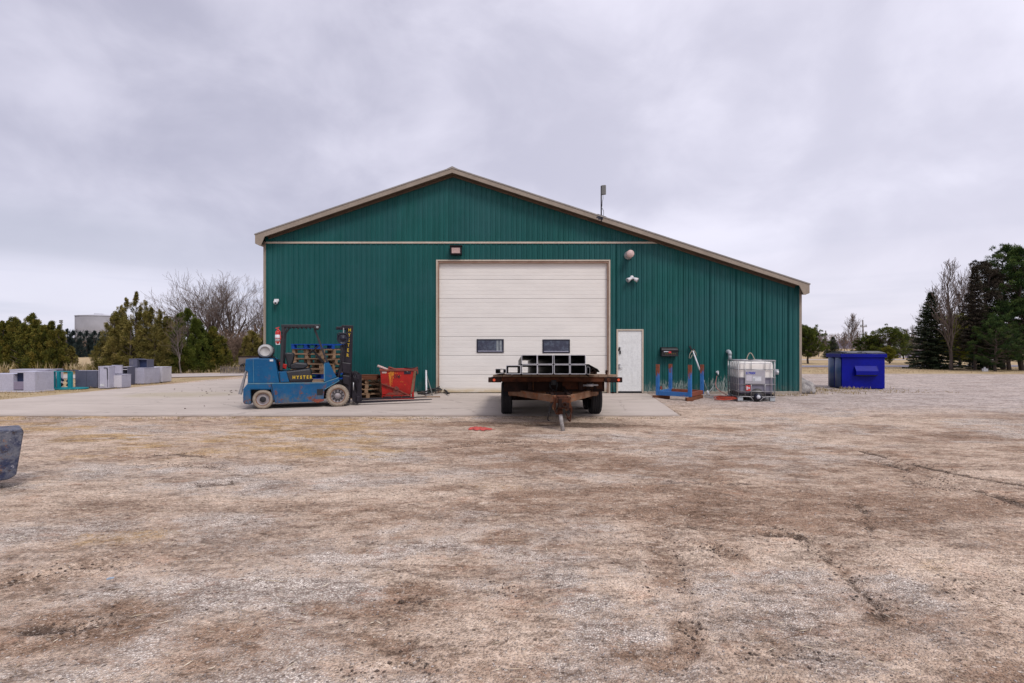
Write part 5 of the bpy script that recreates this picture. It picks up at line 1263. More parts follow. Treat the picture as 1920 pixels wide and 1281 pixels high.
# ------------------------------------------------------------------ red hopper
def hopper():
    YF = 15.55; s = F / YF; X0 = (748 - 960) / s
    t = thing('scrap_hopper', 'red steel self-dumping hopper with orange spray paint, left of the roller door', 'hopper', (X0, YF, SL), R(12))
    def q(px, py): return ((px - 960) / s - X0, (749.5 - py) / s)
    D = .75
    m = MB(); a, b = q(714, 694), q(780, 740); c, d = q(717.5, 742), q(775, 742)
    zt_, zb = a[1], c[1] + .02
    vs = [(c[0], .0, zb), (d[0], .0, zb), (a[0] + 1.03, -.03, zt_), (a[0], -.03, zt_), (c[0], D * .75, zb), (d[0], D * .75, zb), (a[0] + 1.03, D, zt_), (a[0], D, zt_)]
    w = .02
    vi = [(c[0] + w, w, zb + w), (d[0] - w, w, zb + w), (a[0] + 1.03 - w, w - .03, zt_), (a[0] + w, w - .03, zt_), (c[0] + w, D * .75 - w, zb + w), (d[0] - w, D * .75 - w, zb + w), (a[0] + 1.03 - w, D - w, zt_), (a[0] + w, D - w, zt_)]
    m.add(vs + vi, [(0, 1, 2, 3), (5, 4, 7, 6), (4, 0, 3, 7), (1, 5, 6, 2), (0, 4, 5, 1), (8, 11, 10, 9), (13, 14, 15, 12), (12, 15, 11, 8), (9, 10, 14, 13), (8, 9, 13, 12), (3, 2, 10, 11), (2, 6, 14, 10), (6, 7, 15, 14), (7, 3, 11, 15)])
    m.build('bucket', M['hopper_red'], t)
    x0, x1 = a[0] - .02, a[0] + 1.05
    m = MB(); m.bb(x0, x1, -.055, -.01, zt_ - .05, zt_ + .005).bb(x0, x1, D - .02, D + .025, zt_ - .05, zt_ + .005).bb(x0 - .002, x0 + .045, -.01, D - .02, zt_ - .05, zt_ + .005).bb(x1 - .045, x1 + .002, -.01, D - .02, zt_ - .05, zt_ + .005); m.build('rim', M['hopper_dark'], t, .004)
    m = MB(); m.bar((x1 - .10, -.02, zt_ + .0), (x1 + .02, -.02, zt_ + .06), .03, .03); m.bar((x1 + .01, .02, zt_ + .05), (x1 + .02, .02, zt_ - .14), .03, .03); m.build('latch_ear', M['hopper_dark'], t)
    m = MB(); m.bar((d[0] - .06, -.012, zb), (x1 - .06, -.045, zt_ - .05), .07, .02); m.build('side_post', M['rust_tan'], t)
    # base frame with fork pockets
    e, f = q(716, 742), q(777, 749)
    xa, xb = e[0] + .02, q(770, 0)[0]
    m = MB(); m.bb(xa, xb, -.10, D * .75, .095, .115).bb(xa, xb, -.10, D * .75, .012, .028)
    for x in (xa, xa + (xb - xa) * .33, xa + (xb - xa) * .66, xb - .02): m.bb(x, x + .02, -.098, D * .75 - .002, .0285, .0945)
    m.bb(xa - .06, xb + .10, -.12, -.02, -.0, .012); m.bb(xb + .03, xb + .09, -.05, .4, .013, .2); m.build('fork_pocket', M['hopper_red'], t)
    m = MB(); g0, g1 = q(716, 720), q(745, 731); m.bar((g0[0], -.04, g0[1]), (g1[0], -.05, g1[1]), .05, .025); g0, g1 = q(744, 731), q(770, 743); m.bar((g0[0], -.04, g0[1]), (g1[0], -.08, g1[1] - .02), .05, .03); m.build('release_arm', M['hopper_dark'], t)
    g = q(743, 729); m = MB(); m.cyl((g[0], -.03, g[1]), (g[0], -.09, g[1]), .055, 14); m.box((g[0], -.04, g[1] - .06), (.16, .03, .14)); m.build('pivot', M['hopper_dark'], t, .006)
    m = MB(); g0, g1 = q(723, 737), q(768, 741.5); m.prism([(g0[0], g1[1]), (g1[0], g1[1]), (q(756, 0)[0], g0[1]), (q(729, 0)[0], g0[1])], -.06, -.03); m.build('gusset', M['hopper_dark'], t)
    # marks
    def plate(name, px0, py0, px1, py1, mat, y=-.035):
        p, r_ = q(px0, py0), q(px1, py1); m = MB(); m.bb(p[0], r_[0], y, y + .02, r_[1], p[1]); return m.build(name, mat, t)
    plate('sticker', 717, 696.5, 725.5, 701, M['sticker']); plate('data_plate', 757.5, 696.3, 770, 703, M['window_frame'])
    p = q(763.5, 698.5); text_obj('MODEL', .035, M['label_white'], 'data_print', t, (p[0], -.037, p[1]))
    # sprayed orange mark: splash of thin drips
    m = MB()
    for px, y0, y1, w_ in ((731, 699, 722, 1.0), (733.2, 697, 727, 1.5), (735.5, 697, 722, .9), (738, 698, 706, 1.1), (730, 703, 712, .6), (741, 699, 703, .6)):
        p, r_ = q(px - w_ / 2, y0), q(px + w_ / 2, y1); k = 5
        pts = []
        for i in range(k + 1):
            z = p[1] + (r_[1] - p[1]) * i / k; pts.append((p[0] + rnd.gauss(0, .003), z))
        rp = [(x + (r_[0] - p[0]) * (1 - .12 * i), z) for i, (x, z) in enumerate(pts)]
        m.prism(pts + rp[::-1], -.031, -.020)
    for i in range(34):
        p = q(734 + rnd.gauss(0, 4.2), 701 + abs(rnd.gauss(0, 3.4))); r_ = .006 + .014 * rnd.random(); m.cyl((p[0], -.031, p[1]), (p[0], -.018, p[1]), r_, 6)
    for i in range(16):
        p = q(746 + rnd.gauss(0, 10), 712 + rnd.gauss(0, 6)); r_ = .003 + .006 * rnd.random(); m.cyl((p[0], -.031, p[1]), (p[0], -.012, p[1]), r_, 6)
    m.build('spray_mark', M['orange'], t)['kind'] = 'stuff'
    p = q(744, 707.5); text_obj('1/4', .145, M['black'], 'handwriting', t, (p[0], -.033, p[1]), rot=(R(90), R(8), 0), bold=.003)
    # scrap metal inside, each a loose thing
    def scrap(name, pts, r_, mat, lab):
        o = MB().tube([(X0 + x, YF + y, SL + z) for x, y, z in pts], r_, 8).build(name, mat); tag(o, lab, 'scrap')
    scrap('pipe_offcut', [(x0 - .10, .1, zt_ + .10), (x0 + .12, .2, zt_ + .0), (x0 + .4, .4, zt_ - .2)], .038, M['sticker'], 'pale pipe end poking over the left rim of the red hopper')
    scrap('rod_offcut', [(x0 + .2, .2, zt_ + .05), (x0 + .6, .5, zt_ - .1)], .03, M['hopper_dark'], 'short rusty bar lying just above the left of the hopper rim')
    scrap('bent_rod', [(.1, .3, zt_ + .03), (.3, .3, zt_ + .02), (.44, .4, zt_ + .04)], .018, M['black'], 'black bent rod showing over the right of the hopper rim')
    m = MB(); rr = random.Random(3)
    for i in range(60): m.box((X0 + rr.uniform(x0 + .1, x1 - .1), YF + rr.uniform(.1, D - .2), SL + zt_ - .14 + rr.random() * .12), (rr.uniform(.05, .3), rr.uniform(.03, .1), .02), Matrix.Rotation(rr.random() * 6, 3, 'Z') @ Matrix.Rotation(rr.gauss(0, .4), 3, 'X'))
    tag(m.build('metal_scraps', M['rust_dark']), 'heap of dark metal offcuts inside the red hopper', None, None, 'stuff')
hopper()

def clutter_by_door():
    # white and dark poles, bundle of black pipes
    Y = 16.6; a, b = XZ(797.5, 695.5, Y + .6), XZ(799.5, 738, Y)
    m = MB(); m.cyl((a[0], Y + .75, a[1]), (b[0], Y, SL), .030, 12); tag(m.build('white_post', M['white_plastic']), 'thick white post leaning on the wall left of the roller door', 'post')
    a, b = XZ(797, 698, Y + .6), XZ(811, 737, Y)
    m = MB(); m.cyl((a[0], Y + .75, a[1]), (b[0], Y + .02, SL), .014, 8); tag(m.build('dark_rod', M['grey_metal']), 'thin dark rod leaning across the white post', 'rod')
    t = thing('pipe_bundle', 'bundle of bent black pipes on the slab beside the roller door', 'pipes', (GP(812, 742)[0], GP(812, 742)[1], SL))
    o0 = Vector(t.location)
    for i, pts in enumerate((((783, 742), (800, 741), (815, 737), (832, 736), (839, 742)), ((785, 744), (802, 744), (818, 740), (833, 738), (842, 744)), ((790, 742), (812, 739), (828, 734.5), (836, 737)), ((782, 745), (797, 746), (806, 742), (826, 740)), ((799, 738), (812, 742), (824, 738)))):
        P = []
        for k, (px, py) in enumerate(pts):
            x, y = GP(px, min(py, 745)); P.append(Vector((x, y, .04 + .035 * i + (.03 if k in (2, 3) else 0))) - Vector((o0.x, o0.y, 0)))
        m = MB(); m.tube(smooth(P, 4), .022, 8); m.build('pipe', M['black'], t)
    m = MB(); x, y = GP(808, 746.0); m.box((x, y, SL + .012), (.55, .28, .015), .15); tag(m.build('cardboard_scrap', M['wood_old'], None), 'flattened pale cardboard scrap under the black pipes', 'scrap')
    # red rag on the gravel
    X, Y = GP(903, 806); v = []; n = 26; k = 9
    for j in range(k):
        for i in range(n):
            u = i / (n - 1); w = j / (k - 1); env = math.sin(math.pi * min(1, u * 1.08)) ** .6
            v.append(((u - .5) * .50, (w - .5) * .16 * env * (1 + .5 * math.sin(u * 23 + 1)) + .03 * math.sin(u * 9 + w), .006 + .075 * env * math.sin(math.pi * w) ** .7 * abs(math.sin(u * 15 + w * 7)) * (1.1 - .7 * u) + rnd.random() * .008))
    m = MB(); m.add(v, [(j * n + i, j * n + i + 1, (j + 1) * n + i + 1, (j + 1) * n + i) for j in range(k - 1) for i in range(n - 1)], True)
    o = m.build('red_rag', M['rag']); o.location = (X, Y, -.004); tag(o, 'crumpled red rag on the gravel left of the trailer tongue', 'rag')
    # scrap of blue plastic
    X, Y = GP(207, 1087); m = MB(); m.prism([(-.03, 0), (.03, .004), (.035, .012), (-.01, .016), (-.034, .01)], -.015, .015); o = m.build('plastic_scrap', M['grey_pvc']); o.location = (X, Y, .004); o.rotation_euler = (0, 0, .5); o.scale = (.6, .6, .6)
    o.data.materials[0] = paint('pale_blue_plastic', (0.33, .40, .48), None, .4, 5); tag(o, 'tiny pale blue plastic scrap on the near gravel at left', 'scrap')
clutter_by_door()

# ------------------------------------------------------------------ flatbed trailer, seen from its tongue
def trailer():
    YD = 10.92; pitch = R(-2.4)
    XC = .882
    t = thing('flatbed_trailer', 'rusty flatbed trailer with wooden deck facing the camera on its jack', 'trailer', (XC, YD, 0))
    deck = [0]
    # local frame: x right, y back, z up; the deck slopes down to the rear
    def rot(v, z0=.88): # pitch about the front of the deck
        x, y, z = v; dz = z - z0
        return (x, y * math.cos(pitch) - dz * math.sin(pitch), z0 + y * math.sin(pitch) + dz * math.cos(pitch))
    def build(m, name, mat, bev=0.0, pitchit=True):
        if pitchit: m.v = [rot(v) for v in m.v]
        return m.build(name, mat, t, bev)
    W2 = 1.335; Ld = 5.2
    # front cross channel with marker lights
    m = MB(); m.bb(-W2, W2, -.03, .05, .815, .905); m.bb(-W2, W2, -.045, -.03, .895, .905); m.bb(-W2, W2, -.045, -.03, .815, .825); build(m, 'front_channel', M['rust'], .004)
    for x0, x1, mt in ((-W2 - .03, -W2 + .24, 'rust_dark'), (W2 - .33, W2 + .03, 'rust_dark')):
        m = MB(); m.bb(x0, x1, -.07, -.046, .80, .905); build(m, 'light_plate', M[mt], .01)
    for x in (-W2 + .09, W2 - .05):
        m = MB(); m.cyl((x, -.071, .85), (x, -.088, .85), .030, 16, .026); build(m, 'marker_light', M['lens'])
    m = MB(); m.cyl((W2 - .25, -.071, .85), (W2 - .25, -.082, .85), .04, 16, .034); build(m, 'marker_light', M['rust'])
    m = MB(); m.bb(W2 - .30, W2 - .26, -.01, .01, .905, 1.03); m.box((W2 - .28, 0, 1.02), (.05, .03, .06), Matrix.Rotation(R(15), 3, 'Y')); build(m, 'stake', M['rust_dark'])
    # deck planks running front to back
    n = 13; w = 2 * (W2 - .06) / n; d0 = None
    for i in range(n):
        m = MB(); x = -W2 + .06 + i * w; j = rnd.gauss(0, .012); m.bb(x + .004, x + w - .004, -.02 + j, Ld, .908 + rnd.random() * .006, .955 + rnd.gauss(0, .003)); build(m, 'deck_plank', M['wood_old'], .003)
    # side and cross rails under the deck
    for x in (-W2, W2 - .05):
        m = MB(); m.bb(x, x + .05, .06, Ld, .80, .90); build(m, 'side_rail', M['rust_dark'])
    for k in range(1, 9):
        m = MB(); m.bb(-W2 + .06, W2 - .06, k * .62, k * .62 + .05, .82, .902); build(m, 'cross_member', M['rust_dark'])
    for x in (-.55, .50):
        m = MB(); m.bb(x, x + .08, .06, Ld, .64, .815); build(m, 'main_rail', M['rust_dark'])
    # front headboard box below the channel: dark cavities and rusty plates
    m = MB(); m.bb(-1.05, 1.05, .22, .28, .60, .812); build(m, 'front_beam', M['rust_dark'], .004)
    m = MB(); m.bb(.17, .50, .185, .215, .655, .842); build(m, 'tread_plate', M['rust'], .004)
    m = MB(); m.bb(-.45, -.435, .175, .22, .64, .81); build(m, 'weld_strip', M['rust_tan'])
    m = MB(); m.bb(.52, 1.0, .19, .21, .66, .812); build(m, 'rusty_plate', M['rust'], .004)
    m = MB(); m.cyl((.56, .12, .735), (.90, .12, .745), .022, 12); m.cyl((.66, .12, .738), (.80, .12, .742), .034, 12); build(m, 'winch_tube', M['cut'])
    m = MB(); m.bb(.70, .78, .10, .16, .76, .815); m.box((.70, .13, .68), (.07, .05, .10), Matrix.Rotation(R(20), 3, 'Y')); m.box((.84, .13, .69), (.05, .05, .09), Matrix.Rotation(R(-20), 3, 'Y')); build(m, 'winch_bracket', M['rust_dark'])
    # A-frame tongue: arms from the rails to the coupler
    CX = .045; YT = -1.05
    for s_ in (-1, 1):
        m = MB(); a = Vector((s_ * .95 + .02, .72, .555)); b = Vector((CX + s_ * .10, YT + .12, .545)); m.bar(a, b, .08, .13); m.build('tongue_arm', M['rust_tan'], t, .006)
        m = MB(); m.prism([(CX + s_ * .07, .56), (CX + s_ * .24, .60), (CX + s_ * .15, .33), (CX + s_ * .10, .30)][::(1 if s_ > 0 else -1)], YT + .30, YT + .325); m.build('tongue_gusset', M['rust_tan'], t, .003)
        m = MB(); a = Vector((CX + s_ * .13, .25, .66)); b = Vector((CX + s_ * .16, YT + .2, .57)); m.bar(a, b, .055, .09); m.build('tongue_strut', M['rust_dark'], t)
    m = MB(); m.bb(-.95, .97, .66, .72, .46, .58); m.build('spring_beam', M['rust_tan'], t, .006)
    m = MB(); m.bb(-.22, .30, YT + .55, YT + .60, .565, .64); m.build('tongue_brace', M['rust_dark'], t)
    # coupler and jack
    m = MB(); m.box((CX, YT + .02, .545), (.26, .30, .10)); m.box((CX, YT - .10, .50), (.16, .14, .20)); m.bb(CX - .10, CX + .10, YT - .14, YT + .1, .60, .625); m.build('coupler', M['rust'], t, .02)
    m = MB(); m.lathe([(.028, -.02), (.055, -.02), (.055, .02), (.028, .02)], (CX + .03, YT - .19, .47), 'Y', 16, True); m.box((CX - .05, YT - .16, .50), (.06, .08, .16)); m.box((CX + .09, YT - .14, .44), (.05, .08, .12)); m.build('coupler_ring', M['rust_dark'], t)
    for x in (-.135, .135):
        m = MB(); m.bb(CX + x - .02, CX + x + .02, YT - .08, YT + .10, .40, .60); m.build('coupler_cheek', M['rust'], t, .008)
    m = MB(); m.cyl((CX - .05, YT - .02, .40), (CX - .035, YT - .06, .28), .050, 14); m.build('jack_sleeve', M['rust'], t)
    m = MB(); m.cyl((CX - .045, YT - .03, .36), (CX - .0, YT - .19, -.02), .036, 16); m.build('jack_post', M['sticker_grey'] if 'sticker_grey' in M else M['tyre_dusty'], t)
    # chains
    def chain(pts, nl):
        P = smooth(pts, 8); m = MB(); tot = len(P) - 1
        for i in range(nl):
            f = i / nl * tot; k = int(f); c = P[k].lerp(P[min(k + 1, tot)], f - k); d = (P[min(k + 1, tot)] - P[k]).normalized()
            e = d.orthogonal().normalized()
            if i % 2: e = d.cross(e)
            ring = [c + d * (.019 * math.cos(a)) + e * (.012 * math.sin(a)) for a in [q * math.pi / 4 for q in range(9)]]
            m.tube(ring, .0045, 4)
        m.build('safety_chain', M['rust'], t)
    chain([(CX + .13, YT, .52), (CX + .17, YT - .06, .38), (CX + .12, YT - .10, .22), (CX + .06, YT - .08, .30)], 26)
    chain([(CX + .10, YT + .02, .50), (CX + .16, YT - .02, .32), (CX + .14, YT - .04, .16), (CX + .10, YT, .20)], 24)
    chain([(CX - .12, YT, .55), (CX - .15, YT - .07, .42), (CX - .11, YT - .1, .30), (CX - .06, YT - .08, .38)], 20)
    m = MB(); m.tube(smooth([(CX - .10, YT + .3, .58), (CX - .17, YT + .1, .46), (CX - .24, YT + .05, .30), (CX - .26, YT + .1, .17), (CX - .22, YT + .1, .14)], 6), .010, 6); m.tube(smooth([(CX - .08, YT + .35, .62), (CX - .20, YT + .15, .42), (CX - .25, YT + .1, .22)], 6), .008, 6); m.build('brake_cable', M['black'], t)
    m = MB(); m.tube(smooth([(-.08, .0, .86), (-.11, -.05, .74), (-.07, -.05, .66), (.0, -.03, .64)], 6), .014, 6); m.tube(smooth([(.02, .0, .85), (.04, -.05, .76), (.01, -.06, .60), (.02, -.3, .56)], 6), .014, 6); m.box((-.03, -.02, .80), (.10, .06, .10)); m.build('light_cable', M['black'], t)
    # axles, hubs, springs, tandem tyres
    for i, ya in enumerate((1.24, 2.12)):
        m = MB(); m.cyl((-.95, ya, .37), (.95, ya, .37), .055, 12); m.build('axle', M['rust_dark'], t)
        for s_ in (-1, 1):
            wh = holder('wheel', t, (s_ * 1.0, ya, .37))
            r = .37; w = .24; prof = []
            hw = w / 2
            prof = [(r * .62, -hw + .03), (r * .72, -hw), (r * .9, -hw - .004), (r * .975, -hw + .025)]
            for g in (-.066, -.022, .022, .066):
                prof += [(r, g - .017), (r, g + .011), (r - .010, g + .014), (r - .010, g + .019)]
            prof = prof[:-2] + [(r * .975, hw - .025), (r * .9, hw + .004), (r * .72, hw), (r * .62, hw - .03)]
            m = MB(); m.lathe(prof, (0, 0, 0), 'X', 56, True); o = m.build('tyre', M['tyre'], wh)
            m = MB(); m.lathe([(r * .62, -hw + .04), (r * .55, -.02), (.1, -.01), (.09, .03), (.0, .03)], (0, 0, 0), 'X', 28); m.build('rim', M['rust_dark'], wh)
    for x in (-.86, .80):
        m = MB(); m.bb(x, x + .06, .75, 2.6, .40, .45); m.bb(x - .002, x + .062, .70, .76, .40, .62); m.bb(x - .002, x + .062, 2.58, 2.64, .38, .62); m.build('leaf_spring', M['rust_dark'], t)
    # ---- load: rectangular steel tubes, each its own thing, lying on the deck
    YT0 = 10.13
    def rtube(cx, z0, w_, h_, wall, L_, lab, grp, y0=None, mat='tube'):
        y0 = YT0 if y0 is None else y0
        r_ = min(.022, h_ * .14)
        def ring(w2, h2, rr):
            out = []
            for qx, qz, a0 in ((1, 1, 0), (-1, 1, 90), (-1, -1, 180), (1, -1, 270)):
                for k in range(4):
                    a = R(a0 + k * 30); out.append((qx * (w2 - rr) + rr * math.cos(a), qz * (h2 - rr) + rr * math.sin(a)))
            return out
        o_, i_ = ring(w_ / 2, h_ / 2, r_), ring(w_ / 2 - wall, h_ / 2 - wall, max(.004, r_ - wall)); n_ = len(o_)
        def geo(ya, yb):
            vs = []
            for y in (ya, yb):
                vs += [(x, y, z) for x, z in o_] + [(x, y, z) for x, z in i_]
            fs = []
            for k in range(n_):
                j = (k + 1) % n_
                fs += [(k, j, 2 * n_ + j, 2 * n_ + k), (n_ + j, n_ + k, 3 * n_ + k, 3 * n_ + j), (j, k, n_ + k, n_ + j), (2 * n_ + k, 2 * n_ + j, 3 * n_ + j, 3 * n_ + k)]
            return vs, fs
        e = thing('steel_tube', lab, 'steel tube', (cx, y0, z0 + h_ / 2)); e['group'] = grp
        e.rotation_euler = (pitch, 0, 0)
        m = MB(); m.add(*geo(.004, L_)); m.build('tube_body', M[mat], e)
        m = MB(); m.add(*geo(.0, .004)); m.build('cut_end', M['cut'], e)
        return e
    w_, h_ = .300, .183
    zb = 1.005 - .0 
    top = 'rectangular black steel tube in the top row on the trailer, %s'
    bot = 'rectangular black steel tube in the bottom row on the trailer, %s'
    pos = ['leftmost, reaching past the row below', 'second from the left', 'third from the left', 'rightmost']
    for i, px in enumerate((992.6, 1022, 1053.2, 1083.5)):
        x = (px - 960) * YT0 / F
        rtube(x, zb + h_ + .004, w_, h_, .012, (5.2, 6.1, 6.1, 6.1)[i], top % ['leftmost', 'second from the left', 'third from the left', 'rightmost'][i], 'steel tubes in the top row')
        rtube(x + .003, zb, w_, h_, .012, (5.2, 6.1, 6.1, 6.1)[i], bot % ['second from the left', 'third from the left', 'second from the right', 'rightmost'][i], 'steel tubes in the bottom row')
    rtube((962.6 - 960) * YT0 / F, zb + .002, .285, .170, .013, 5.2, 'short separate rectangular tube lying left of the stacked tubes, open right through', 'steel tubes in the bottom row')
    rtube((939 - 960) * 10.7 / F - .03, .985, .165, .10, .008, 4.6, 'small dark tube lying at the left edge of the trailer deck', 'small tubes', 10.75)
    rtube((1103 - 960) * YT0 / F, zb, .065, .140, .005, 3.5, 'narrow upright channel beside the right end of the tube stack', 'small sections beside the stack', None)
    # loose angle irons at right
    for i, (px, py, a, ww, lab) in enumerate(((1112, 687.5, 28, .20, 'bent steel plate lying on the angle irons at the right of the load'), (1108, 699, -10, .13, 'small angle iron lowest in the loose heap right of the tubes'), (1115, 694, 50, .11, 'angle iron standing on edge under the bent plate'))):
        x, z = XZ(px, py, 10.35)
        m = MB(); m.prism([(-ww / 2, -.008), (ww / 2, -.008), (ww / 2, .002), (-ww / 2, .002)], 0, 3.4); m.prism([(-ww / 2 - .004, -.006), (-ww / 2 + .006, -.006), (-ww / 2 + .03, -.07), (-ww / 2 + .02, -.07)][::-1], 0, 3.4)
        if i == 0: m.prism([(ww / 2, -.004), (ww / 2 - .002, .006), (ww / 2 + .06, -.03), (ww / 2 + .06, -.04)], 0, 3.4)
        o = m.build('angle_iron', M['rust_dark'] if i else M['rim_dark'] if 'rim_dark' in M else M['hub']); o.location = (x, 10.35, max(z, 1.03)); o.rotation_euler = (pitch, R(a), R(-2)); tag(o, lab, 'steel')
    for i, (px, py) in enumerate(((1105, 697), (1111, 697.5), (1117, 699))):
        x, z = XZ(px, py, 10.5); m = MB(); m.cyl((0, 0, 0), (0, 3.2, 0), .028, 10); o = m.build('round_bar', M['rust_dark']); o.location = (x, 10.5, max(z, 1.0)); o.rotation_euler = (pitch, 0, 0)
        tag(o, ['dark round bar nearest the tube stack in the loose heap', 'middle of the three dark round bars in the loose heap', 'dark round bar at the outer side of the loose heap'][i], 'steel bar', 'round bars in the loose heap')
M['jackgrey'] = paint('scraped_jack_post', (0.33, 0.31, 0.30), (0.20, 0.18, 0.17), .6, 14, rust=.08)
M['sticker_grey'] = M['jackgrey']
trailer()

# ------------------------------------------------------------------ blue stake rack
def rack():
    c = [Vector((4.36, 15.95, 0)), Vector((5.12, 15.35, 0)), Vector((5.80, 16.28, 0)), Vector((5.02, 16.90, 0))]   # FL FR RR RL
    o0 = (c[0] + c[1] + c[2] + c[3]) / 4
    t = thing('stake_rack', 'blue four-post steel rack with rusty post tops on wood blocks by the wall', 'rack', (o0.x, o0.y, 0))
    c = [p - o0 for p in c]; hts = [1.02, 1.02, 1.0, 1.0]
    zb = .10
    for i, p in enumerate(c):
        m = MB(); a = math.atan2((c[1] - c[0]).y, (c[1] - c[0]).x)
        s = .042
        # channel post
        for dx, dy, sx, sy in ((0, -s, .084, .012), (-s, 0, .012, .084), (s, 0, .012, .084)):
            v = Vector((dx, dy, 0)); v.rotate(Matrix.Rotation(a, 3, 'Z')); m.box(p + v + Vector((0, 0, zb + (hts[i] - zb) * .5)), (sx, sy, (hts[i] - zb)), a)
        m.build('post', M['rack_post'], t, .003)
    def beam(i, j, mat, z=.16, h=.12):
        m = MB(); d = (c[j] - c[i]).normalized(); m.bar(c[i] + d * .05 + Vector((0, 0, z)), c[j] - d * .05 + Vector((0, 0, z)), .10, h); m.build('beam', mat, t, .004)
    beam(0, 1, M['rack_blue']); beam(1, 2, M['rack_rust']); beam(3, 2, M['rack_rust']); beam(0, 3, M['rack_blue'])
    m = MB(); m.box(c[0] + Vector((.09, -.03, .32)), (.05, .05, .10)); m.build('pin', M['hopper_dark'], t)
    for k, (p, rz, lab) in enumerate(((c[0] + Vector((.1, 0, 0)), -.2, 'dark timber block under the front left post of the blue rack'), (c[1] + Vector((-.03, -.05, 0)), .1, 'dark timber block under the front right post of the blue rack'), ((c[1] + c[2]) / 2, .93, 'reddish timber under the right side of the blue rack'))):
        m = MB(); m.box((0, 0, .048), ((.5, .2, .95)[k], .12, .095)); o = m.build('timber_block', M['wood_red'], None, .006); o.location = p + o0; o.location.z = -.01; o.rotation_euler = (0, 0, rz); tag(o, lab, 'timber')
rack()

# ------------------------------------------------------------------ plastic tank in a cage
def ibc():
    t = thing('caged_tank', 'white plastic liquid tank in a steel cage on a pallet by the wall', 'tank', (6.44, 15.20, -.01), R(-9))
    W_, D_, H_ = 1.0, 1.2, 1.165
    m = MB(); m.bb(.03, W_ - .03, .03, D_ - .03, .20, 1.12); o = m.build('tank', M['ibc'], t, .09); o.modifiers[0].segments = 5
    m = MB(); m.lathe([(0, 0), (.075, 0), (.075, .05), (.06, .06), (0, .06)], (.5, .6, 1.12), 'Z', 20); m.build('filler_cap', M['black'], t)
    hz = [1.155, .905, .675, .485, .285, .13]
    for k, z in enumerate(hz):
        m = MB(); r = .011 if k else .018
        pts = [(0, 0), (W_, 0), (W_, D_), (0, D_)]
        for i in range(4):
            a, b = pts[i], pts[(i + 1) % 4]; m.cyl((a[0], a[1], z), (b[0], b[1], z), r, 8)
        m.build('cage_ring', M['galv'], t)
    def vert(x, y, z0=.13, z1=1.155): m = MB(); m.cyl((x, y, z0), (x, y, z1), .009, 6); m.build('cage_bar', M['galv'], t)
    for x in (.01, .19, .355, .725, .885, .99):
        if x in (.355, .725): vert(x, -.004, .13, .50); vert(x, -.004, .88, 1.155)
        else: vert(x, -.004)
        vert(x, D_ + .004)
    for i in range(6):
        y = .12 + i * .19; vert(-.004, y); vert(W_ + .004, y)
    m = MB(); m.bb(.19, .725, -.022, -.012, .50, .885); m.build('label_plate', M['label_grey'], t, .003)
    m = MB(); m.bb(.22, .37, -.026, -.022, .58, .74); m.build('label', M['cab_white'], t); m = MB(); m.bb(.39, .62, -.026, -.022, .57, .71); m.build('label', M['label_white'], t)
    m = MB(); m.bb(.40, .45, -.029, -.026, .58, .66); m.build('label', M['label_blue'] if False else M['grey_pvc'], t)
    text_obj('S.TREK', .085, M['label_blue'], 'lettering', t, (.335, -.024, .80), bold=.003, shear=.2)
    m = MB(); m.bb(.21, .33, -.020, -.012, .30, .46); m.build('warning_tag', M['label_red'], t); m = MB(); m.bb(.225, .262, -.024, -.020, .33, .42); m.bb(.272, .315, -.024, -.020, .36, .40); m.build('warning_print', M['label_white'], t)
    # base pallet: plastic feet, steel skids, dark belly
    m = MB(); m.bb(.04, W_ - .04, .04, D_ - .04, .12, .20); m.build('base_tray', M['black'], t)
    for x in (.0, .42, .86):
        for y in (.0, .53, 1.06):
            if x == .42 and y == 0: continue
            m = MB(); m.bb(x, x + .14, y, y + .14, .012, .118); m.build('foot', M['grey_pvc'], t, .01)
    for y in (.02, .55, 1.08):
        m = MB(); m.bb(0, W_, y, y + .10, .0, .012); m.build('skid', M['galv'], t)
    m = MB(); m.tube(smooth([(.0, -.005, .135), (.30, -.005, .13), (.36, -.01, .10), (.42, -.012, .02)], 4), .012, 6); m.tube(smooth([(1.0, -.005, .135), (.74, -.005, .13), (.66, -.01, .09), (.58, -.012, .01)], 4), .012, 6); m.build('front_rail', M['galv'], t)
    # outlet valve
    m = MB(); m.lathe([(0, -.02), (.19, -.015), (.20, .03), (.16, .05), (0, .05)], (.52, .02, .17), 'Y', 26); m.build('outlet_boss', M['hub'], t)
    m = MB(); m.lathe([(0, -.10), (.085, -.10), (.095, -.08), (.095, 0), (0, 0)], (.52, 0, .14), 'Y', 22); m.build('valve', M['window_frame'], t)
    m = MB(); m.lathe([(0, -.125), (.05, -.12), (.055, -.10), (0, -.10)], (.525, 0, .135), 'Y', 18); m.build('valve_cap', M['label_white'], t)
    # looped hose on top
    m = MB(); y = .35; m.tube(smooth([(.33, y, 1.14), (.34, y, 1.24), (.39, y, 1.35), (.43, y, 1.37), (.47, y, 1.34), (.52, y, 1.24), (.56, y, 1.15)], 5), .012, 6)
    o = m.build('hose_loop', M['rope']); o.location = t.location; o.rotation_euler = t.rotation_euler; tag(o, 'pale hose loop standing up on top of the caged tank', 'hose')
ibc()

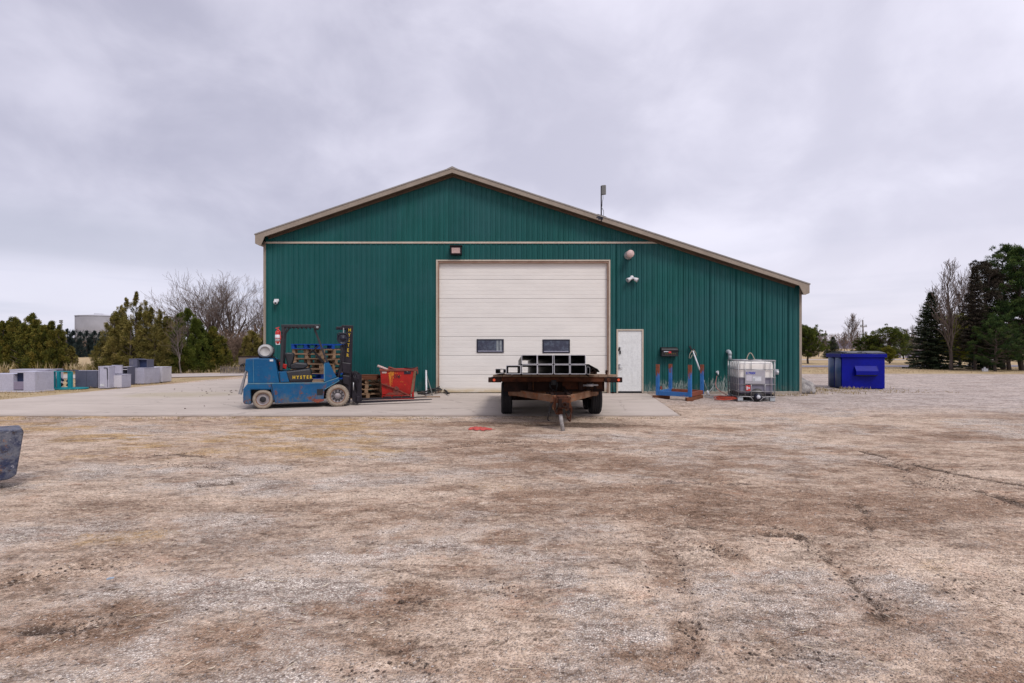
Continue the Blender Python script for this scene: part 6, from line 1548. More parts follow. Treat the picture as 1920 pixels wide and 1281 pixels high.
# ------------------------------------------------------------------ blue bin
def bin_():
    t = thing('rubbish_bin', 'large blue steel rubbish bin with grey lid beyond the right corner of the shed', 'bin', (GP(1578.5, 729)[0], GP(1578.5, 729)[1], -.01), R(-10))
    W_, D_, H_ = 1.44, 1.25, 1.27
    m = MB(); m.bb(0, W_, 0, D_, .03, H_ - .10); m.build('body', M['bin_blue'], t, .012)
    m = MB(); m.bb(-.06, W_ + .05, -.05, D_ + .05, H_ - .10, H_ + .03); m.build('top_rim', M['bin_blue'], t, .008)
    m = MB(); m.bb(.04, W_ - .04, .04, D_ - .04, -.0, .03); m.build('skid', M['black'], t)
    # dirty left side: two shallow pressed bays, bluish reflection painted into their colour
    m = MB()
    for y0, y1 in ((.05, D_ * .47), (D_ * .53, D_ - .05)):
        vs = []; n = 10
        for i in range(n + 1):
            a = i / n; y = y0 + (y1 - y0) * a; x = -.012 - .05 * math.sin(math.pi * a); vs += [(x, y, .06), (x, y, H_ - .12)]
        m.add(vs, [(2 * i, 2 * i + 2, 2 * i + 3, 2 * i + 1) for i in range(n)], True)
        for z in (.06, H_ - .12):
            m.add([(-.002, y0, z)] + [(-.012 - .05 * math.sin(math.pi * i / n), y0 + (y1 - y0) * i / n, z) for i in range(n + 1)] + [(-.002, y1, z)], [tuple(range(n + 3))])
    m.build('side_bay', M['bin_side'], t)
    # lids
    for k in range(2):
        m = MB(); x0, x1 = (.10, .80) if k == 0 else (.84, W_ + .02)
        vs = []; n = 8
        for i in range(n + 1):
            a = i / n; y = -.02 + (D_ + .02) * a; z = H_ + .055 + .075 * math.sin(math.pi * a * .9 + .12)
            vs += [(x0, y, z), (x1, y, z), (x0, y, z - .025), (x1, y, z - .025)]
        fs = []
        for i in range(n):
            b = 4 * i; fs += [(b, b + 1, b + 5, b + 4), (b + 2, b + 6, b + 7, b + 3), (b, b + 4, b + 6, b + 2), (b + 1, b + 3, b + 7, b + 5)]
        fs += [(0, 2, 3, 1), (4 * n, 4 * n + 1, 4 * n + 3, 4 * n + 2)]
        m.add(vs, fs); m.build('lid', M['bin_lid'], t)
    m = MB(); 
    for i in range(9): m.bb(-.02 + i * .085, .02 + i * .085, .05, D_ - .1, H_ + .03, H_ + .075 + .03 * math.sin(i))
    m.build('lid_ribs', M['bin_lid'], t)
    # fork pocket
    x0, x1 = .42, 1.16; 
    m = MB(); m.prismx([(0, .50), (-.15, .53), (-.16, .535), (-.16, .66), (-.155, .68), (0, .86)], x0, x1); m.build('lift_pocket', M['bin_blue'], t, .006)
    m = MB(); m.prismx([(-.001, .48), (-.152, .515), (-.152, .529), (-.001, .497)], x0 + .0, x1 - .02); m.build('pocket_shadow_strip', M['black'], t)  # black strip stands in for the shadow under the pocket
    m = MB(); m.prismx([(0.0, .78), (-.001, .87), (-.004, .87), (-.16, .685), (-.16, .67)], x1 + .002, x1 + .012); m.build('pocket_gusset', M['bin_blue'], t)
bin_()

# ------------------------------------------------------------------ boulder
def boulder(px, py, r, lab, flat=.78, name='boulder', seed=1):
    import bmesh
    bm = bmesh.new(); bmesh.ops.create_icosphere(bm, subdivisions=4, radius=1)
    from mathutils import noise as mn
    for v in bm.verts:
        p = v.co.copy(); k = 1 + .22 * mn.noise(p * 1.3 + Vector((seed, 0, 0))) + .07 * mn.noise(p * 4 + Vector((0, seed, 0))) + .02 * mn.noise(p * 11)
        v.co = Vector((p.x * k * r * 1.15, p.y * k * r, max(-.12, p.z * k * r * flat)))
    me = bpy.data.meshes.new(name); bm.to_mesh(me); bm.free(); me.materials.append(M['boulder'])
    for p in me.polygons: p.use_smooth = True
    o = bpy.data.objects.new(name, me); COL.objects.link(o); X, Y = GP(px, py); o.location = (X, Y + r * .7, r * .30); tag(o, lab, 'boulder')
boulder(1508, 738, .40, 'pale grey rounded boulder at the right front corner of the shed', .95)

# ------------------------------------------------------------------ rusty blue steel thing at the left edge
def left_steel():
    t = thing('steel_counterweight', 'rusty dark blue steel block with rounded corners cut by the left edge', 'machine part', (-5.27, 5.76, 0), R(46))
    m = MB(); vs = []
    pts = [(0.0, .60), (-.015, .63), (-1.5, .66), (-1.5, .06), (-.12, .10), (-.06, .14)]
    m.prism(pts[::-1], 0, .42); b = m.build('block', None, t, .035); b.modifiers[0].segments = 4; b.modifiers[0].angle_limit = R(20)
    n = NT('rusty_navy_paint'); p = n.pos()
    c = n.mix(n.mr(n.noise(p, 9, 6, 0.75), 0.38, 0.62), (0.018, 0.026, 0.065), (0.12, 0.125, 0.15))
    r = n.mr(n.noise(p, 8, 8, 0.8, 0.4), 0.55, 0.62)
    rc = n.mix(n.mr(n.noise(p, 30, 4, 0.7), 0.4, 0.6), (0.075, 0.03, 0.02), (0.24, 0.095, 0.025))
    c = n.mix(r, c, rc); g = n.mr(n.noise(n.map(p, off=(2, 0, 0)), 11, 6, 0.75), 0.55, 0.66)
    c = n.mix(g, c, (0.03, 0.018, 0.016)); c = n.mix(n.mr(n.noise(n.map(p, off=(0, 3, 0)), 24, 5, .7), .60, .68), c, (.22, .22, .26))
    b.data.materials.clear(); b.data.materials.append(n.done(c, n.mr(r, 0, 1, 0.42, 0.85), 0, n.bump(n.noise(p, 25, 6, 0.7), 0.01), 0.4))
    for x in (-.75, -1.35):
        m = MB(); m.bb(x, x + .12, .08, .34, -.02, .10); m.build('leg', b.data.materials[0], t, .01)
left_steel()

# ------------------------------------------------------------------ discarded office furniture
def furniture():
    def ground(px, py): return GP(px, py)
    def cab(name, label, cat, pl, pr, pbot, ptop, depth, mat, mats=None, rz=0.0, doors=1, knob=True, group=None, z0=0.0, topmat=None):
        Y = GY(pbot) if z0 == 0 else z0[0]
        base = -.005 if z0 == 0 else z0[1]
        x0, x1 = (pl - 960) * Y / F, (pr - 960) * Y / F; top = CAMH - (ptop - HY) * Y / F
        w = x1 - x0; h = top - base
        t = thing(name, label, cat, (x0, Y, base), rz, group)
        m = MB(); m.bb(0, w, .012, depth, .03, h - .02); m.bb(.02, w - .02, .04, depth - .02, 0, .03); m.build('carcass', mat, t, .004)
        m = MB(); m.bb(-.008, w + .008, -.006, depth + .01, h - .02, h); m.build('top', topmat or mat, t, .003)
        for i in range(doors):
            a = w * i / doors + .006; b = w * (i + 1) / doors - .006
            m = MB(); m.bb(a, b, -.006, .0115, .035, h - .026); m.build('door', mats or mat, t, .003)
            if knob: m = MB(); m.bb(b - .035, b - .02, -.022, -.006, h * .45, h * .62); m.build('handle', M['black'], t)
        return t, w, h, Y
    # long pale desk lying at the far left
    Y = GY(735); s = F / Y
    t = thing('office_desk', 'long pale office desk with a dark knee opening at the far left', 'desk', ((0 - 960) / s - .25, Y, -.005), R(-3))
    def lx(px): return (px - 960) / s - t.location.x
    def lz(py): return (735 - py) / s
    m = MB(); m.bb(-.4, lx(27), 0, .72, .06, lz(701)); m.build('pedestal', M['cab_light'], t, .004)
    m = MB(); m.bb(lx(47), lx(69), 0, .72, .06, lz(696.5)); m.build('pedestal', M['cab_light'], t, .004)
    m = MB(); m.bb(lx(27) + .002, lx(47) - .002, .01, .70, lz(730.5), lz(715.5)); m.build('drawer', M['cab_mauve'], t, .004)
    m = MB(); m.bb(lx(27) + .002, lx(47) - .002, .14, .70, lz(715.5) + .002, lz(699)); m.build('knee_shade_block', M['cab_navy'], t)  # solid navy block paints the shade inside the knee space
    m = MB(); m.bb(lx(27) + .002, lx(47) - .002, .0, .71, lz(698.8), lz(696.5)); m.build('top', M['cab_light'], t)
    m = MB(); m.bb(-.4, lx(70), -.012, .73, .0, .055); m.build('plinth', M['cab_white'], t, .003)
    # mauve cabinet run behind
    cab('cabinet', 'mauve cabinet run with a pale end standing behind the long pale desk', 'cabinet', 71, 88, 727, 693, .55, M['cab_mauve'], doors=1, knob=False, topmat=M['cab_light'])
    cab('cabinet', 'narrow pale lavender cabinet between the mauve one and the teal frame', 'cabinet', 88.3, 98, 726.5, 692.5, .5, M['cab_light'], M['cab_mauve'], doors=1, knob=False)
    cab('worktop', 'long pale worktop unit behind the long pale desk', 'worktop', 18, 70, 724, 692.8, .6, M['cab_light'], doors=3, knob=False)
    # slate partition panel
    t, w, h, Y = cab('partition_panel', 'dark slate office partition panel right of the teal frame', 'partition', 141, 184, 727.5, 694.5, .07, M['cab_dark'], doors=2, knob=False, rz=R(-2), topmat=M['cab_light'])
    cab('partition_panel', 'short slate panel standing behind the left leg of the teal frame', 'partition', 88, 104, 728.5, 710, .05, M['cab_dark'], doors=1, knob=False)
    # teal frame upside down on an oval top
    Y = GY(729.5); s = F / Y; cx = (122 - 960) / s
    t = thing('table_frame', 'bright teal table frame standing upside down on its oval top', 'table', (cx, Y, 0))
    m = MB(); vs = []; n = 40
    for z in (.01, .045):
        for i in range(n): a = 2 * math.pi * i / n; vs.append((.80 * math.cos(a) - .0, .48 * math.sin(a), z))
    m.add(vs, [tuple(reversed(range(n))), tuple(range(n, 2 * n))] + [(i, (i + 1) % n, n + (i + 1) % n, n + i) for i in range(n)]); m.build('table_top', M['teal'], t)
    def x_(px): return (px - 960) / s - cx
    zt_ = CAMH - (695.5 - HY) / s
    for pa, pb, y in ((104, 109, -.15), (117, 121, -.2), (121.6, 126, .16), (134, 140, -.12)):
        m = MB(); m.bb(x_(pa), x_(pb), y - .05, y + .05, .046, zt_ - .03); m.build('leg', M['teal'], t, .004)
    m = MB(); m.bb(x_(97), x_(126), -.22, -.14, zt_ - .03, zt_); m.bb(x_(126) + .003, x_(140), -.20, -.12, zt_ - .032, zt_ - .004); m.build('foot_bar', M['teal'], t, .004)
    m = MB(); m.bb(x_(99), x_(138), .15, .23, zt_ - .0, zt_ + .03); m.build('foot_bar', M['cab_navy'], t)
    m = MB(); m.bb(x_(96), x_(150), -.27, -.21, .046, .075); m.build('cross_bar', M['teal'], t, .004)
    for a, b in (((109, 707), (119, 714)), ((134, 706), (126, 716))):
        m = MB(); m.bar((x_(a[0]), .0, CAMH - (a[1] - HY) / s), (x_(b[0]), .0, CAMH - (b[1] - HY) / s), .05, .07); m.build('brace', M['cab_navy'], t)
    for a, b in (((110, 725), (117, 720)), ((126, 721), (134, 725))):
        m = MB(); m.bar((x_(a[0]), .0, CAMH - (a[1] - HY) / s), (x_(b[0]), .0, CAMH - (b[1] - HY) / s), .06, .09); m.build('brace', M['rust_dark'], t)
    # chair frames
    for px, py, lab in ((79, 728.5, 'bare metal chair frame in front of the mauve cabinet'), (92, 728, 'second bare metal chair frame, nearer the teal frame')):
        X, Y_ = GP(px, py); t = thing('chair_frame', lab, 'chair', (X, Y_, 0), R(8), 'bare chair frames')
        for sx in (-.17, .17):
            m = MB(); m.tube([(sx, -.15, 0), (sx * .9, -.13, .40), (sx * .9, .12, .42), (sx, .2, 0)], .012, 6); m.build('leg', M['galv'], t)
        m = MB(); m.bb(-.16, .16, -.12, .14, .41, .435); m.build('seat_rail', M['cab_dark'] if px > 85 else M['galv'], t)
    m = MB(); X, Y_ = GP(152, 727); m.cyl((X, Y_, 0), (X - .05, Y_, .26), .01, 6); tag(m.build('metal_peg', M['galv']), 'short metal peg standing before the slate partition panel', 'peg')
    # pale tall door cabinet
    t, w, h, Y = cab('door_cabinet', 'pale cabinet with a long curved black handle right of the slate panel', 'cabinet', 184.3, 204, 729, 687, .45, M['cab_light'], doors=1, knob=False, rz=R(2))
    m = MB(); m.tube([(w * .55, -.02, h * .93), (w * .80, -.02, h * .93), (w * .86, -.02, h * .85), (w * .88, -.02, h * .42)], .012, 6); m.build('handle', M['black'], t)
    m = MB(); m.bb(w * .2, w * .55, -.012, -.006, .10, .18); m.build('label', M['label_white'], t)
    for a, b in ((.03, .05), (w - .06, w - .04)): m = MB(); m.bb(a, b, -.010, -.006, .06, h - .05); m.build('edge_seam', M['cab_dark'], t)
    cab('file_cabinet', 'pale two-part cabinet with a raised upright panel, next to the handled one', 'cabinet', 204.6, 228, 728, 702.5, .5, M['cab_light'], M['cab_white'], doors=1, knob=False, rz=R(1))
    cab('upright_panel', 'small upright lavender panel standing on the two-part cabinet', 'panel', 209.5, 228, 0, 684.8, .06, M['cab_light'], doors=1, knob=False, z0=(GY(728) + .05, CAMH - (702.5 - HY) * GY(728) / F))
    # shelf frame
    Y = GY(722); s = F / Y; x0, x1 = (228.5 - 960) / s, (240 - 960) / s
    t = thing('shelf_frame', 'open shelf frame standing between two pale cabinets', 'shelf', (x0, Y, 0))
    for a in (0, x1 - x0 - .03): m = MB(); m.bb(a, a + .03, 0, .4, 0, (722 - 688) / s); m.build('upright', M['cab_dark'], t)
    for z in (.03, .32, .62, (722 - 688) / s - .02): m = MB(); m.bb(.031, x1 - x0 - .031, .0, .4, z, z + .025); m.build('shelf', M['cab_white'], t)
    # big boxes and small ones on top
    Y1 = GY(719); 
    t1, w, h, Y = cab('storage_cabinet', 'large lavender grey cabinet, left one of the pair at the slab edge', 'cabinet', 238.5, 272, 720.5, 690, .9, M['cab_light'], doors=1, knob=False, rz=R(-4))
    top = h
    t2, w2, h2, Y2 = cab('storage_cabinet', 'large off-white cabinet, right one of the pair at the slab edge', 'cabinet', 272.6, 302, 717.6, 688.6, .8, M['cab_white'], doors=1, knob=False, rz=R(7))
    m = MB(); m.bb(0, w2, -.01, .02, -.01, .025); m.build('painted_shadow_strip', M['black'], t2)  # black strip painted in for the shadow at the cabinet foot
    cab('small_cabinet', 'small slate grey box on top of the large lavender cabinet', 'box', 242, 257, 0, 673, .5, M['cab_dark'], doors=1, knob=False, z0=(Y + .15, h - .005))
    Yb = Y + .22; s = F / Yb; x0, x1 = (258 - 960) / s, (275.5 - 960) / s; zb = h - .005; hh = CAMH - (674 - HY) / s - zb
    t = thing('open_box', 'open navy blue box turned on its side on the large cabinets', 'box', (x0, Yb, zb), R(3)); w = x1 - x0
    for nm, a in (('panel', (0, w, 0, .45, 0, .02)), ('panel', (0, w, 0, .45, hh - .02, hh)), ('panel', (0, .02, 0, .45, .021, hh - .021)), ('panel', (w - .02, w, 0, .45, .021, hh - .021))):
        m = MB(); m.bb(*a); m.build(nm, M['cab_dark'], t)
    m = MB(); m.bb(.021, w - .021, .10, .13, .021, hh - .021); m.build('inner_panel', M['cab_navy'], t)
    m = MB(); X, Y_ = GP(395, 687); 
    m = MB(); m.lathe([(0, 0), (.28, .02), (.33, .16), (.20, .28), (0, .32)], (0, 0, 0), 'Z', 14); o = m.build('orange_bag', M['orange'].copy()); X = (400 - 960) * 34 / F; o.location = (X, 34, .03); tag(o, 'small orange bundle in the grass beyond the gravel path', 'bag')
    # low wire fence and grey trailer far behind the forklift tail
    t = thing('utility_trailer', 'small weathered utility trailer parked beyond the path behind the forklift', 'trailer', ((444 - 960) * 33 / F, 33.2, 0), R(4))
    m = MB(); m.bb(0, 1.7, 0, 1.2, .45, .95); m.build('box', M['bark_pale'], t, .01)
    m = MB(); m.bb(-.03, 1.73, -.03, 1.23, .95, 1.0); m.build('rim', M['rust_dark'], t)
    for x in (.35, 1.3):
        h_ = holder('wheel', t, (x, -.05, .28)); m = MB(); m.lathe([(.1, 0), (.28, .0), (.28, .14), (.1, .14)], (0, 0, 0), 'Y', 20, True); m.build('tyre', M['tyre'], h_)
    t = thing('low_fence', 'low faded slatted fence in the grass behind the forklift tail', 'fence', ((413 - 960) * 31.5 / F, 31.5, 0))
    for i in range(40):
        m = MB(); m.bb(i * .085, i * .085 + .035, 0, .02, 0, .42 + .03 * (i % 3 == 0)); 
        if i == 0: p0 = m.build('slat', M['bark_pale'], t)
        else: o = dup_part(p0); o.location = (i * .085, 0, -.03 * (i % 3 != 0))
    m = MB(); m.bb(0, 3.4, .021, .04, .30, .33); m.bb(0, 3.4, .021, .04, .08, .11); m.build('rail', M['bark_pale'], t)
furniture()

# ------------------------------------------------------------------ trees
def nrm(a): return a / (np.linalg.norm(a, axis=-1, keepdims=True) + 1e-9)
def seg_mesh(name, segs, mat, parent, sides=4, knd=None, label=None):
    A = np.array([s[0] for s in segs], float); B = np.array([s[1] for s in segs], float)
    ra = np.array([s[2] for s in segs]); rb = np.array([s[3] for s in segs])
    d = nrm(B - A); ref = np.where(np.abs(d[:, 2:3]) > .9, np.array([[1., 0, 0]]), np.array([[0., 0, 1]]))
    u = nrm(np.cross(d, ref)); w = np.cross(d, u)
    k = np.arange(sides) * 2 * math.pi / sides
    ring = u[:, None] * np.cos(k)[None, :, None] + w[:, None] * np.sin(k)[None, :, None]
    v = np.stack([A[:, None] + ring * ra[:, None, None], B[:, None] + ring * rb[:, None, None]], 1).reshape(-1, 3)
    n = len(segs); base = (np.arange(n) * 2 * sides)[:, None]
    f = []
    for i in range(sides):
        j = (i + 1) % sides; f.append(np.concatenate([base + i, base + j, base + sides + j, base + sides + i], 1))
    f = np.concatenate(f, 0)
    return raw_mesh(name, v, f, mat, None, label, parent, knd, smooth=True)
def grow(r, out, p, d, L, rad, lev, maxlev, cfg, twigs):
    n = 4 if lev < 2 else 3; pts = [p]; rads = [rad]
    q = np.array(p, float); dd = np.array(d, float)
    tgt = out if lev < cfg.get('twiglev', 2) else twigs
    end = rad * cfg['taper']
    for i in range(n):
        dd = dd + np.array([r.gauss(0, 1), r.gauss(0, 1), r.gauss(0, 1)]) * cfg['wob']; dd[2] += cfg['up'] * (1 if lev else .3)
        dd /= np.linalg.norm(dd); nq = q + dd * L / n
        ra = rad + (end - rad) * i / n; rb = rad + (end - rad) * (i + 1) / n
        tgt.append((q.copy(), nq.copy(), max(ra, cfg['rmin']), max(rb, cfg['rmin'])))
        q = nq; pts.append(q.copy()); rads.append(rb)
    if lev >= maxlev: return
    kids = cfg['kids'][min(lev, len(cfg['kids']) - 1)]
    for c in range(kids):
        t = cfg['t0'] + (1 - cfg['t0']) * (c + r.random()) / kids
        i = min(int(t * n), n - 1); f = t * n - i
        base = pts[i] + (pts[i + 1] - pts[i]) * f; rr = rads[i] + (rads[i + 1] - rads[i]) * f
        ax = pts[i + 1] - pts[i]; ax /= np.linalg.norm(ax)
        o = np.array([r.gauss(0, 1), r.gauss(0, 1), r.gauss(0, 1)]); o -= ax * o.dot(ax); o /= np.linalg.norm(o)
        a = R(r.uniform(*cfg['ang'])); nd = ax * math.cos(a) + o * math.sin(a)
        grow(r, out, base, nd, L * r.uniform(*cfg['len']), rr * cfg['rk'], lev + 1, maxlev, cfg, twigs)
def bare_tree(seed, H, mains, cfg, trunk_h, trunk_r, maxlev, spread=None, name='bare_tree', mats=('bark', 'twig')):
    r = random.Random(seed); out = []; tw = []
    t = thing(name, 'x', 'tree')
    q = np.array([0., 0, -.15]); top = np.array([r.gauss(0, .1), 0, trunk_h])
    out.append((q, top, trunk_r * 1.15, trunk_r))
    for k in range(mains):
        a = 2 * math.pi * (k + r.random() * .6) / mains; lean = R(r.uniform(*spread)) if k else R(5)
        d = np.array([math.sin(lean) * math.cos(a), math.sin(lean) * math.sin(a), math.cos(lean)])
        grow(r, out, top * r.uniform(.85, 1), d, (H - trunk_h) * r.uniform(.60, .68), trunk_r * .62, 0, maxlev, cfg, tw)
    seg_mesh('trunk', out, M[mats[0]], t, 5); o = seg_mesh('twigs', tw, M[mats[1]], t, 3)
    return t
def pole_tree(seed, H, cfg, trunk_r, maxlev, nb=26, name='bare_tree', mats=('bark', 'twig'), b0=.18, blen=.30, lean=(25, 48)):
    """single leader with ascending side limbs"""
    r = random.Random(seed); out = []; tw = []; t = thing(name, 'x', 'tree')
    pts = [np.array([0., 0, -.1])]; n = 10
    for i in range(n): pts.append(np.array([pts[-1][0] + r.gauss(0, .012 * H), pts[-1][1] + r.gauss(0, .012 * H), H * (i + 1) / n]))
    for i in range(n): out.append((pts[i], pts[i + 1], trunk_r * (1 - i / n) ** .8 + .008, trunk_r * (1 - (i + 1) / n) ** .8 + .008))
    for k in range(nb):
        f = b0 + (.97 - b0) * (k + r.random()) / nb; i = min(int(f * n), n - 1); base = pts[i] + (pts[i + 1] - pts[i]) * (f * n - i)
        a = r.random() * 6.283; l = R(r.uniform(*lean)); d = np.array([math.sin(l) * math.cos(a), math.sin(l) * math.sin(a), math.cos(l)])
        L = H * blen * (1 - (f - b0) ** 1.6) * r.uniform(.7, 1.1)
        grow(r, out, base, d, L, max(.012, trunk_r * (1 - f) * .55), 1, maxlev, cfg, tw)
    seg_mesh('trunk', out, M[mats[0]], t, 5); seg_mesh('twigs', tw, M[mats[1]], t, 3)
    return t
def leaf_crown(name, c, dirs, L, wd, mat, tint, parent): return blades(c, dirs, L, wd, M[mat], tint, name, None, parent)
def cedar(seed, H, Rb, mat, nclump=210, per=95, tips=4, open_=0.0, name='cedar_tree', ls=1.0):
    g = np.random.default_rng(seed); t = thing(name, 'x', 'tree')
    seg_mesh('trunk', [((0, 0, -.1), (0, 0, H * .5), .09, .06), ((0, 0, H * .5), (0, 0, H * .92), .06, .015)] + [((0, 0, H * f), (Rb * .7 * math.cos(a), Rb * .7 * math.sin(a), H * (f + .14)), .03, .01) for f, a in zip(g.random(14) * .6 + .05, g.random(14) * 6.28)], M['bark'], t, 5)
    # envelope: several leaders of different height
    lead = [(0, 0, H, Rb)] + [(g.normal() * Rb * .42, g.normal() * Rb * .42, H * g.uniform(.68, .93), Rb * g.uniform(.5, .75)) for _ in range(tips)]
    C = []; 
    for k in range(nclump):
        lx, ly, lh, lr = lead[g.integers(len(lead))]
        f = g.random() ** 1.15 * .97; a = g.random() * 6.283
        env = lr * (1 - f) ** .62 * (0.75 + .35 * math.sin(3 * a + seed + 5 * f)) * (1 if f > .06 else .85)
        rr = env * (.35 + .65 * g.random() ** .45) * g.uniform(.85, 1.15)
        C.append((lx * (1 - f * .3) + rr * math.cos(a), ly * (1 - f * .3) + rr * math.sin(a), .08 + lh * f, a, .17 * (1 - f * .45) * (Rb / .9) ** .5))
    for lx, ly, lh, lr in lead:       # tip spires
        for k in range(9): C.append((lx * .7 + g.normal() * .03, ly * .7 + g.normal() * .03, lh * (.86 + .15 * k / 9), g.random() * 6.28, .07 + .05 * (1 - k / 9)))
    C = np.array(C); n = len(C)
    if open_: C = C[g.random(n) > open_ * (C[:, 2] / H)]; n = len(C)
    idx = np.repeat(np.arange(n), per); m = len(idx)
    off = nrm(g.normal(size=(m, 3))) * (g.random((m, 1)) ** .5) * C[idx, 4:5] * np.array([[1, 1, 1.35]])
    pos = C[idx, :3] + off
    rad = np.stack([np.cos(C[idx, 3]), np.sin(C[idx, 3]), np.full(m, .9)], 1)
    dirs = rad * .7 + nrm(off) * .6 + g.normal(size=(m, 3)) * .45
    ct = np.clip(g.normal(.45, .22, n), 0, 1)
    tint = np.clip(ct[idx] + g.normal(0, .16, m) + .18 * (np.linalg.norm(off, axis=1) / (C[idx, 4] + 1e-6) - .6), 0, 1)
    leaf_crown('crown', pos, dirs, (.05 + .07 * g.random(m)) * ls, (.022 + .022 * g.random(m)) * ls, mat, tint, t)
    return t
def spruce(seed, H, Rb, mat, lev=34, name='spruce_tree', trunk=.10, z0=.22, full=1.0, dens=1.0, droop=.25, low=1.0):
    g = np.random.default_rng(seed); t = thing(name, 'x', 'tree'); segs = [((0, 0, -.1), (0, 0, H * .5), trunk, trunk * .6), ((0, 0, H * .5), (0, 0, H), trunk * .6, .01)]
    P = []; D = []; T = []; LL = []
    for i in range(lev):
        f = i / lev; z = z0 + (H - z0) * f; L0 = Rb * (1 - f) ** .85 * full
        k = int(7 + 4 * (1 - f))
        for j in range(k):
            a = 6.283 * (j + g.random() * .8) / k + i * 1.3; L = L0 * g.uniform(.68, 1.12)
            if L < .08: L = .08
            dr = g.uniform(-.15, .15) - droop * (1 - f)
            e = np.array([math.cos(a), math.sin(a), dr + .45 * f]); e /= np.linalg.norm(e)
            b = np.array([0, 0, z + g.normal() * .03]); segs.append((b, b + e * L * .9, .016 * (1 - f) + .006, .004))
            n = int(max(8, L / .05) * dens * 4.5); s = g.random(n) ** .8 * L
            side = g.choice([-1, 1], n)[:, None] * np.array([-math.sin(a), math.cos(a), 0])[None]
            wdt = .26 * L * (1 - s / L) + .05
            p = b + e * s[:, None] + side * (wdt * g.random(n))[:, None] + np.array([0, 0, -1]) * (.06 * g.random(n))[:, None]
            p[:, 2] += (.10 * (s / L) ** 2 * L)
            d = e[None] * .8 + side * .6 + g.normal(size=(n, 3)) * .28 + np.array([[0, 0, -.12]])
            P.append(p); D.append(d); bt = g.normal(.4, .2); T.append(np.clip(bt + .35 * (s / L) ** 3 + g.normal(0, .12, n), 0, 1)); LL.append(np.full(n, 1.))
    P = np.concatenate(P); D = np.concatenate(D); T = np.concatenate(T); n = len(P)
    seg_mesh('trunk', segs, M['bark'], t, 5)
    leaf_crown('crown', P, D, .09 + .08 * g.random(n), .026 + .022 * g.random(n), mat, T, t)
    return t
def pine(seed, H, Rb, mat, nl=46, per=150, name='pine_tree', trunk=.15, z0=.9, shape='cone', crad=.42, lead=0, fill=1.0):
    g = np.random.default_rng(seed); r = random.Random(seed); t = thing(name, 'x', 'tree')
    segs = []; pts = [np.array([0., 0, -.1])]; n = 8
    for i in range(n): pts.append(np.array([g.normal() * .015 * H, g.normal() * .015 * H, H * (i + 1) / n * .97]))
    for i in range(n): segs.append((pts[i], pts[i + 1], trunk * (1 - i / n) + .02, trunk * (1 - (i + 1) / n) + .02))
    C = []
    for k in range(nl):
        f = (k + r.random()) / nl; z = z0 + (H - z0) * f
        env = {'cone': (1 - f) ** .7 * (.6 + .4 * min(1, f * 5 + .3)), 'round': math.sqrt(max(.04, 1 - (2 * f - .75) ** 2 / 1.6)) * (1 if f < .8 else .8), 'col': (1 - f ** 3) * .9}[shape]
        L = Rb * env * r.uniform(.6, 1.12); a = r.random() * 6.283; i = min(int(z / H * n), n - 1); b = pts[i] + (pts[i + 1] - pts[i]) * (z / H * n - i)
        up = r.uniform(.05, .45) + .4 * f
        e = b + np.array([math.cos(a) * L, math.sin(a) * L, L * up]); m = (b + e) / 2 + np.array([0, 0, -.08 * L])
        segs += [(b, m, .035 * (1 - f) + .015, .02), (m, e, .02, .01)]
        C.append((*e, crad * r.uniform(.7, 1.15))); C.append((*(m + (e - m) * r.random() + g.normal(size=3) * .2), crad * r.uniform(.6, 1.)))
        for q in range(2):
            s_ = e + g.normal(size=3) * np.array([.5, .5, .25]) * crad * 1.6; segs.append((m, s_, .012, .006)); C.append((*s_, crad * r.uniform(.5, .9)))
        if env > .5 and r.random() < fill: C.append((*(b + (m - b) * r.random() + g.normal(size=3) * .15), crad * .8))
    C.append((*pts[-1], crad * .8)); C = np.array(C); nc = len(C); idx = np.repeat(np.arange(nc), per); m = len(idx); C[:, 3] *= .72
    off = nrm(g.normal(size=(m, 3)) + np.array([[0, 0, .25]])) * g.random((m, 1)) ** .45 * C[idx, 3:4] * np.array([[1, 1, .72]])
    # tufts: quantise towards random twig tips so the edge is spiky
    star = nrm(g.normal(size=(nc * 9, 3)) + np.array([[0, 0, .35]])); pick = star[idx * 9 + g.integers(0, 9, m)]
    off = .45 * off + .62 * pick * C[idx, 3:4] * g.random((m, 1)) ** .6; pos = C[idx, :3] + off; dirs = nrm(off) + np.array([[0, 0, .45]]) + g.normal(size=(m, 3)) * .3
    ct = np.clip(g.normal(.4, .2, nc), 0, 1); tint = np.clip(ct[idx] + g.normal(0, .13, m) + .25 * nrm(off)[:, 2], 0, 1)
    seg_mesh('trunk', segs, M['bark'], t, 5)
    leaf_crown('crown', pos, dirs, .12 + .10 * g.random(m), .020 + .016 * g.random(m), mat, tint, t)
    return t
def put(t, px, Y, h=None, rz=0.0, label='', group=None, sx=1.0, used=set(), base=0.0, cat=None):
    if t.name in used: o = copy_tree(t)
    else: o = t; used.add(t.name)
    o.location = ((px - 960) * Y / F, Y, base); s = h or 1.0
    o.scale = (s * sx, s * sx, s); o.rotation_euler = (0, 0, rz); o['label'] = label
    if group: o['group'] = group
    if cat: o['category'] = cat
    return o

